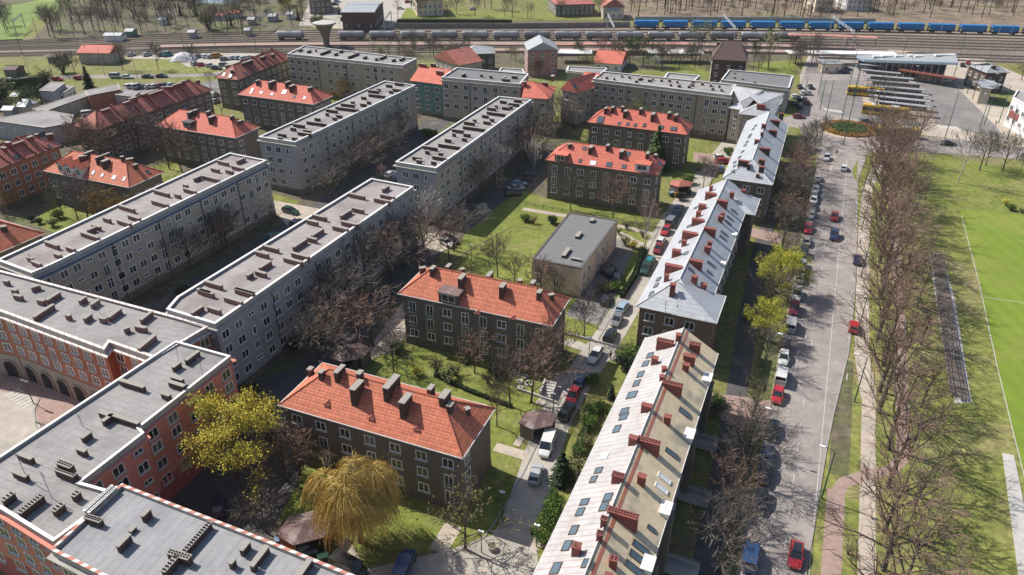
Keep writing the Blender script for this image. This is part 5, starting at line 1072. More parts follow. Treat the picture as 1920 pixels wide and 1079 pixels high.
# --- street trees between the dark path and the parked cars
lr = [(1345, 1075, 'gr0', 11), (1372, 1010, 'gr1', 9), (1366, 950, 'rd0', 9), (1393, 905, 'gr2', 11), (1405, 838, 'gr0', 8), (1413, 780, 'wo', 8), (1408, 792, 'olive', 7), (1432, 690, 'gr1', 8.5), (1441, 640, 'lime', 8.5), (1432, 640, 'yel1', 8.0), (1450, 590, 'gr2', 10), (1452, 560, 'yel1', 10), (1462, 545, 'yel1', 9), (1458, 500, 'gr0', 9), (1467, 462, 'gr1', 11), (1474, 440, 'rd1', 11), (1480, 415, 'gr2', 11.5), (1486, 392, 'gr0', 11.5), (1492, 365, 'rd2', 11.5), (1496, 340, 'gr1', 11.5), (1502, 318, 'gr2', 11), (1478, 400, 'gr2', 12), (1484, 350, 'rd0', 12), (1508, 296, 'olive', 9), (1516, 280, 'gr0', 9), (1528, 272, 'olive', 8), (1540, 262, 'gr1', 8)]
for i, (x, y, k_, h) in enumerate(lr):
    look = {'yel1': 'bright yellow green budding street tree', 'lime': 'sparse lime budding street tree', 'olive': 'olive budding street tree', 'rd0': 'reddish bare street tree', 'rd1': 'reddish bare street tree', 'rd2': 'reddish bare street tree', 'wo': 'thin olive tinged street tree'}.get(k_, 'dark grey bare street tree')
    tree(k_, (x, y), h * 1.03, '%s beside the parked cars, %s from the bottom' % (look, ordw(i)), 'street trees beside the parked cars')
# --- court and garden trees
ct = [
 ('yel0', (447, 900), 14.5, 'big yellow budding tree in front of the salmon pink corner block', 1.15), ('willow', (676, 1016), 15.5, 'golden weeping willow in front of the nearest tiled house', .82),
 ('olive', (872, 1030), 10.5, 'olive and brown budding tree leaning over the kerb by the nearest tiled house', 1.15), ('rd1', (540, 905), 9, 'reddish bare tree between the yellow tree and the willow', 1.1),
 ('rd0', (570, 870), 8, 'small reddish bare tree left of the willow crown', 1.0), ('gr0', (500, 1000), 7, 'dark bare tree beside the bin shelter near the brick edged roof', 1.0),
 ('gr1', (738, 697), 8, 'lone dark bare tree on the lawn between the two nearest tiled houses', .8), ('av2', (932, 800), 8.5, 'slim bare tree at the right corner of the nearest tiled house', .6),
 ('gr2', (957, 762), 9.5, 'bare tree on the lawn above the garage with hexagonal roof', .8), ('rd2', (996, 755), 10, 'reddish bare tree near the white painted tyres', 1.0), ('rd0', (1035, 704), 11, 'reddish bare tree hiding the right corner of the tiled house with terrace', 1.0), ('rd1', (890, 700), 8.5, 'reddish bush like tree in front of the tiled house with terrace', .9),
 ('gr0', (933, 520), 9, 'vase shaped bare tree on the lawn left of the beige hall', .8), ('gr1', (965, 535), 6.5, 'small bare tree left of the beige hall wall', .9), ('rd2', (1013, 560), 8.5, 'reddish bare tree touching the left corner of the beige hall', .85), ('gr2', (1040, 565), 7.5, 'bare tree in front of the beige hall end wall', .8), ('gr0', (1095, 632), 9.5, 'bare tree on the lawn right of the beige hall corner', .75),
 ('birch', (1207, 478), 15.0, 'tall pale birch with purplish twigs by the parked cars of the lane', .95), ('gr2', (1070, 395), 9.5, 'dark trunked bare tree left in front of the bright red roofed house with dormers', .8), ('rd0', (1149, 408), 10.5, 'dark trunked tree in the middle of the facade of the house with dormers', .85),
 ('con', (1228, 320), 12, 'green conifer in front of the brightest red roofed house', 1.25), ('wg', (1190, 240), 11, 'yellow green pointed tree in front of the taupe block', .9),
 ('gr1', (1318, 354), 9.5, 'twin bare tree by the small red roofed bin shelter', .7), ('rd1', (1333, 352), 9.0, 'bare tree between bin shelter and silver roof', .7),
 ('gr0', (603, 700), 11, 'dark bare tree in the shaded courtyard, nearest the bin shelter', 1.1), ('rd1', (625, 665), 11, 'reddish bare tree in the shaded courtyard', 1.15), ('gr1', (660, 610), 12, 'tall grey bare tree in the shaded courtyard behind the blue grey block', 1.1), ('rd2', (700, 650), 10, 'reddish tree left of the tiled house with terrace', 1.2), ('gr2', (690, 560), 13, 'wide grey bare tree halfway along the blue grey block', 1.1), ('rd0', (735, 530), 12, 'reddish bare tree near the far end of the blue grey block', 1.1), ('gr0', (760, 500), 12, 'grey tree in shadow above the tiled house with terrace', 1.0), ('gr1', (640, 560), 12, 'grey bare tree against the blue grey facade', 1.0),
 ('birchw', (800, 440), 13, 'white birch in front of the near end wall of the grey slab block', 1.0), ('rd1', (795, 488), 11, 'reddish bare tree beside the small sunny parking patch', 1.1), ('gr2', (850, 470), 10, 'spreading grey tree behind the two cars of the parking patch', 1.3), ('rd2', (843, 490), 9, 'reddish bare tree in front of the white car on the parking patch', .9), ('blossomw', (905, 412), 4.5, 'small white blossoming tree at the lawn edge', 1.0), ('birchw', (932, 345), 13, 'tall white birch beside the long side of the right slab block', 1.0), ('rd0', (905, 372), 10, 'reddish bare tree along the right slab block', 1.0),
 ('blossomp', (717, 334), 4.2, 'small pink blossoming tree between the slab blocks', .9), ('gr0', (620, 385), 9, 'grey bare tree in the shaded street below the slab block', 1.2), ('gr1', (665, 345), 10, 'dark bare tree in the street between the slab blocks, nearer one', 1.2), ('gr2', (720, 310), 10, 'dark bare tree in the street between the slab blocks, farther one', 1.2), ('gr0', (760, 275), 10, 'dark bare tree at the far end of the street between the slab blocks', 1.1), ('rd1', (690, 320), 9, 'reddish tree in the street between the slab blocks', 1.1),
 ('gr1', (1000, 280), 12, 'grey bare tree right of the far end of the right slab block', 1.1), ('rd2', (985, 310), 10, 'reddish bare tree below the far end of the right slab block', 1.1), ('birchw', (1002, 330), 12, 'slim white birch at the left corner of the house with dormers', .8), ('olive', (1040, 262), 9, 'yellow green willow like tree left of the brightest red roof', .8), ('gr0', (1050, 258), 12, 'grey bare tree beside the brightest red roof', 1.0), ('gr2', (1015, 300), 9, 'dark bare tree by the parked cars near the slab block', 1.0), ('wo', (1075, 240), 11, 'thin tree in the gap below the gabled red house', 1.0),
 ('gr2', (385, 470), 9, 'dark bare tree in the shaded street beside the long blue banded block', 1.1), ('gr0', (455, 425), 9.5, 'bare tree against the facade of the long blue banded block', 1.1), ('rd0', (425, 450), 8.5, 'small reddish tree in the shaded street by the blue banded block', 1.0), ('wo', (510, 430), 7.5, 'green tinged bush tree at the corner by the dark car', 1.2), ('wo', (300, 560), 7, 'dark green tinged tree in the gap between the long blocks', 1.2), ('gr1', (470, 400), 8, 'dark tree under the far end of the blue banded block', 1.1),
 ('wg', (118, 406), 9.5, 'green budding tree below the three white dormers', .8), ('gr1', (146, 412), 9, 'grey bare tree below the three white dormers', .9), ('gr0', (168, 418), 10, 'dense grey tree in front of the house with three dormers', 1.0), ('orange', (200, 424), 10, 'orange budding tree below the right dormer', 1.0), ('orange', (232, 430), 9, 'smaller orange budding tree near the white roof edge', 1.0), ('wg', (12, 392), 7, 'green bush like tree at the left edge below the old red house', .9), ('orange', (30, 400), 6, 'orange bush like tree at the left edge', 1.0),
 ('rd0', (200, 300), 12, 'reddish bare tree before the long old red roofed house, left one', 1.1), ('rd1', (175, 290), 11, 'reddish bare tree at the near end of the long old red roofed house', 1.1), ('rd2', (235, 285), 12, 'reddish bare tree before the long old red roofed house, middle one', 1.0), ('gr0', (265, 290), 12, 'dark bare tree at the left corner of the house with roof opening', 1.0), ('gr1', (318, 318), 12, 'thin dark tree on the lawn before the house with roof opening, left one', .8), ('rd0', (341, 323), 12, 'thin dark tree on the lawn before the house with roof opening, right one', .8), ('gr2', (418, 222), 9, 'bare tree in the gap right of the long old red roof', .7),
 ('orange', (535, 150), 10, 'orange budding tree left of the long grey block at the top', 1.0), ('gr2', (630, 158), 10, 'dark bare tree in front of the long grey block at the top', .9), ('orange', (650, 190), 8, 'orange budding tree right of the roof with many skylights', 1.1), ('orange', (628, 200), 6, 'smaller orange budding tree at the right end of the roof with many skylights', 1.0),
 ('orange', (1010, 145), 7, 'orange brown tree left of the salmon roofs', 1.0), ('lime', (1112, 133), 7, 'yellow green tree above the white annexe roof', 1.0), ('blossomw', (1227, 130), 6, 'small white blossoming tree above the taupe block roof', 1.0),
 ('ev', (1180, 122), 11, 'dark evergreen tree left of the pale roofed gap, nearer the red roof', 1.0), ('ev', (1205, 125), 12, 'dark evergreen tree above the taupe block, right one', 1.0), ('ev', (1085, 112), 8, 'dark small evergreen beside the old pink house', .8), ('wg', (1310, 124), 19, 'tall budding tree left of the old brick mansard house', .8), ('ev', (1412, 128), 11, 'narrow dark evergreen right of the old brick mansard house', .6), ('wg', (1440, 128), 16, 'tall green tinged tree right of the old brick mansard house', .9), ('wo', (1420, 140), 10, 'thin tree behind the office building', .9),
 ('gr0', (1500, 130), 12, 'bare tree left of the bus station forecourt, nearest', .8), ('gr1', (1520, 128), 13, 'bare tree left of the bus station forecourt, middle', .8), ('rd0', (1490, 120), 12, 'bare tree left of the bus station forecourt, left one', .8), ('gr2', (1530, 120), 12, 'bare tree behind the little ochre kiosk', .8),
 ('gr2', (1640, 215), 12, 'dark wide branched tree in front of the yellow buses', .9), ('rd1', (1668, 268), 11, 'reddish bare tree hiding the third bus', 1.1), ('av0', (1700, 280), 12, 'reddish bare tree right of the roundabout', 1.1), ('rd2', (1720, 262), 10, 'bare tree between roundabout and station yard', 1.0),
 ('birchg', (1795, 343), 15, 'slender birch with pale bark on the far lawn', 1.0), ('gr0', (1836, 320), 11, 'multi trunked bare tree on the far lawn, left one', .9), ('gr2', (1848, 312), 10, 'bare tree just behind the multi trunked tree on the far lawn', .8), ('gr1', (1879, 322), 11, 'multi trunked bare tree on the far lawn, right one', .9), ('birchw', (1744, 315), 10, 'leaning pale birch on the far lawn', .8), ('ev', (1915, 318), 5, 'dark evergreen bush tree at the right edge of the far lawn', .9), ('wg', (1905, 300), 7, 'green tree at the right edge above the far lawn', 1.0),
 ('orange', (1838, 152), 6, 'orange brown tree beside the dark house by the station', 1.0), ('byellow', (1850, 158), 3, 'yellow green shrub by the dark house near the station', 1.6), ('rd0', (1915, 150), 7, 'reddish tree at the right edge by the station house', 1.2),
 ('gr0', (118, 142), 9, 'bare tree on the bank above the left street, left one', .7), ('gr1', (142, 141), 9, 'bare tree on the bank above the left street, right one', .8), ('gr2', (230, 132), 11, 'bare tree on the bank left of the earth patch', .7), ('gr0', (297, 131), 11, 'bare tree beside the earth patch', .7), ('gr1', (368, 135), 11, 'bare tree at the car park entrance', .7), ('cond', (168, 166), 8, 'dark conifer above the long garage', 1.2), ('ev', (60, 205), 8, 'dark evergreen tree left of the long garage', 1.0), ('wo', (395, 165), 7, 'brownish tree left of the old red row house', 1.0),
 ('wg', (137, 20), 12, 'x', 1), ('lime', (548, 48), 13, 'bright yellow tree above the tank wagons', .9),
 ('cond', (1052, 905), 6.0, 'dark little spruce beside the rusty seamed roof', 1.2), ('cond', (1166, 762), 4, 'small bluish spruce beside the top of the rusty seamed roof', 1.2), ('cond', (1146, 748), 3, 'tiny yellow green conifer left of the seamed roof', 1.0)]
for k_, p, h, lb, wd_ in ct:
    if lb == 'x': continue
    if h > 7 and p[1] < 330: h *= 1.08
    if k_[:2] in ('gr', 'rd') and p[0] < 1150 and p[1] > 250: h *= 1.15
    tree(k_, p, h, lb, 'shrubs of the gardens' if k_[0] == 'b' and k_[1] in 'gbody' and not k_.startswith('bi') and not k_.startswith('bl') else None, cat='tree', wide=wd_)
# --- shrubs
sh = [('bgreen', (1105, 800), 1.2), ('bolive', (1095, 835), 1.4), ('bgreen', (1110, 775), 1.1), ('bgreen', (1085, 850), 1.0), ('bolive', (1073, 890), 2.2), ('bgreen', (1040, 960), 1.4), ('bgreen', (1028, 990), 1.4), ('bgreen', (1018, 1015), 1.2), ('bdark', (1170, 690), 1.8), ('bgreen', (1185, 655), 1.6), ('bolive', (1195, 640), 2.0), ('bgreen', (1110, 720), 1.2), ('bolive', (1342, 775), 2.0), ('bgreen', (1345, 760), 1.2), ('bbare', (1115, 560), 2.0), ('bolive', (1130, 548), 1.8), ('bgreen', (1150, 545), 1.3), ('bolive', (1172, 460), 1.6), ('byellow', (1186, 466), 1.4), ('bbare', (1205, 445), 1.6), ('bbare', (1175, 430), 1.6),
      ('bdark', (1205, 480), 1.4), ('bbare', (820, 700), 2.6), ('bolive', (840, 715), 1.8), ('bbare', (855, 705), 2.2), ('bolive', (870, 680), 1.4), ('byellow', (782, 705), 1.2), ('bbare', (915, 720), 2.0), ('bdark', (930, 705), 1.6), ('bdark', (605, 640), 1.6), ('bdark', (470, 745), 1.6), ('bdark', (560, 800), 1.8), ('bbare', (535, 820), 2.4), ('bdark', (515, 830), 1.6), ('bgreen', (745, 660), 1.3), ('bgreen', (110, 410), 1.4), ('bolive', (100, 425), 1.6), ('bdark', (60, 415), 1.0), ('bdark', (75, 420), 1.0), ('bgreen', (800, 255), 1.6), ('bgreen', (812, 258), 1.6), ('bdark', (700, 240), 1.8),
      ('bolive', (1310, 320), 1.8), ('bgreen', (1290, 345), 1.6), ('bdark', (1275, 375), 1.4), ('bolive', (1375, 300), 1.6), ('bgreen', (1365, 290), 1.5), ('bdark', (1345, 372), 1.2), ('bolive', (1400, 600), 1.2), ('bbare', (1000, 420), 1.8), ('bgreen', (985, 415), 1.2), ('bdark', (1035, 420), 1.4), ('bbare', (1130, 430), 1.8), ('bbare', (1160, 440), 1.5), ('bgreen', (1895, 395), 1.0), ('byellow', (1885, 385), 1.2), ('bolive', (1915, 400), 1.0), ('bbare', (1590, 1040), 1.2), ('bbare', (600, 620), 2.5), ('bdark', (560, 640), 2.0), ('bdark', (830, 330), 1.5), ('bdark', (350, 560), 1.8), ('bdark', (410, 530), 1.6), ('bdark', (230, 625), 1.8), ('bdark', (870, 560), 1.5)]
names = {'bgreen': 'fresh green rounded shrub', 'bdark': 'dark evergreen shrub', 'bolive': 'pale green budding shrub', 'byellow': 'yellow flowering shrub', 'bbare': 'brownish bare twiggy shrub'}
def where(p):
    x, y = p
    a = ('by the seamed roof row' if x > 1000 and y > 640 else 'near the beige hall' if 960 < x < 1250 and 400 < y < 640 else 'near the silver roofs' if x > 1250 and y < 640 else 'on the lawn between the tiled houses' if 700 < x < 1000 and y > 500 else 'in the shaded courtyard' if x > 330 and y > 500 else 'in the left gardens' if x < 300 else 'between the upper blocks')
    return a
cnt = {}
for k_, p, h in sh:
    key = (k_, where(p)); cnt[key] = cnt.get(key, 0) + 1; i = cnt[key] - 1
    tree(k_, p, h * 1.15, '%s %s, %s of its kind there' % (names[k_], where(p), ordw(i)), 'garden shrubs', cat='shrub', wide=1.1)
# --- clipped hedges: leafy boxes along a line
def hedge(pts, w, h, label, lm='lf_green', dens=55, seed=5):
    P = [Vector(G(*p)[:2]) for p in pts]; r = random.Random(seed); m = MB(); core = MB()
    o = P[0]; root = thing('hedge', label, 'hedge', (o.x, o.y, 0))
    for i in range(len(P) - 1):
        a_, b_ = P[i] - o, P[i + 1] - o; d = b_ - a_; ln = d.length; d.normalize(); q = Vector((d.y, -d.x)); ang = math.atan2(d.y, d.x)
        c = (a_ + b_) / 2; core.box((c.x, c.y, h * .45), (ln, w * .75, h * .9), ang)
        for k in range(int(ln * (w + 2 * h) * dens)):
            t = r.uniform(0, ln); s_ = r.choice((-1, 1, 0)); 
            if s_ == 0: p = a_ + d * t + q * r.uniform(-w / 2, w / 2); z = h + r.gauss(0, .07)
            else: p = a_ + d * t + q * (s_ * w / 2 + r.gauss(0, .06)); z = r.uniform(0, h)
            u = Vector((r.uniform(-1, 1), r.uniform(-1, 1), r.uniform(-1, 1))).normalized() * .11; v = u.cross(Vector((r.uniform(-1, 1), r.uniform(-1, 1), r.uniform(-1, 1)))).normalized() * .08
            cc = Vector((p.x, p.y, z)); m.face([cc - u, cc - v, cc + u, cc + v])
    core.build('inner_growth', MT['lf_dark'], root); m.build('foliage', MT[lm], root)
hedge([(1120, 765), (1150, 780)], 1.2, 1.3, 'short clipped hedge at the garden corner beside the seamed roof'); hedge([(1080, 860), (1095, 815), (1118, 778)], 1.0, 1.2, 'clipped hedge along the lane edge above the spruce', 'lf_mid')
hedge([(1000, 1005), (1020, 975), (1040, 925)], .9, 1.1, 'clipped hedge between the lane and the seamed roof row near the bottom', 'lf_green'); hedge([(1165, 560), (1190, 520), (1205, 475)], .9, 1.3, 'dark hedge between hall yard and lane', 'lf_dark')
hedge([(815, 705), (880, 735), (960, 765)], .6, .6, 'low dark hedge crossing the lawn between the tiled houses', 'lf_dark'); hedge([(0, 168), (45, 166), (90, 160)], 2.0, 4.0, 'tall dark conifer hedge below the left street', 'lf_dark', 14)
hedge([(745, 47), (860, 47), (960, 48)], 2.5, 3, 'long dark hedge above the railway, middle of the photo', 'lf_dark', 8); hedge([(640, 40), (700, 48)], 2.0, 2.0, 'short dark hedge above the tank wagons', 'lf_dark', 8)
# --- woods beyond the railway: single trees, seen as trunks and haze of twigs
rw = random.Random(99)
def wood(n, xr, yr, kinds, hr, label, group, cat='tree'):
    for i in range(n):
        x = rw.uniform(*xr); f = rw.random(); y = yr[0] + (yr[1] - yr[0]) * f
        tree(rw.choice(kinds), (x, y), rw.uniform(*hr), label, group, cat=cat, wide=rw.uniform(.8, 1.1))
wood(150, (1180, 2000), (-4, 34), ['wd0', 'wd1', 'wd2', 'wd0'], (14, 19), 'slender bare woodland tree in the wood behind the blue wagons', 'bare trees of the wood behind the blue wagons')
wood(100, (100, 480), (-2, 66), ['wo', 'wd1', 'wg', 'wd2', 'gr0', 'wd0'], (11, 17), 'woodland tree beyond the railway at the upper left', 'trees beyond the railway at the upper left')
wood(8, (5, 110), (45, 76), ['gr0', 'wd1'], (11, 14), 'bare tree before the green field at the upper left', 'bare trees before the green field')
wood(60, (300, 640), (0, 56), ['gr1', 'wo', 'cond', 'bolive', 'ev', 'wg'], (4, 8), 'garden tree among the allotments beyond the railway', 'allotment trees beyond the railway')
wood(36, (740, 1180), (0, 42), ['gr1', 'wo', 'wd1', 'gr0', 'wd2'], (8, 13), 'bare tree behind the railway in the middle of the skyline strip', 'bare trees behind the railway, middle')
wood(60, (1180, 2000), (0, 36), ['rd0', 'rd1', 'gr1', 'rd2'], (4, 8), 'low twiggy tree in the undergrowth behind the blue wagons', 'undergrowth trees behind the blue wagons')
wood(64, (700, 1500), (103, 130), ['gr1', 'wo', 'gr0', 'rd0', 'wg'], (6, 10), 'bare tree in the railway side gardens', 'bare trees of the railway side gardens')
wood(16, (0, 130), (118, 215), ['gr1', 'bdark', 'wo', 'bolive'], (3, 6), 'small garden tree in the allotments at the left edge', 'garden trees at the left edge')
wood(9, (730, 880), (86, 112), ['gr0', 'gr1', 'wo'], (7, 11), 'bare tree between the long grey block and the tracks', 'bare trees by the tracks')
# ================================================================== VEHICLES
CARP = {}
PAINT = {'white': (.66, .66, .65), 'silver': (.42, .44, .46), 'grey': (.16, .17, .18), 'black': (.018, .018, .02), 'red': (.42, .025, .03), 'darkred': (.20, .02, .025), 'blue': (.03, .07, .18), 'navy': (.02, .03, .09), 'teal': (.02, .20, .22), 'green': (.02, .06, .04), 'orange': (.55, .25, .03), 'beige': (.40, .34, .28), 'lightblue': (.30, .40, .50), 'maroon': (.16, .03, .05)}
for k, v in PAINT.items(): paint('paint_' + k, v)
# section profiles along x (front = +x): (x, bottom z, belt z, belt half width)
KIND = {
 'hatch': dict(L=4.1, Wd=.86, prof=[(-2.05, .45, .80, .70), (-1.98, .25, .95, .80), (-1.5, .2, 1.0, .86), (0, .2, .96, .87), (1.0, .2, .90, .86), (1.6, .22, .82, .82), (1.98, .28, .66, .70), (2.05, .38, .55, .60)], cab=[(-1.95, .95), (-1.55, 1.42), (-.9, 1.50), (.1, 1.48), (.95, .93)], roofw=.62),
 'sedan': dict(L=4.6, Wd=.88, prof=[(-2.3, .45, .82, .68), (-2.2, .25, .96, .80), (-1.5, .2, .98, .88), (0, .2, .95, .89), (1.1, .2, .90, .87), (1.8, .22, .82, .82), (2.22, .28, .64, .70), (2.3, .38, .52, .58)], cab=[(-1.75, .97), (-1.0, 1.38), (-.5, 1.43), (.2, 1.41), (1.05, .92)], roofw=.60),
 'suv': dict(L=4.5, Wd=.92, prof=[(-2.25, .55, 1.0, .78), (-2.18, .32, 1.1, .86), (-1.5, .28, 1.12, .91), (0, .28, 1.10, .92), (1.1, .28, 1.04, .90), (1.8, .3, .98, .86), (2.2, .36, .78, .74), (2.26, .45, .66, .62)], cab=[(-2.12, 1.1), (-1.85, 1.58), (-1.0, 1.70), (.15, 1.68), (1.0, 1.07)], roofw=.68),
 'wagon': dict(L=4.6, Wd=.88, prof=[(-2.3, .45, .86, .72), (-2.22, .25, .98, .82), (-1.5, .2, 1.0, .88), (0, .2, .96, .88), (1.1, .2, .90, .87), (1.8, .22, .82, .82), (2.22, .28, .64, .70), (2.3, .38, .52, .58)], cab=[(-2.15, .98), (-1.85, 1.42), (-1.0, 1.50), (.15, 1.47), (1.05, .92)], roofw=.64),
 'van': dict(L=4.9, Wd=.95, prof=[(-2.45, .4, 1.2, .90), (-2.42, .28, 1.3, .93), (-1.5, .25, 1.3, .95), (0, .25, 1.3, .95), (1.1, .25, 1.18, .93), (1.9, .26, 1.0, .86), (2.35, .3, .82, .76), (2.45, .4, .7, .66)], cab=[(-2.40, 1.3), (-2.32, 1.95), (-1.0, 2.02), (.8, 1.96), (1.55, 1.15)], roofw=.80)}
def make_car(kind):
    K_ = KIND[kind]; root = thing('parked_car', 'x', 'car'); pr = K_['prof']
    b = MB(); n = len(pr); rows = []
    for (x, zb, zt, w) in pr:
        zm = zb + (zt - zb) * .55
        rows.append([(x, -w * .9, zb), (x, -w, zm), (x, -w * .93, zt), (x, -w * .5, zt + .045), (x, w * .5, zt + .045), (x, w * .93, zt), (x, w, zm), (x, w * .9, zb)])
    off = 0
    for r_ in rows: b.v += r_
    for i in range(n - 1):
        for j in range(8):
            a_, c_ = i * 8 + j, i * 8 + (j + 1) % 8; b.f.append((a_, a_ + 8, c_ + 8, c_)); b.m.append(0)
    b.f.append(tuple(range(8))); b.m.append(0); b.f.append(tuple((n - 1) * 8 + j for j in range(7, -1, -1))); b.m.append(0)
    # cabin: roof panel and pillars in body colour
    cab = K_['cab']; rw = K_['roofw']; bw = K_['Wd']
    (xr0, zr0), (x1, z1), (x2, z2), (x3, z3), (xf, zf) = cab
    def S(x, z, w): return [(x, -w, z), (x, w, z)]
    sec = [S(x1, z1 + .015, rw * .96), S(x2, z2 + .02, rw), S(x3, z3 + .015, rw * .95)]
    for i in range(2): b.face([sec[i][0], sec[i + 1][0], sec[i + 1][1], sec[i][1]])
    for s in (-1, 1):
        for (xa, za, wa, xb, zb_, wb, t) in ((xr0 + .02, zr0, bw * .93, x1, z1, rw, .10), (xf - .02, zf, bw * .92, x3, z3, rw * .98, .06), (x2 + .35, zr0 + .01, bw * .94, x2 + .35, z2 - .01, rw * 1.01, .05)):
            b.tube([(xa, s * wa, za), (xb, s * wb, zb_)], t * .6, 4)
        b.tube([(x1, s * rw * .98, z1), (x2, s * rw * 1.02, z2), (x3, s * rw * .98, z3)], .035, 4)
    for s in (-1, 1): b.box((xf - .25, s * (bw + .06), zf + .05), (.14, .14, .12))
    body = b.build('body', paint('paint_white', None), root, smooth=False)
    g_ = MB()
    lo = [(xr0, -bw * .90, zr0 - .02), (xf, -bw * .88, zf - .02), (xf, bw * .88, zf - .02), (xr0, bw * .90, zr0 - .02)]
    for s in (-1, 1):
        g_.face([(xr0, s * bw * .92, zr0 - .02), (x1, s * rw * .97, z1 - .01), (x2, s * rw * .985, z2 - .01), (x3, s * rw * .95, z3 - .01), (xf, s * bw * .90, zf - .02)])
    g_.face([(xr0, -bw * .92, zr0 - .02), (xr0, bw * .92, zr0 - .02), (x1, rw * .97, z1 - .005), (x1, -rw * .97, z1 - .005)])
    g_.face([(xf, -bw * .9, zf - .02), (xf, bw * .9, zf - .02), (x3, rw * .95, z3 - .005), (x3, -rw * .95, z3 - .005)])
    g_.build('window', MT['carglass'], root)
    xw = K_['L'] * .305
    for sx in (-1, 1):
        for s in (-1, 1):
            w_ = MB(); w_.tube([(0, -.11 * 1, 0), (0, .11, 0)], .32, 14, cap=True); w_.f.append(tuple(range(13, -1, -1))); w_.m.append(0)
            wo = w_.build('wheel', MT['black'], root, loc=(sx * xw, s * (bw - .10), .32))
            r_ = MB(); r_.tube([(0, s * .10, 0), (0, s * .125, 0)], .19, 10, cap=True); r_.build('rim', MT['metal'], wo)
    for s in (-1, 1):
        h = MB(); h.box((0, 0, 0), (.10, .30, .13)); h.build('headlight', MT['white'], root, loc=(K_['L'] / 2 - .09, s * bw * .62, pr[-2][2] - .06))
        t = MB(); t.box((0, 0, 0), (.06, .20, .24)); t.build('tail_light', MT['stackred'], root, loc=(-K_['L'] / 2 + .07, s * bw * .72, pr[1][2] - .16))
    return root
for k in KIND: CARP[k] = make_car(k)
BODIES = {}
def car(kind, col, p, head, label, group=None, world=False, name='parked_car', sunroof=False):
    src = CARP[kind]; root = src.copy(); COL.objects.link(root); root.name = name
    q = p if world else G(p[0], p[1], 0.55); root.location = (q[0], q[1], .03); root.rotation_euler = (0, 0, head); tag(root, label, 'van' if kind == 'van' else 'car', group)
    for ch in src.children:
        c = ch.copy(); COL.objects.link(c); c.parent = root
        if ch.name.startswith('body'):
            key = (kind, col)
            if key not in BODIES:
                me = ch.data.copy(); me.materials.clear(); me.materials.append(MT['paint_' + col]); BODIES[key] = me
            c.data = BODIES[key]
        for k in ch.children:
            d = k.copy(); COL.objects.link(d); d.parent = c
    if sunroof:
        m = MB(); m.box((-.5, 0, KIND[kind]['cab'][2][1] + .03), (1.5, 1.0, .03)); m.build('sunroof', MT['carglass'], root)
    return root
AVN = math.atan2(dirv.y, dirv.x)          # heading away from the camera along the avenue
ROW = [(1407, 1044, 'van', 'blue', 'blue van'), (1426, 940, 'wagon', 'black', 'black estate car'), (1433, 889, 'suv', 'black', 'black off-roader with pale roof bars'), (1440, 852, 'hatch', 'navy', 'navy hatchback'), (1448, 808, 'sedan', 'black', 'black saloon'), (1458, 742, 'hatch', 'red', 'bright red hatchback'), (1465, 706, 'van', 'white', 'white panel van ahead of the red hatchback'), (1469, 672, 'hatch', 'white', 'white hatchback'), (1472, 652, 'hatch', 'black', 'black small car'), (1483, 610, 'van', 'silver', 'silver van'), (1489, 580, 'suv', 'maroon', 'dark red off-roader'), (1494, 552, 'wagon', 'silver', 'silver estate car'), (1500, 521, 'hatch', 'white', 'white small car under yellow buds'),
       (1504, 500, 'wagon', 'silver', 'silver estate car'), (1507, 478, 'suv', 'black', 'dark olive off-roader'), (1512, 453, 'sedan', 'beige', 'beige saloon'), (1515, 429, 'wagon', 'red', 'red estate car'), (1518, 415, 'hatch', 'silver', 'silver hatchback'), (1521, 401, 'hatch', 'white', 'white hatchback'), (1523, 388, 'sedan', 'grey', 'grey saloon'), (1525, 377, 'hatch', 'white', 'white hatchback'), (1527, 367, 'hatch', 'grey', 'grey hatchback'), (1529, 357, 'sedan', 'white', 'white saloon'), (1531, 346, 'hatch', 'grey', 'grey hatchback'), (1533, 334, 'hatch', 'white', 'white hatchback')]
for i, (x, y, k_, c_, lb) in enumerate(ROW):
    car(k_, c_, (x, y), AVN + (math.pi if i % 3 else 0) + random.uniform(-.03, .03), '%s at the left kerb, %s from the bottom' % (lb, ordw(i)), 'cars parked along the left kerb of the avenue')
car('hatch', 'red', (1492, 1042), AVN + math.pi, 'bright red hatchback with black roof driving near the bottom of the avenue', name='moving_car', sunroof=True)
car('hatch', 'red', (1601, 613), AVN, 'red car driving in the right lane beside a green lamp post', name='moving_car')
car('sedan', 'navy', (1608, 487), AVN, 'dark blue car driving close to the right kerb of the avenue', name='moving_car')
car('hatch', 'red', (1565, 407), AVN + math.pi, 'small red car driving in the middle of the avenue', name='moving_car')
car('suv', 'navy', (1564, 442), AVN + math.pi, 'dark navy car driving behind the small red one', name='moving_car')
car('hatch', 'white', (1582, 315), AVN, 'white car driving past the traffic island', name='moving_car'); car('hatch', 'white', (1550, 296), AVN + math.pi, 'white car leaving the roundabout', name='moving_car')
def hd(p, q): a_, b_ = G(*p), G(*q); return math.atan2(b_.y - a_.y, b_.x - a_.x)
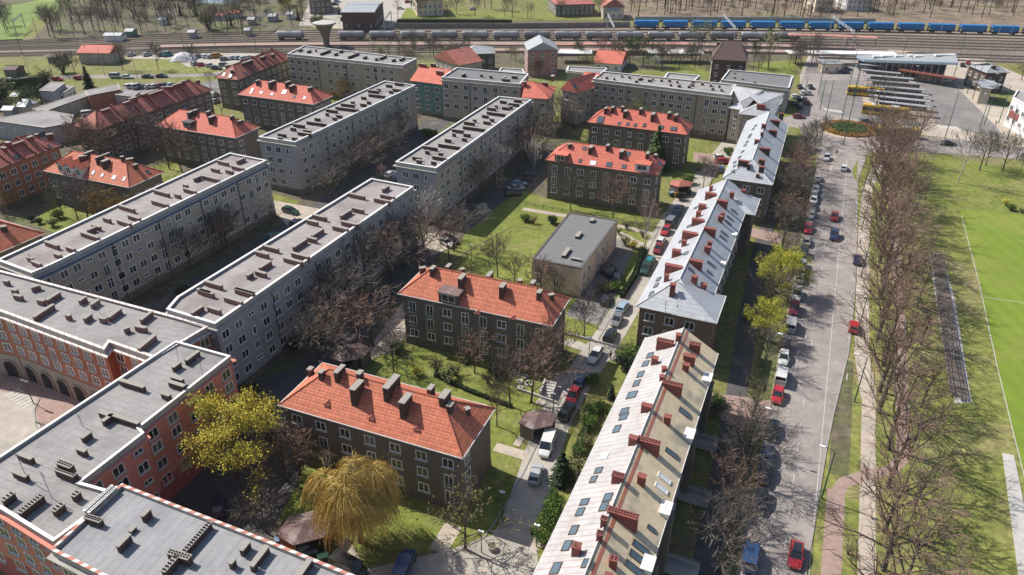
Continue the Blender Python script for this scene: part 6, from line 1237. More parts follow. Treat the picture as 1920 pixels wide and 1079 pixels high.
LN = [(1168, 576, 'wagon', 'lightblue', 'light silver blue estate car, top one of three below the hall yard'), (1157, 601, 'hatch', 'grey', 'dark grey hatchback between two cars at the lane kerb'), (1144, 629, 'wagon', 'black', 'black car with open looking windscreen nearest the lane crossing'), (1116, 667, 'wagon', 'white', 'white estate car half in the house shadow'), (1090, 715, 'hatch', 'blue', 'blue car in the shade ahead of a red one'), (1074, 743, 'hatch', 'red', 'red hatchback behind the blue car in the lane'), (1063, 772, 'suv', 'black', 'black car beside the garage with hexagonal roof'), (1026, 836, 'van', 'white', 'white van beside the garage with hexagonal roof'), (1005, 889, 'hatch', 'silver', 'silver white hatchback below the white van'),
      (1210, 505, 'suv', 'green', 'dark green off-roader by the hedge of the lane'), (1219, 490, 'hatch', 'teal', 'teal car ahead of the dark green one'), (1234, 467, 'hatch', 'darkred', 'dark red car behind the white one near the birch'), (1239, 452, 'hatch', 'white', 'white car between dark red and red cars'), (1248, 433, 'hatch', 'red', 'red car ahead of the white one near the birch'), (1258, 417, 'van', 'grey', 'grey van at the shade edge near the silver roof'), (1268, 402, 'sedan', 'blue', 'blue car in shade near the bins'), (1273, 391, 'hatch', 'blue', 'second blue car in shade near the bins')]
for i, (x, y, k_, c_, lb) in enumerate(LN):
    j = min(range(len(lane_) - 1), key=lambda t: abs((lane_[t][1] + lane_[t + 1][1]) / 2 - y)); car(k_, c_, (x, y), hd(lane_[j], lane_[j + 1]) + random.uniform(-.05, .05) + (math.pi if i % 2 else 0), lb, 'cars parked along the court lane')
e_ = hd((1100, 590), (1160, 470))
MISC = [(1138, 503, 'sedan', 'black', e_, 'black car in the shaded hall yard, left one'), (1146, 509, 'wagon', 'black', e_, 'black car in the shaded hall yard, middle one'), (1157, 520, 'wagon', 'black', e_ + .1, 'black car in the shaded hall yard, right one by the hedge'), (1136, 562, 'hatch', 'black', e_, 'black car in the hall yard nearest the garden wall'),
 (411, 950, 'wagon', 'navy', hd((410, 980), (412, 920)), 'dark blue car alone in the shaded yard of the salmon block'), (759, 1062, 'van', 'blue', hd((750, 1079), (765, 1040)), 'blue van at the bottom edge near the golden willow'), (655, 1066, 'van', 'black', hd((640, 1060), (680, 1079)), 'black vehicle beside the bins at the brick edged roof'),
 (545, 396, 'wagon', 'green', hd((530, 392), (560, 400)), 'dark green car on the sunny path between the slab blocks'), (557, 418, 'hatch', 'blue', hd((545, 425), (570, 410)), 'blue car at the shade edge above the blue grey block'), (514, 444, 'hatch', 'teal', hd((500, 450), (530, 435)), 'teal car hidden in shade by the roof edge of the blue grey block'),
 (838, 456, 'hatch', 'white', hd((825, 450), (850, 462)), 'white car on the sunny parking patch'), (845, 449, 'sedan', 'black', hd((825, 450), (850, 462)), 'black car on the sunny parking patch behind the white one'), (733, 327, 'wagon', 'white', hd((720, 335), (745, 320)), 'white and blue car beside the pink blossoming tree'), (745, 334, 'hatch', 'navy', hd((720, 335), (745, 320)), 'navy car near the end wall of the grey slab block'),
 (986, 328, 'wagon', 'navy', 0.2, 'navy car in the shaded row right of the slab block, top one'), (980, 336, 'hatch', 'black', 0.2, 'black car in the shaded row right of the slab block'), (974, 345, 'hatch', 'lightblue', 0.2, 'pale blue car in the shaded row right of the slab block'), (968, 353, 'sedan', 'silver', 0.2, 'silver car in the shaded row right of the slab block'), (962, 363, 'wagon', 'black', 0.2, 'black car in the shaded row right of the slab block, bottom one'),
 (1352, 296, 'hatch', 'white', 0.05, 'white car by the silver roof gap'), (1358, 303, 'wagon', 'red', 0.05, 'red car beside the white one by the silver roof gap'), (1352, 318, 'hatch', 'blue', 1.3, 'blue car in the shaded passage by the silver roof'),
 (22, 151, 'hatch', 'white', 0, 'white car on the upper left street, first from the left'), (49, 151, 'wagon', 'silver', 0, 'silver car on the upper left street, second from the left'), (83, 150, 'wagon', 'lightblue', 0, 'pale blue car on the upper left street, third from the left'), (108, 149, 'hatch', 'red', 0, 'red car on the upper left street, fourth from the left'), (150, 147, 'wagon', 'red', 0, 'red car on the upper left street beside the conifer'), (218, 144, 'van', 'silver', 0, 'silver van on the upper left street'), (240, 145, 'hatch', 'white', 0, 'white car behind the silver van'), (277, 144, 'sedan', 'black', 0, 'black car on the upper left street, left of two'), (303, 143, 'sedan', 'black', 0, 'black car on the upper left street, right of two'),
 (246, 103, 'hatch', 'silver', .9, 'silver car in the railway car park, leftmost'), (276, 103, 'hatch', 'silver', .9, 'silver car in the railway car park, second from left'), (304, 103, 'wagon', 'grey', .9, 'grey car beside the teal van in the railway car park'), (314, 103, 'van', 'teal', .9, 'teal van in the railway car park'), (346, 102, 'hatch', 'teal', .9, 'small teal car behind the covered stack'), (373, 106, 'hatch', 'grey', .9, 'grey car right of the covered stack'), (387, 106, 'hatch', 'white', .9, 'white car left of the orange van'), (395, 107, 'hatch', 'silver', .9, 'silver car left of the orange van'), (407, 106, 'van', 'orange', .6, 'orange van in the railway car park'), (422, 111, 'wagon', 'grey', .5, 'dark grey car right of the orange van'), (437, 109, 'hatch', 'white', .9, 'white car right of the orange van, first'), (447, 109, 'hatch', 'lightblue', .9, 'pale blue car right of the orange van'), (457, 110, 'hatch', 'silver', .9, 'silver car right of the orange van, third'), (467, 108, 'hatch', 'white', .9, 'white car at the right end of the row by the tracks'),
 (366, 120, 'hatch', 'silver', 1.2, 'silver car below the covered stack'), (379, 122, 'hatch', 'red', .2, 'red car below the covered stack'), (395, 123, 'hatch', 'white', .3, 'white car right of the red one in the car park'), (406, 128, 'sedan', 'black', -.1, 'black car near the red row house'), (421, 122, 'wagon', 'grey', -.1, 'dark car above the red row house chimney'),
 (247, 164, 'van', 'white', .9, 'white van in the car park above the long old red roof'), (258, 164, 'van', 'silver', .9, 'silver van in the car park above the long old red roof'), (270, 163, 'hatch', 'grey', .9, 'grey car in the row above the long old red roof'), (281, 163, 'hatch', 'silver', .9, 'silver car in the row above the long old red roof'), (291, 162, 'hatch', 'white', .9, 'white car in the row above the long old red roof'), (302, 161, 'hatch', 'darkred', .9, 'dark red car in the row above the long old red roof'), (312, 160, 'hatch', 'black', .9, 'black car in the row above the long old red roof'), (322, 160, 'hatch', 'silver', .9, 'silver car at the right end of the row above the long old red roof'),
 (403, 178, 'hatch', 'white', 1.3, 'white car in the gap between the old red roofs, top'), (404, 190, 'hatch', 'silver', 1.3, 'silver car in the gap between the old red roofs, bottom'), (122, 214, 'hatch', 'white', .8, 'white car before the open garage'), (168, 215, 'van', 'white', .5, 'white van with long body before the garage'),
 (1583, 135, 'sedan', 'navy', 0, 'navy car before the ochre kiosk, nearer'), (1587, 130, 'sedan', 'black', 0, 'black car before the ochre kiosk, farther'), (1625, 228, 'wagon', 'grey', 0, 'dark grey car on the roundabout'), (1752, 149, 'sedan', 'darkred', 0, 'dark red car before the bus station hall'), (1772, 152, 'wagon', 'white', -.2, 'white car before the bus station hall'), (1498, 219, 'hatch', 'darkred', 0, 'dark red car beside the roundabout'), (1777, 269, 'sedan', 'black', 0, 'black car on the road behind the far lawn'),
 (1504, 174, 'hatch', 'white', 1.4, 'white car in the office car park, left'), (1515, 174, 'hatch', 'silver', 1.4, 'silver car in the office car park, right'), (1488, 181, 'hatch', 'white', 1.4, 'white car by the office building wall'), (1497, 184, 'sedan', 'black', 1.4, 'black car in the office car park, second row'), (1508, 187, 'sedan', 'grey', 1.4, 'grey car in the office car park, second row right'), (1512, 192, 'wagon', 'darkred', 1.4, 'dark red car in the office car park'), (1490, 194, 'sedan', 'black', 1.4, 'black car in the office car park, third row left'), (1500, 200, 'sedan', 'navy', 1.4, 'navy car in the office car park, third row'), (1500, 163, 'sedan', 'black', 1.4, 'black car in the office car park, top row'), (1520, 163, 'sedan', 'black', 1.4, 'black car at the top right of the office car park'),
 (1815, 118, 'hatch', 'red', 1.1, 'red car behind the bus station hall'), (1805, 122, 'sedan', 'black', 1.1, 'black car behind the bus station hall'), (1826, 123, 'hatch', 'white', 1.1, 'white car behind the bus station hall'), (628, 8, 'wagon', 'navy', .2, 'navy car beyond the railway left of the brick shed'), (632, 3, 'hatch', 'lightblue', .2, 'pale blue car beyond the railway left of the brick shed'), (765, 4, 'hatch', 'red', .2, 'red car in the yard beyond the railway'), (751, 16, 'hatch', 'white', .2, 'white car in the yard beyond the railway'), (887, 17, 'hatch', 'white', .2, 'white car beyond the railway near the bare trees')]
for (x, y, k_, c_, h_, lb) in MISC: car(k_, c_, (x, y), h_, lb, 'other cars of the neighbourhood')
def rm(o):
    for c in list(o.children): rm(c)
    bpy.data.objects.remove(o)
for o in CARP.values(): rm(o)
# --- buses
def bus(px, head, L, label):
    q = G(px[0], px[1], 1.3); r = thing('city_bus', label, 'bus', (q.x, q.y, 0), head, 'yellow buses at the bus station')
    b = MB(); b.box((0, 0, .75), (L, 2.5, .9)); b.box((0, 0, 2.75), (L, 2.5, .5)); b.box((0, 0, 3.06), (L - .4, 2.2, .12))
    for i in range(int(L / 1.6)):
        for s in (-1, 1): b.box((-L / 2 + .1 + i * 1.6, s * 1.2, 1.85), (.12, .1, 1.3))
    for sx in (-1, 1):
        for s in (-1, 1): b.box((sx * (L / 2 - .06), s * 1.19, 1.85), (.12, .12, 1.3))
    b.build('body', MT['yellow'], r); g_ = MB(); g_.box((0, 0, 1.85), (L - .06, 2.42, 1.3)); g_.build('window', MT['carglass'], r)
    m = MB(); m.box((L * .2, 0, 3.25), (2.4, 1.7, .3)); m.box((-L * .25, 0, 3.22), (1.4, 1.5, .24)); m.build('roof_unit', MT['yellow' if L < 13 else 'white'], r)
    for x in (-L * .3, L * .3):
        for s in (-1, 1):
            w_ = MB(); w_.tube([(0, -.15, 0), (0, .15, 0)], .48, 12); w_.build('wheel', MT['black'], r, loc=(x, s * 1.12, .48))
bus((1622, 173), hd((1592, 172), (1655, 177)), 12, 'yellow bus half under the bus station canopies'); bus((1659, 209), hd((1628, 206), (1690, 213)), 14, 'long yellow and white bus in front of the bus station canopies'); bus((1682, 250), hd((1640, 250), (1700, 252)), 13, 'yellow bus hidden behind reddish trees beside the roundabout')
# --- railway wagons
def hopper(mat, L=12.6):
    r = thing('hopper_wagon', 'x', 'railway wagon'); b = MB(); h = L / 2
    b.v += []; 
    lo = [(-h * .62, -1.1, 1.2), (h * .62, -1.1, 1.2), (h * .62, 1.1, 1.2), (-h * .62, 1.1, 1.2)]; mi = [(-h * .92, -1.45, 2.3), (h * .92, -1.45, 2.3), (h * .92, 1.45, 2.3), (-h * .92, 1.45, 2.3)]; hi = [(-h * .92, -1.45, 4.0), (h * .92, -1.45, 4.0), (h * .92, 1.45, 4.0), (-h * .92, 1.45, 4.0)]
    for P, Q in ((lo, mi), (mi, hi)):
        for i in range(4): b.face([P[i], P[(i + 1) % 4], Q[(i + 1) % 4], Q[i]])
    b.face([(-h * .92, -1.45, 4.0), (h * .92, -1.45, 4.0), (h * .92, 0, 4.35), (-h * .92, 0, 4.35)]); b.face([(-h * .92, 1.45, 4.0), (h * .92, 1.45, 4.0), (h * .92, 0, 4.35), (-h * .92, 0, 4.35)])
    for x in (-h * .6, -h * .2, h * .2, h * .6): b.box((x, 0, 3.2), (.12, 3.0, 1.6))
    b.build('body', MT[mat], r)
    c = MB(); c.box((0, 0, 1.0), (L, 2.2, .3)); c.box((-h * .95, 0, 2.2), (.1, 2.4, 2.2)); c.box((h * .95, 0, 2.2), (.1, 2.4, 2.2)); c.build('frame', MT['chassis'], r)
    for x in (-h * .72, -h * .52, h * .52, h * .72):
        w_ = MB(); w_.tube([(0, -.85, 0), (0, .85, 0)], .46, 10); w_.build('wheelset', MT['chassis'], r, loc=(x, 0, .6))
    return r
def tanker(L=12.8):
    r = thing('tank_wagon', 'x', 'railway wagon'); b = MB(); h = L / 2
    b.tube([(-h * .93, 0, 2.6), (-h * .86, 0, 2.6), (h * .86, 0, 2.6), (h * .93, 0, 2.6)], [1.0, 1.4, 1.4, 1.0], 16); b.tube([(0, 0, 3.9), (0, 0, 4.25)], .4, 10); b.build('tank', MT['tankgrey'], r, smooth=False)
    c = MB(); c.box((0, 0, 1.05), (L, 2.4, .3)); c.box((0, 0, 4.1), (3.0, .9, .06)); c.box((h * .97, 0, 1.9), (.5, 2.2, 1.3)); c.build('frame', MT['wood'], r)
    for x in (-h * .72, -h * .52, h * .52, h * .72):
        w_ = MB(); w_.tube([(0, -.85, 0), (0, .85, 0)], .46, 10); w_.build('wheelset', MT['chassis'], r, loc=(x, 0, .6))
    return r
def train(proto, pts, spacing, n, labelf, group, skip=(), name=None):
    P = smooth([G(*p) for p in pts], 10); k = 0; s = 0.0; target = spacing / 2
    for i in range(len(P) - 1):
        d = P[i + 1] - P[i]; ln = d.length
        while s + ln >= target and k < n:
            q = P[i] + d * ((target - s) / ln)
            if k not in skip:
                c = copy_tree(proto); c.location = (q.x, q.y, .1); c.rotation_euler = (0, 0, math.atan2(d.y, d.x)); tag(c, labelf(k), 'railway wagon', group)
            k += 1; target += spacing
        s += ln
tk = tanker(); hb = hopper('blue')
train(hb, [(1184, 55), (1440, 57), (1680, 60), (1920, 67), (2200, 78)], 14.2, 24, lambda k: 'blue hopper wagon on the far track, %s from the left' % ordw(k), 'blue hopper wagons')
train(tk, [(516, 75), (760, 75), (960, 75), (1200, 76), (1440, 77), (1520, 78)], 14.4, 24, lambda k: 'grey tank wagon behind the blocks, %s from the left' % ordw(k), 'grey tank wagons', skip=(1,))
rm(tk); rm(hb)
# ================================================================== LAMP POSTS, MASTS
def lamp(base, H, arm=1.2, label='', az=None, cap_mat='white', pole='greenpole', w=.09, name='street_lamp', cat='street lamp', group=None, double=False):
    q = G(*base); r = thing(name, label, cat, (q.x, q.y, 0), group=group)
    a_ = AVN + math.pi / 2 if az is None else az
    m = MB(); m.tube([(0, 0, -.1), (0, 0, H * .5), (0, 0, H)], [w * 1.3, w, w * .7], 7); m.build('pole', MT[pole], r)
    for s in ((1, -1) if double else (1,)):
        e = (math.cos(a_) * arm * s, math.sin(a_) * arm * s, H + .25)
        if arm: m = MB(); m.tube([(0, 0, H - .05), (e[0] * .6, e[1] * .6, H + .2), e], w * .5, 5); m.build('arm', MT[pole], r)
        m = MB(); m.box((0, 0, 0), (.75, .3, .12), a_); m.build('lamp_head', MT[cap_mat], r, loc=e)
LG = 'green lamp posts right of the avenue'
for i, (b_, t_) in enumerate((((1540, 936), 8.6), ((1602, 754), 8.6), ((1606, 629), 8.6), ((1614, 520), 8.6), ((1615, 432), 8.6), ((1616, 366), 8.6))): lamp(b_, t_, 1.6, 'green lamp post with white head right of the avenue, %s from the bottom' % ordw(i), group=LG)
lamp((1406, 845), 8, 1.2, 'green lamp post among the street trees left of the parked cars', az=AVN - math.pi / 2); lamp((1432, 700), 8, 1.2, 'dark lamp post among the yellow budding street trees', az=AVN - math.pi / 2)
MS = [((1534, 178), 13), ((1595, 150), 12), ((1600, 183), 11), ((1547, 228), 13), ((1578, 225), 14), ((1581, 272), 22), ((1641, 250), 14), ((1702, 146), 8), ((1715, 173), 9), ((1785, 155), 18), ((1804, 166), 10), ((1813, 176), 10), ((1823, 187), 12), ((1845, 235), 16), ((1872, 232), 12), ((1771, 262), 14), ((1838, 237), 10), ((1537, 207), 10), ((1502, 213), 12), ((1888, 262), 10), ((1582, 112), 8), ((1688, 122), 10)]
for i, (b_, h) in enumerate(MS): lamp(b_, h, .9 if i % 2 else 1.4, 'tall slim green lamp mast around the bus station and roundabout, number %d counted from the left rear' % (i + 1) if False else 'slim green lamp mast %s' % ['left of the kiosk forecourt', 'by the canopy corner', 'beside the first yellow bus', 'left of the roundabout', 'at the upper rim of the roundabout', 'tallest, in front of the roundabout', 'right of the roundabout', 'behind the rear canopies', 'at the right end of the canopies', 'tallest, in front of the station hall', 'on the paved strip right of the yard, first', 'on the paved strip right of the yard, second', 'on the paved strip right of the yard, third', 'at the lower right of the yard', 'before the white house', 'on the road behind the far lawn', 'at the bottom tip of the yard', 'on the pavement above the roundabout', 'beside the office car park', 'at the right edge above the lawn', 'near the ochre kiosk', 'behind the station hall'][i], group='slim green lamp masts of the bus station', w=.11)
for i, b_ in enumerate(((93, 838), (63, 757))): 
    lamp(b_, 4.2, .45, 'old style black twin lantern on the square, %s one' % ('lower', 'upper')[i], pole='pipe', cap_mat='pipe', w=.07, double=True)
for i, (b_, h) in enumerate((((44, 110), 11), ((74, 78), 11), ((228, 120), 16), ((346, 96), 11), ((405, 94), 11), ((480, 92), 11), ((642, 92), 12), ((1000, 52), 12), ((1180, 54), 12), ((1480, 52), 12), ((1655, 60), 12), ((1760, 74), 12), ((1795, 80), 12), ((1880, 110), 13), ((1870, 70), 12), ((1560, 54), 12), ((1325, 40), 12), ((100, 145), 8), ((165, 116), 8), ((197, 143), 11), ((260, 156), 11), ((60, 152), 9))):
    lamp(b_, h, 1.4, 'thin dark mast by the railway or the upper left street, %s in the photo from left to right order of placing' % ordw(i) if False else 'thin pale line mast %s' % ('of the railway yard, beside the %s bay' % ordw(i) if i < 17 else 'of the upper left street, %s one' % ordw(i - 17)), pole='metal' if i > 5 else 'pipe', cap_mat='metal', name='line_mast', cat='mast', w=.10)
def small_lamp(p, label): lamp(p, 3.6, 0, label, w=.06)
for p, lb in (((1037, 775), 'short lamp post beside the garage with hexagonal roof'), ((942, 962), 'short lamp post in the shadow right of the nearest tiled house'), ((903, 1037), 'short white globe lamp at the kerb corner'), ((884, 490), 'short lamp post on the lawn left of the hall'), ((1104, 668), 'short lamp post beside the white estate car'), ((1006, 1025), 'short lamp post beside the seamed roof near the bottom')): small_lamp(p, lb)
# gantries over the tracks
def gantry(p1, p2, H, label):
    a_, b_ = G(*p1), G(*p2); r = thing('signal_gantry', label, 'gantry', (a_.x, a_.y, 0)); d = b_ - a_; m = MB()
    m.tube([(0, 0, 0), (0, 0, H)], .2, 5); m.tube([(d.x, d.y, 0), (d.x, d.y, H)], .2, 5); m.build('post', MT['metal'], r)
    m = MB(); n = 10
    for s in (0, .9): m.tube([(0, 0, H - s), (d.x, d.y, H - s)], .16, 4)
    for i in range(n): m.tube([(d.x * i / n, d.y * i / n, H - .9 * (i % 2)), (d.x * (i + 1) / n, d.y * (i + 1) / n, H - .9 * ((i + 1) % 2))], .09, 4)
    m.build('beam', MT['metal'], r)
gantry((1150, 84), (1138, 58), 8, 'pale lattice gantry over the tracks above the red roofed cottage'); gantry((1375, 86), (1352, 58), 8, 'pale lattice gantry over the tracks above the mansard house'); gantry((1595, 94), (1555, 62), 8, 'pale lattice gantry over the tracks at the platform end'); gantry((722, 70), (735, 52), 8, 'pale lattice gantry behind the grey block'); gantry((140, 72), (176, 58), 7, 'pale lattice beam beyond the tracks at the upper left, first'); gantry((297, 66), (332, 48), 7, 'pale lattice beam beyond the tracks at the upper left, second'); gantry((488, 62), (514, 46), 7, 'pale lattice beam left of the yellow tree')
gantry((32, 66), (48, 54), 7, 'pale lattice beam before the green field')
# ================================================================== FAR AND SMALL BUILDINGS
def sbox(name, label, cat, px, h, wall, roofm, ridge=2.5, hip=(False, False), axis='x', stacks=(), zs=(1.8,), sp=2.6, depth=None, pat='n', over=.4, **kw):
    return hip_block(name, label, cat, px, h, ridge=ridge, hip=hip, axis=axis, tilem=roofm, wall=wall, zs=zs, spacing=sp, pattern=pat, depth=depth, over=over, stacks=stacks, base=None, **kw)
sbox('railway_shed', 'long low shed with bright red roof above the left street', 'shed', [(143, 100), (206, 101), (212, 90)], 4.5, 'w_grey', 'tilesmooth', 2.2, sp=3, pat='n', zs=(2.2,))
sbox('old_house', 'old pink house with grey hipped roof standing by the tracks', 'house', [(988, 96), (1048, 95), (1046, 83)], 10, 'w_oldpink', 'greysheet', 3.0, (False, False), 'y', zs=(2.6, 5.6, 8.4), sp=3.4, depth=14)
sbox('old_house', 'grey gabled house with dark red roof above the teal house', 'house', [(812, 108), (860, 124), (876, 106)], 7, 'w_grey', 'tileold', 4.0, (False, False), 'y', zs=(2.2, 5), sp=3.2)
sbox('old_house', 'dark house with pale grey hipped roof above the dark roofed block', 'house', [(868, 103), (930, 101), (925, 86)], 8, 'w_dark', 'greysheet', 2.0, (True, True), zs=(2.2, 5.2), sp=3, depth=12)
sbox('cottage', 'low red roofed cottage beside the white platform', 'cottage', [(1112, 118), (1166, 122), (1168, 104)], 3.2, 'w_white', 'tilesmooth', 3.2, (False, False), zs=(1.6,), sp=3)
MH = sbox('mansard_house', 'large old brick house with dark mansard roof, left wall in the sun', 'house', [(1334, 112), (1402, 116), (1418, 98)], 10.5, 'darkbrick', 'tiledark', 5.5, (True, True), zs=(2.4, 5.2, 8), sp=3.4, hipf=.55, depth=13, stacks=zz((960, 0), 4, [(1540, 320, 1600, 318, 1.6, .8)]))  # same brick on every wall; only the sun lightens the left one
sbox('kiosk', 'small ochre kiosk with pale flat roof at the bus station entrance', 'kiosk', [(1542, 121), (1582, 121), (1584, 115)], 3.5, 'w_beige', 'greysheet', .4, (True, True), zs=(1.6,), sp=3)
sbox('dark_house', 'dark square house with grey hipped roof right of the bus station', 'house', [(1850, 138), (1892, 137), (1888, 124)], 7, 'darkbrick', 'greysheet', 2.2, (True, True), zs=(2, 4.8), sp=3.2, depth=11, stacks=(((1862, 124), (1866, 123)),))
sbox('garage', 'grey block garage with flat roof beside the dark house by the station', 'garage', [(1838, 165), (1862, 168), (1862, 152)], 5.5, 'w_grey', 'greysheet', .3, (True, True), zs=())
WB = flat('white_building', 'white building with red sign panel cut by the right edge of the photo', 'building', [(1899, 182), (1990, 236), (2040, 205), (1908, 168)], 9, 'w_white', 'felt', zs=[2.6, 6.0], spacing=3.6, pattern='3', pipes=0, cornice=False, par=.5)
e0 = Vector(WB.P[0]); e1 = Vector(WB.P[1]); dd = (e1 - e0).normalized(); nn = Vector((dd.y, -dd.x)); c = e0 + dd * 4 + nn * .08
m = MB(); m.box((0, 0, 0), (6, .08, 2.2), math.atan2(dd.y, dd.x)); m.build('sign_panel', MT['stackred'], WB.root, loc=(c.x, c.y, 4.3))
sbox('engine_shed', 'dark brick shed with grey roof beyond the tracks beside the water tower', 'shed', [(638, 24), (702, 24), (716, 4)], 9, 'darkbrick', 'greysheet', 1.2, (False, False), axis='x', zs=(3,), sp=5, pat='s')
sbox('far_house', 'old house with roof cut by the top edge, left of the brick shed', 'house', [(578, 2), (622, 0), (624, -12)], 7, 'w_dark', 'tiledark', 3, (True, True), zs=(2, 4.8))
sbox('far_house', 'pale timber framed house behind the yard beyond the tracks', 'house', [(780, 2), (832, 0), (834, -12)], 8, 'w_beige', 'tiledark', 3, (True, True), zs=(2, 4.8))
sbox('far_house', 'dark house with reddish roof above the tank wagons', 'house', [(1042, 10), (1117, 8), (1120, -6)], 6, 'w_dark', 'tileold', 2.6, (True, True), zs=(2, 4.4))
MU = sbox('mural_house', 'cream gabled house with pale blue panel on its gable beyond the tracks', 'house', [(1130, 14), (1172, 14), (1170, -4)], 6, 'w_beige', 'tileold', 4, (False, False), 'y', zs=(1.8,), sp=3, depth=14)
x0, x1, y0, y1 = MU.rect; m = MB(); m.box((0, 0, 0), (7, .06, 1.8)); m.build('blue_panel', paint('paint_lightblue', None), MU.root, loc=(0, y0 + .36, 4.8))
sbox('far_house', 'reddish house in the wood at the top edge, right of centre', 'house', [(1590, -4), (1640, -4), (1640, -14)], 7, 'w_white', 'tilesmooth', 3, (True, True), zs=(2, 4.8))
sbox('far_house', 'ochre house in the wood at the top edge behind the blue wagons', 'house', [(1530, -2), (1565, -2), (1566, -12)], 7, 'w_beige', 'tileold', 3, (True, True), zs=(2, 4.8))
def hut(px, label, wall='w_white', roof='greysheet'):
    sbox('garden_hut', label, 'hut', [(px[0], px[1]), (px[0] + px[2], px[1]), (px[0] + px[2] + 2, px[1] - px[3])], 2.6, wall, roof, .9, (False, False), zs=())
for i, h in enumerate(((192, 68, 34, 5, 'w_white', 'greysheet'), (232, 60, 16, 5, 'w_teal', 'greysheet'), (400, 30, 24, 6, 'w_white', 'tileold'), (430, 26, 18, 5, 'w_white', 'tilesmooth'), (350, 62, 14, 4, 'w_blue', 'greysheet'), (462, 38, 14, 4, 'w_grey', 'greysheet'), (500, 32, 16, 5, 'w_blue', 'greysheet'), (535, 28, 14, 4, 'w_white', 'greysheet'), (456, 58, 12, 4, 'w_grey', 'greysheet'), (295, 38, 14, 4, 'w_white', 'greysheet'), (85, 108, 30, 6, 'w_dark', 'tiledark'), (3, 132, 26, 8, 'w_dark', 'tiledark'), (18, 182, 16, 6, 'w_beige', 'greysheet'), (30, 200, 18, 6, 'w_grey', 'greysheet'), (0, 208, 22, 8, 'w_blue', 'greysheet'))):
    hut(h[:4], 'small garden hut with %s walls, %s' % ({'w_white': 'white', 'w_teal': 'teal', 'w_blue': 'blue', 'w_grey': 'grey', 'w_dark': 'dark', 'w_beige': 'beige'}[h[4]], ['beyond the tracks by the lattice beam', 'teal tinted end of the white hut', 'with dull red roof in the allotments', 'with bright roof beside the dull red one', 'low beside the second lattice beam', 'in the allotment row, left', 'left of the yellow tree', 'under the yellow tree', 'low by the dark conifers', 'in the trees above the second lattice beam', 'on the railway bank above the left street', 'at the left edge below the tracks', 'in the left edge gardens, upper', 'in the left edge gardens, middle', 'in the left edge gardens, blue one'][i]), h[4], h[5])
# garage complex upper left
flat('workshop', 'big grey flat roofed workshop with a blue sign at its corner, left edge', 'workshop', [(-30, 224), (82, 240), (133, 231), (138, 216), (80, 206), (15, 219)], 5.5, 'w_blue', 'felt', coping='cornice', zs=[3.0], spacing=5, pattern='t', pipes=0, cornice=False, par=.2)
s_ = thing('blue_sign', 'blue sign board on the corner of the grey workshop', 'sign', tuple(G(97, 243, 3.6) + Vector((1.2, -2.2, 0))), hd((82, 246), (108, 239))); m = MB(); m.box((0, -.2, 0), (8.5, .15, 1.4)); m.build('board', paint('paint_blue', None), s_); m = MB(); m.box((0, -.0, 0), (8.7, .2, 1.6)); m.build('backing', MT['pipe'], s_)
GR = flat('garage_row', 'long grey garage row with open bays between old red roof and conifers', 'garage row', [(82, 210), (165, 180), (160, 172), (60, 205)], 4.2, 'w_grey', 'felt', coping='cornice', pipes=0, cornice=False, par=.2)
for k in range(5):
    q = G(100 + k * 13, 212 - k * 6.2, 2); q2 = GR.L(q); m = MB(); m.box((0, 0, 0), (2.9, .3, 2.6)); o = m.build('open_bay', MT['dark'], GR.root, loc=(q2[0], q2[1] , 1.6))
flat('orange_wall_shed', 'grey roofed shed with orange wall at the right end of the garage row', 'shed', [(165, 180), (226, 168), (222, 158), (160, 170)], 5, 'w_orange', 'felt', coping='cornice', pipes=0, cornice=False, par=.2)
flat('flat_house', 'modern white house with stepped grey flat roofs above the garage row', 'house', [(73, 170), (100, 172), (122, 156), (95, 154)], 5.5, 'w_blue', 'felt', coping='cornice', zs=[2], pipes=0, cornice=False, par=.2)
flat('flat_house', 'lower part with grey flat roof beside the modern white house', 'house', [(100, 172), (120, 174), (140, 162), (122, 160)], 4, 'w_white', 'felt', coping='cornice', zs=[2], pipes=0, cornice=False, par=.2)
sbox('garden_house', 'small hipped cottage above the workshop roof', 'house', [(28, 201), (48, 202), (50, 190)], 3.4, 'w_grey', 'greysheet', 1.6, (True, True), zs=())
flat('small_shop', 'small grey roofed building right of the reddish bush near the parked vans', 'shop', [(215, 178), (250, 182), (262, 172), (235, 168)], 4, 'w_grey', 'felt', coping='cornice', pipes=0, cornice=False, par=.2)
cs = thing('covered_stack', 'rounded heap under a grey white tarpaulin in the railway car park', 'stack', tuple(G(346, 113))); m = MB()
for i in range(9):
    for j in range(6):
        pass
P_ = [[(x * 1.0 - 5, y * 1.3 - 4, 3.2 * max(0, 1 - abs((x - 5) / 5.2) ** 2.6) * max(0, 1 - abs((y - 3) / 3.1) ** 2.6) + .05 * math.sin(x * 3 + y * 5)) for x in range(11)] for y in range(7)]
for y in range(6):
    for x in range(10): m.face([P_[y][x], P_[y][x + 1], P_[y + 1][x + 1], P_[y + 1][x]])
m.build('tarpaulin', MT['w_white'], cs)
# funnel-shaped water tower
wt = thing('water_tower', 'concrete funnel shaped water tower with flat disc top behind the grey block', 'water tower', tuple(G(613, 88)))
m = MB(); m.tube([(0, 0, 0), (0, 0, 4), (0, 0, 7), (0, 0, 9.2), (0, 0, 9.8)], [1.2, 1.6, 2.5, 4.0, 4.5], 24); m.build('shaft', MT['w_dark'], wt)
m = MB(); m.tube([(0, 0, 9.8), (0, 0, 10.5)], 5.1, 28); m.build('tank_rim', MT['w_taupe'], wt); m = MB(); m.tube([(0, 0, 10.51), (0, 0, 10.8)], [4.9, 1.2], 28); m.build('top_slab', MT['concrete'], wt)
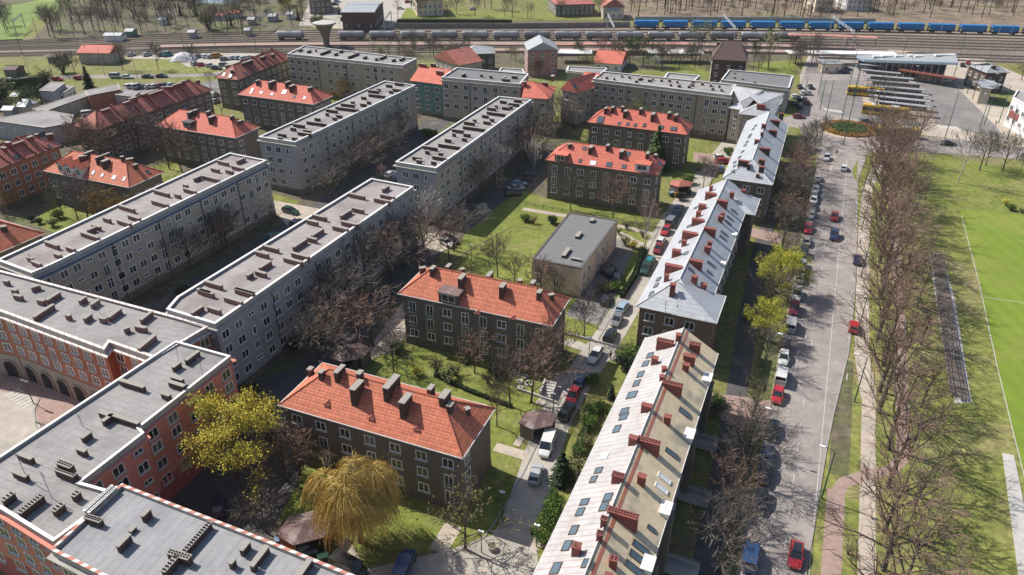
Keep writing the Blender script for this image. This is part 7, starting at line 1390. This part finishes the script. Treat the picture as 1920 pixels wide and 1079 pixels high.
# platform roofs
def canopy(name, label, pts, w, h, roofm, postm='pipe', sp=8, cat='platform roof', th=.25, group=None):
    P = smooth([G(*p, h) for p in pts], 3); o_ = P[0]; r = thing(name, label, cat, (o_.x, o_.y, 0), group=group); m = MB(); po = MB(); s = 0; nxt = 2
    for i in range(len(P) - 1):
        a_, b_ = P[i] - o_, P[i + 1] - o_; d = (b_ - a_); ln = d.length; c = (a_ + b_) / 2; m.box((c.x, c.y, h), (ln + .01, w, th), math.atan2(d.y, d.x)); 
        while nxt < s + ln:
            q = a_ + d.normalized() * (nxt - s); pm = MB(); pm.tube([(0, 0, 0), (0, 0, h - .1)], .12, 5); pm.build('post', MT[postm], r, loc=(q.x, q.y, 0)); nxt += sp
        s += ln
    m.build('roof', MT[roofm], r); return r
MT['roofred'] = M('faded_red_roofing', (.46, .24, .20), .8, (.38, .2, .17), .2, 6)
canopy('platform_roof', 'faded red platform roof at the right, upper one', [(1478, 65), (1560, 67), (1645, 71)], 5, 4.5, 'roofred', sp=12); canopy('platform_roof', 'dark platform roof below the faded red one', [(1520, 88), (1600, 90), (1662, 93)], 4, 4.2, 'brownroof', sp=12)
canopy('platform_roof', 'long faded red roof strip behind the old pink house', [(1030, 83), (1150, 82), (1300, 82)], 5, 4.2, 'roofred', sp=12); canopy('platform_roof', 'long white roof strip beside the red roofed cottage', [(1045, 97), (1110, 98)], 7, 4, 'white', sp=10); canopy('platform_roof', 'white roof strip right of the red roofed cottage', [(1215, 97), (1318, 98)], 7, 4, 'white', sp=10)
canopy('platform_roof', 'long bright white roof running into the bus station hall', [(1476, 98), (1580, 99), (1680, 101)], 6, 4.5, 'white', sp=10)
# bus station hall: wedge roof rising to the right
A_, B_, C_, D_ = G(1620, 112, 5), G(1797, 118, 9), G(1790, 100, 9), G(1605, 104, 5)
bh = thing('bus_station_hall', 'glass fronted bus station hall under a large sloping grey roof', 'station hall', (A_.x, A_.y, 0)); L_ = [p - Vector((A_.x, A_.y, 0)) for p in (A_, B_, C_, D_)]
m = MB(); T = [Vector(p) for p in L_]; U = [p - Vector((0, 0, .9)) for p in T]; m.face([T[0], T[1], T[2], T[3]]); m.face([U[3], U[2], U[1], U[0]])
for i in range(4): m.face([U[i], U[(i + 1) % 4], T[(i + 1) % 4], T[i]], 1)
m.build('roof', [MT['greysheet'], paint('paint_lightblue', None)], bh)
ins = lambda k: T[0].lerp(T[1], k)
m = MB(); bb = [T[0] + (T[2] - T[0]) * .06, T[1] + (T[3] - T[1]) * .10, T[2] + (T[0] - T[2]) * .04, T[3] + (T[1] - T[3]) * .04]
for i in range(4):
    a_, b_ = bb[i], bb[(i + 1) % 4]; m.face([(a_.x, a_.y, 0), (b_.x, b_.y, 0), (b_.x, b_.y, b_.z - .9), (a_.x, a_.y, a_.z - .9)])
m.build('glass_front', MT['carglass'], bh)
m = MB()
for k in range(13):
    q = bb[0].lerp(bb[1], k / 12) + (T[0] - T[3]).normalized() * .15; m.box((q.x, q.y, (q.z - 1) / 2), (.18, .18, q.z - 1))
m.build('mullions', MT['metal'], bh)
q = bb[0].lerp(bb[1], .78) + (T[0] - T[3]).normalized() * 1.2; m = MB(); m.box((q.x, q.y, 3.4), (20, 2.2, .5), math.atan2((T[1] - T[0]).y, (T[1] - T[0]).x)); m.build('red_fascia', MT['stackred'], bh)
for (x, y, l) in ((1648, 108, 5), (1663, 107, 4.5), (1685, 107, 3), (1707, 106, 2), (1722, 107, 3), (1772, 105, 8)):
    zr = 5 + 4 * (x - 1612) / 182; q = G(x, y, zr) - Vector((A_.x, A_.y, 0)); m = MB(); m.box((0, 0, 0), (l, 1.2, .6)); m.build('roof_vent', MT['white'], bh, loc=(q.x, q.y, zr + .3))
# bus bays under thin canopies
for k in range(8):
    yl = 121 + k * 9.6; xl = 1612 + k * 2.9; xr = 1738 + (0 if k else 0) - (38 if k == 1 else 0) + (k - 4) * 3.6 - (18 if k in (2,) else 0); yr = yl + 6.5 + k * .9
    r = canopy('bus_bay_canopy', 'thin grey bus bay canopy, %s of the eight rows from the back' % ordw(k), [(xl, yl), ((xl + xr) / 2, (yl + yr) / 2), (xr, yr)], 2.2, 3.4, 'tankgrey', 'metal', 7, 'canopy', .16, 'bus bay canopies')
    g_ = [G(xl + 4, yl + 8), G(xr, yr + 9)]; strip('bus_platform', [(g_[0].x, g_[0].y), (g_[1].x, g_[1].y)], 3.2, 0, 'platform', world=True, h=.16)
    o_ = r.location; aa = Vector((g_[0].x - o_.x, g_[0].y - o_.y, 0)); d = g_[1] - g_[0]; m = MB(); c = aa + Vector((d.x, d.y, 0)) * .5; m.box((c.x, c.y, 1.2), (Vector((d.x, d.y)).length * .8, .08, 1.7), math.atan2(d.y, d.x)); m.build('glass_screen', MT['carglass'], r)
# roundabout planting
rc = G(1591, 243); MT['soilorange'] = M('orange_heather', (.34, .18, .05), .95, (.22, .12, .04), .8, 6)
rx = (G(1640, 243) - G(1541, 243)).length / 2; ry = (G(1591, 228) - G(1591, 257)).length / 2
rr_ = min(rx, ry) * 1.0; print('roundabout', rx, ry)
pts = [(rc.x + rx * math.cos(t * math.pi / 24), rc.y + ry * math.sin(t * math.pi / 24)) for t in range(48)]
o = MB(); o.prism([(rc.x + (x - rc.x) * 1.22, rc.y + (y - rc.y) * 1.22) for x, y in pts], -.1, .10); o.build('roundabout_apron', MT['pale'])['kind'] = 'structure'
r = thing('flower_bed', 'oval planted bed with orange rim and green middle on the roundabout', 'flower bed', (rc.x, rc.y, 0)); m = MB(); m.prism([(x - rc.x, y - rc.y) for x, y in pts], 0, .35); m.build('heather_rim', MT['soilorange'], r)
m = MB(); rv = random.Random(4)
for k in range(5000):
    t = rv.uniform(0, 6.283); f = rv.random() ** .5 * .98; c = Vector((rx * f * math.cos(t), ry * f * math.sin(t), .4 + rv.uniform(0, .3))); u = Vector((rv.uniform(-1, 1), rv.uniform(-1, 1), rv.uniform(-.5, .5))).normalized() * .3; v = u.cross(Vector((0, 0, 1))) * .8 + Vector((0, 0, .1)); m.face([c - u, c - v, c + u, c + v], 0 if f > .7 + .05 * math.sin(t * 5) else 1)
m.build('planting', [MT['soilorange'], MT['lf_mid']], r)
# ================================================================== BIN SHELTERS
def shelter(p, rad, h, label, az=0.0, roofm='brownroof', wallm='w_dark', sy=.75, bins=()):
    q = G(*p); r = thing('bin_shelter', label, 'shelter', (q.x, q.y, 0), az); n = 6
    P = [(rad * math.cos(i * math.pi / 3), rad * sy * math.sin(i * math.pi / 3)) for i in range(n)]; m = MB()
    for i in range(n):
        a_, b_ = P[i], P[(i + 1) % n]; m.face([(a_[0] * 1.12, a_[1] * 1.12, h), (b_[0] * 1.12, b_[1] * 1.12, h), (0 + (rad * .25 if 0 else 0), 0, h + rad * .36)]); m.face([(a_[0] * 1.12, a_[1] * 1.12, h - .14), (b_[0] * 1.12, b_[1] * 1.12, h - .14), (b_[0] * 1.12, b_[1] * 1.12, h), (a_[0] * 1.12, a_[1] * 1.12, h)])
    m.build('roof', MT[roofm], r); m = MB()
    for i in range(n): m = MB(); m.tube([(0, 0, 0), (0, 0, h)], .1, 5); m.build('post', MT['wood'], r, loc=(P[i][0], P[i][1], 0))
    m = MB()
    for i in range(n):
        if i == 4: continue
        a_, b_ = Vector(P[i]), Vector(P[(i + 1) % n]); d = b_ - a_; c = (a_ + b_) / 2; m.box((c.x, c.y, h * .42), (d.length * .98, .12, h * .84), math.atan2(d.y, d.x))
    m.build('wall', MT[wallm], r); return r
shelter((580, 1016), 3.3, 2.7, 'brown roofed bin shelter with pale worn patch and an orange board, below the golden willow', .35, wallm='rust'); shelter((1008, 812), 2.7, 2.7, 'dark walled hexagonal garage shelter beside the white van', .3); shelter((660, 684), 3.2, 2.6, 'brown roofed shelter half in the tree shadows of the courtyard', .3); shelter((1275, 362), 2.9, 2.6, 'small red brown roofed shelter near the silver roofs', .2, roofm='tileold', wallm='w_grey')
def bin_(p, col, label, az=.3, s=1.0):
    q = G(*p); r = thing('waste_container', label, 'bin', (q.x, q.y, 0), az, 'waste containers'); m = MB(); w, d, h = 1.3 * s, 1.0 * s, 1.1 * s
    lo = [(-w * .42, -d * .4), (w * .42, -d * .4), (w * .42, d * .4), (-w * .42, d * .4)]; hi = [(-w / 2, -d / 2), (w / 2, -d / 2), (w / 2, d / 2), (-w / 2, d / 2)]
    for i in range(4): m.face([(*lo[i], .12), (*lo[(i + 1) % 4], .12), (*hi[(i + 1) % 4], h), (*hi[i], h)])
    m.build('body', MT['paint_' + col], r); m = MB(); m.face([(-w / 2 - .04, -d / 2 - .04, h + .01), (w / 2 + .04, -d / 2 - .04, h + .01), (w / 2 + .04, 0, h + .18), (-w / 2 - .04, 0, h + .18)]); m.face([(-w / 2 - .04, d / 2 + .04, h + .01), (w / 2 + .04, d / 2 + .04, h + .01), (w / 2 + .04, 0, h + .18), (-w / 2 - .04, 0, h + .18)]); m.build('lid', MT['paint_' + ('lightblue' if col in ('blue', 'teal') else col)], r)
for x, y, c_, lb in ((527, 1020, 'blue', 'blue container below the willow shelter, leftmost'), (541, 1025, 'blue', 'blue container below the willow shelter, second'), (571, 1038, 'teal', 'teal lidded container right of the two blue ones'), (586, 1044, 'green', 'green container beside the teal lidded one'), (607, 1052, 'green', 'green container nearest the black vehicle'), (999, 815, 'blue', 'blue lidded container in front of the hexagonal garage shelter'), (1258, 368, 'blue', 'blue container left of the yellow one'), (1269, 370, 'orange', 'yellow container near the silver roof'), (1280, 370, 'grey', 'grey container right of the yellow one'), (1290, 366, 'navy', 'dark blue container right of the shelter'), (1262, 363, 'navy', 'dark blue container behind the yellow one'), (1090, 552, 'green', 'green container at the hall door')): bin_((x, y), c_, lb)
# painted tyres, planter, steps, stair ramps
for i, (x, y, s_) in enumerate(((969, 703, .45), (985, 707, .4), (992, 720, .65), (975, 717, .4), (976, 728, .35), (1086, 892, .5))):
    q = G(x, y); r = thing('painted_tyre', 'white painted tyre, %s' % ['top left of the flower tyres near the entrance steps', 'top right of the flower tyres near the entrance steps', 'biggest of the flower tyres near the entrance steps', 'middle small one of the flower tyres', 'lowest of the flower tyres', 'on its own beside the spruce and seamed roof'][i], 'tyre', (q.x, q.y, .12)); m = MB(); m.tube([(s_ * math.cos(t * math.pi / 8), s_ * math.sin(t * math.pi / 8), 0) for t in range(17)], .14, 6, cap=False); m.build('ring', MT['white'], r)
q = G(922, 1030); r = thing('planter', 'round pale concrete planter at the kerb corner', 'planter', (q.x, q.y, 0)); m = MB(); m.tube([(0, 0, 0), (0, 0, .7)], [.45, .6], 8); m.build('tub', MT['concrete'], r); m = MB(); m.tube([(0, 0, .701), (0, 0, .74)], .5, 8); m.build('soil', MT['soil'], r)
q = G(946, 983); r = thing('planter', 'round concrete planter in shadow beside the lane', 'planter', (q.x, q.y, 0)); m = MB(); m.tube([(0, 0, 0), (0, 0, .7)], [.45, .6], 8); m.build('tub', MT['concrete'], r); m = MB(); m.tube([(0, 0, .701), (0, 0, .74)], .5, 8); m.build('soil', MT['soil'], r)
q = G(1028, 735); r = thing('entrance_steps', 'pale entrance steps with two side walls right of the painted tyres', 'steps', (q.x, q.y, 0), hd((1018, 745), (1030, 715))); m = MB()
for k in range(6): m.box((k * .5 - 1.2, 0, .09 + k * .09), (.5, 1.4, .18 + k * .18))
m.build('step', MT['concrete'], r)
for s in (-1, 1): m = MB(); m.box((0, s * .95, .6), (3.4, .3, 1.2)); m.build('side_wall', MT['concrete'], r)
for i, (x, y) in enumerate(((1316, 836), (1300, 938), (1275, 1073))):
    q = G(x, y); r = thing('entrance_ramp', 'grey blue entrance stair in the shadow behind the tan roof, %s' % ('upper', 'middle', 'lower')[i], 'stair', (q.x, q.y, 0), AVN - math.pi / 2); m = MB(); m.box((0, 0, .6), (4.2, 1.6, .2)); m.box((0, .85, .8), (4.2, .15, 1.3)); m.box((0, -.85, .8), (4.2, .15, 1.3)); m.build('landing', MT['concrete'], r)
    m = MB()
    for s in (-.85, .85): m.tube([(-2.1, s, 1.8), (2.1, s, 1.8)], .04, 4)
    m.build('handrail', MT['metal'], r)
# bleachers beside the pitch: long bench rows
bl0, bl1 = G(1757, 480), G(1800, 752); d = (bl1 - bl0); ln = d.length; ang = math.atan2(d.y, d.x); qn = Vector((-d.y, d.x, 0)).normalized()
if qn.x > 0: pass
pts = [(1742, 478), (1765, 474), (1790, 560), (1822, 755), (1790, 756), (1766, 640)]
sheet('bleacher_base', pts, .02, 'concrete')
for k in range(6):
    a_, b_ = G(1747 + k * 3.6, 480), G(1782 + k * 6.4, 745 + (k > 2) * 8); dv = b_ - a_; o_ = a_; r = thing('bench_row', 'weathered long bench row beside the pitch, %s from the left' % ordw(k), 'bench', (o_.x, o_.y, 0), math.atan2(dv.y, dv.x), 'bleacher bench rows'); L_ = dv.length
    m = MB(); m.box((L_ / 2, 0, .32 + .0 * k), (L_, .34, .07)); m.build('seat', MT['wood'], r); m = MB()
    for j in range(int(L_ / 2.2)): m.box((j * 2.2 + .6, 0, .14), (.12, .3, .28))
    m.build('support', MT['concrete'], r)
# fences and low garden walls
def fence(pts, h, label, mat='pipe', sp=2.4):
    P = [Vector(G(*p)[:2]) for p in pts]; o_ = P[0]; r = thing('fence', label, 'fence', (o_.x, o_.y, 0)); m = MB(); po = MB()
    for i in range(len(P) - 1):
        a_, b_ = P[i] - o_, P[i + 1] - o_; d = b_ - a_; ln = d.length; d.normalize()
        for z in (.25, h * .6, h - .06): m.tube([(a_.x, a_.y, z), (b_.x, b_.y, z)], .03, 4)
        for k in range(int(ln / .5)): q = a_ + d * k * .5; m.tube([(q.x, q.y, .2), (q.x, q.y, h)], .018, 3)
        for k in range(int(ln / sp) + 1): q = a_ + d * min(ln, k * sp); po = MB(); po.tube([(0, 0, 0), (0, 0, h + .1)], .05, 4); po.build('post', MT[mat], r, loc=(q.x, q.y, 0))
    m.build('rails', MT[mat], r)
fence([(1108, 640), (1060, 628)], 1.1, 'short metal fence below the beige hall lawn'); fence([(1086, 600), (1120, 618), (1150, 560)], 1.3, 'metal fence around the hall yard'); fence([(985, 385), (1080, 402), (1230, 436)], .9, 'low fence before the house with box dormers')
fence([(270, 99), (400, 96), (530, 98)], 1.8, 'railway fence above the car park'); fence([(1870, 285), (1740, 270)], 1.2, 'low fence along the road behind the far lawn')
MT['wall_c'] = M('railway_wall', (.30, .27, .24), .95, (.2, .18, .16), .3, 6)
def lowwall(pts, h, label, mat='concrete', w=.25):
    o = strip('garden_wall', pts, w, 0, mat, h=h, kind='x'); del o['kind']; tag(o, label, 'wall')
lowwall([(1044, 758), (1000, 742), (970, 732)], .5, 'low wall behind the hexagonal garage shelter'); lowwall([(1062, 628), (1130, 645), (1165, 655)], .45, 'low pale wall crossing between hall lawn and lane'); lowwall([(740, 53), (960, 53), (1180, 51)], 2.4, 'long dark retaining wall above the tracks', 'wall_c', .4); lowwall([(1190, 41), (1440, 42), (1640, 45)], 2.6, 'long blue painted wall behind the blue wagons', 'w_blue', .4)
# ================================================================== PEOPLE (tiny in the photo)
MT['skin'] = M('skin', (.45, .27, .2), .7); MT['hair'] = M('dark_hair', (.05, .035, .03), .8)
def person(p, label, top='stackred', legs='paint_navy', az=0.0, stride=.28):
    q = G(*p); r = thing('person', label, 'person', (q.x, q.y, 0), az)
    def skinned(name, verts, edges, rad, mat, root=0):
        me = bpy.data.meshes.new(name); me.from_pydata(verts, edges, []); me.materials.append(MT[mat]); o = bpy.data.objects.new(name, me); COL.objects.link(o); o.parent = r
        sk = o.modifiers.new('skin', 'SKIN'); sk.use_smooth_shade = True; o.modifiers.new('sub', 'SUBSURF').levels = 1
        for i, v in enumerate(me.skin_vertices[0].data): v.radius = (rad[i], rad[i] * .85); v.use_root = (i == root)
    s = stride
    V = [(0, 0, .95), (0, 0, 1.15), (0, 0, 1.42), (0, 0, 1.52), (.02, 0, 1.62), (.02, 0, 1.73), (0, -.19, 1.40), (-.08, -.24, 1.12), (.06, -.25, .88), (0, .19, 1.40), (.10, .24, 1.12), (.20, .22, .90), (0, -.09, .90), (s * .5, -.1, .50), (s * .6, -.1, .08), (s * .6 + .15, -.1, .04), (0, .09, .90), (-s * .3, .1, .50), (-s, .1, .12), (-s + .13, .1, .05), (.10, -.25, .80), (.26, .21, .84)]
    E_ = [(0, 1), (1, 2), (2, 3), (3, 4), (4, 5), (2, 6), (6, 7), (7, 8), (2, 9), (9, 10), (10, 11), (0, 12), (12, 13), (13, 14), (14, 15), (0, 16), (16, 17), (17, 18), (18, 19), (8, 20), (11, 21)]
    rad = [.14, .13, .16, .06, .09, .085, .07, .05, .035, .07, .05, .035, .10, .07, .045, .04, .10, .07, .045, .04, .03, .03]
    skinned('body', V, E_, rad, 'skin')
    skinned('jacket', [V[0], V[1], V[2], V[6], V[7], V[9], V[10], (0, 0, .80)], [(0, 1), (1, 2), (2, 3), (3, 4), (2, 5), (5, 6), (0, 7)], [.17, .155, .18, .095, .07, .095, .07, .18], top)
    skinned('trousers', [V[0], V[12], V[13], (s * .6, -.1, .14), V[16], V[17], (-s, .1, .18)], [(0, 1), (1, 2), (2, 3), (0, 4), (4, 5), (5, 6)], [.15, .115, .085, .06, .115, .085, .06], legs)
    m = MB(); m.tube([(-.03, 0, 1.60), (-.02, 0, 1.72), (0, 0, 1.81)], [.10, .115, .05], 8); m.build('hair', MT['hair'], r)
person((1144, 674), 'person in a dark red jacket walking on the sunny lane crossing', 'stackred', 'paint_navy', hd((1144, 674), (1170, 690))); person((1512, 300), 'person in dark clothes walking beside the roundabout trees', 'paint_black', 'paint_black', .5); person((1568, 291), 'person in dark clothes on the crossing island', 'paint_navy', 'paint_black', 1.0); person((1866, 236), 'person in dark jacket on the paving before the white house', 'paint_navy', 'paint_black', .3); person((1103, 577), 'person in grey by the hall yard fence', 'paint_grey', 'paint_black', 1.2); person((755, 655), 'person in light grey on the sunny path beside the tiled house with terrace', 'paint_silver', 'paint_navy', 1.2)
# zebra crossings
m = MB()
for (x, y, n, dx, dy, dv) in ((1548, 206, 8, 4.2, .6, 'y'), (1545, 288, 6, 3.2, .8, 'y'), (1762, 238, 10, 3.8, .3, 'y'), (24, 736, 7, 5, 4, 'x')):
    for k in range(n):
        q = G(x + k * dx, y + k * dy)
        if dv == 'y': m.box((q.x, q.y, .02), (.55, 3.2, .02), 0)
        else: m.box((q.x, q.y, .02), (.5, 2.2, .02), -.6)
m.build('road_markings', MT['line'])['kind'] = 'structure'
# satellite dishes and roof aerials on the bigger roofs
def aerial(b, px, h, label):
    z = b.h - .3
    for _ in range(6):
        c = b.L(G(px[0], px[1], z)); z = (b.zf(*c) if hasattr(b, 'zf') else b.h - .38)
    m = MB(); m.tube([(0, 0, 0), (0, 0, h)], .035, 4)
    for k in range(4): m.tube([(-.4, 0, h - .1 - k * .22), (.4, 0, h - .1 - k * .22)], .018, 3)
    m.build('aerial', MT['pipe'], b.root, loc=(c[0], c[1], z))
for b, px, h in ((F6, (337, 680), 3), (F6, (381, 705), 3), (F6, (155, 800), 2), (F6, (98, 935), 4), (F6, (52, 900), 4), (R1, (605, 700), 2), (R1, (668, 690), 2.2), (R2, (812, 495), 2.2), (F5, (188, 590), 2.2), (F1, (60, 495), 2), (G2, (610, 420), 2), (S1, (1250, 560), 2), (S0, (1078, 1042), 2)): aerial(b, px, h, '')
flush_windows(); drop_templates()
# thin spring haze over the railway and the far woods
hz = MB(); hz.box((0, 600, 38), (2200, 1700, 80)); ho = hz.build('haze', MT['white']); ho.data.materials.clear()
hm = bpy.data.materials.new('haze'); hm.use_nodes = True; hn = hm.node_tree; hn.nodes.clear(); ou = hn.nodes.new('ShaderNodeOutputMaterial'); pv = hn.nodes.new('ShaderNodeVolumePrincipled')
pv.inputs['Color'].default_value = (.90, .93, 1.0, 1); pv.inputs['Density'].default_value = .00007; hn.links.new(pv.outputs[0], ou.inputs['Volume']); ho.data.materials.append(hm); ho['kind'] = 'stuff'
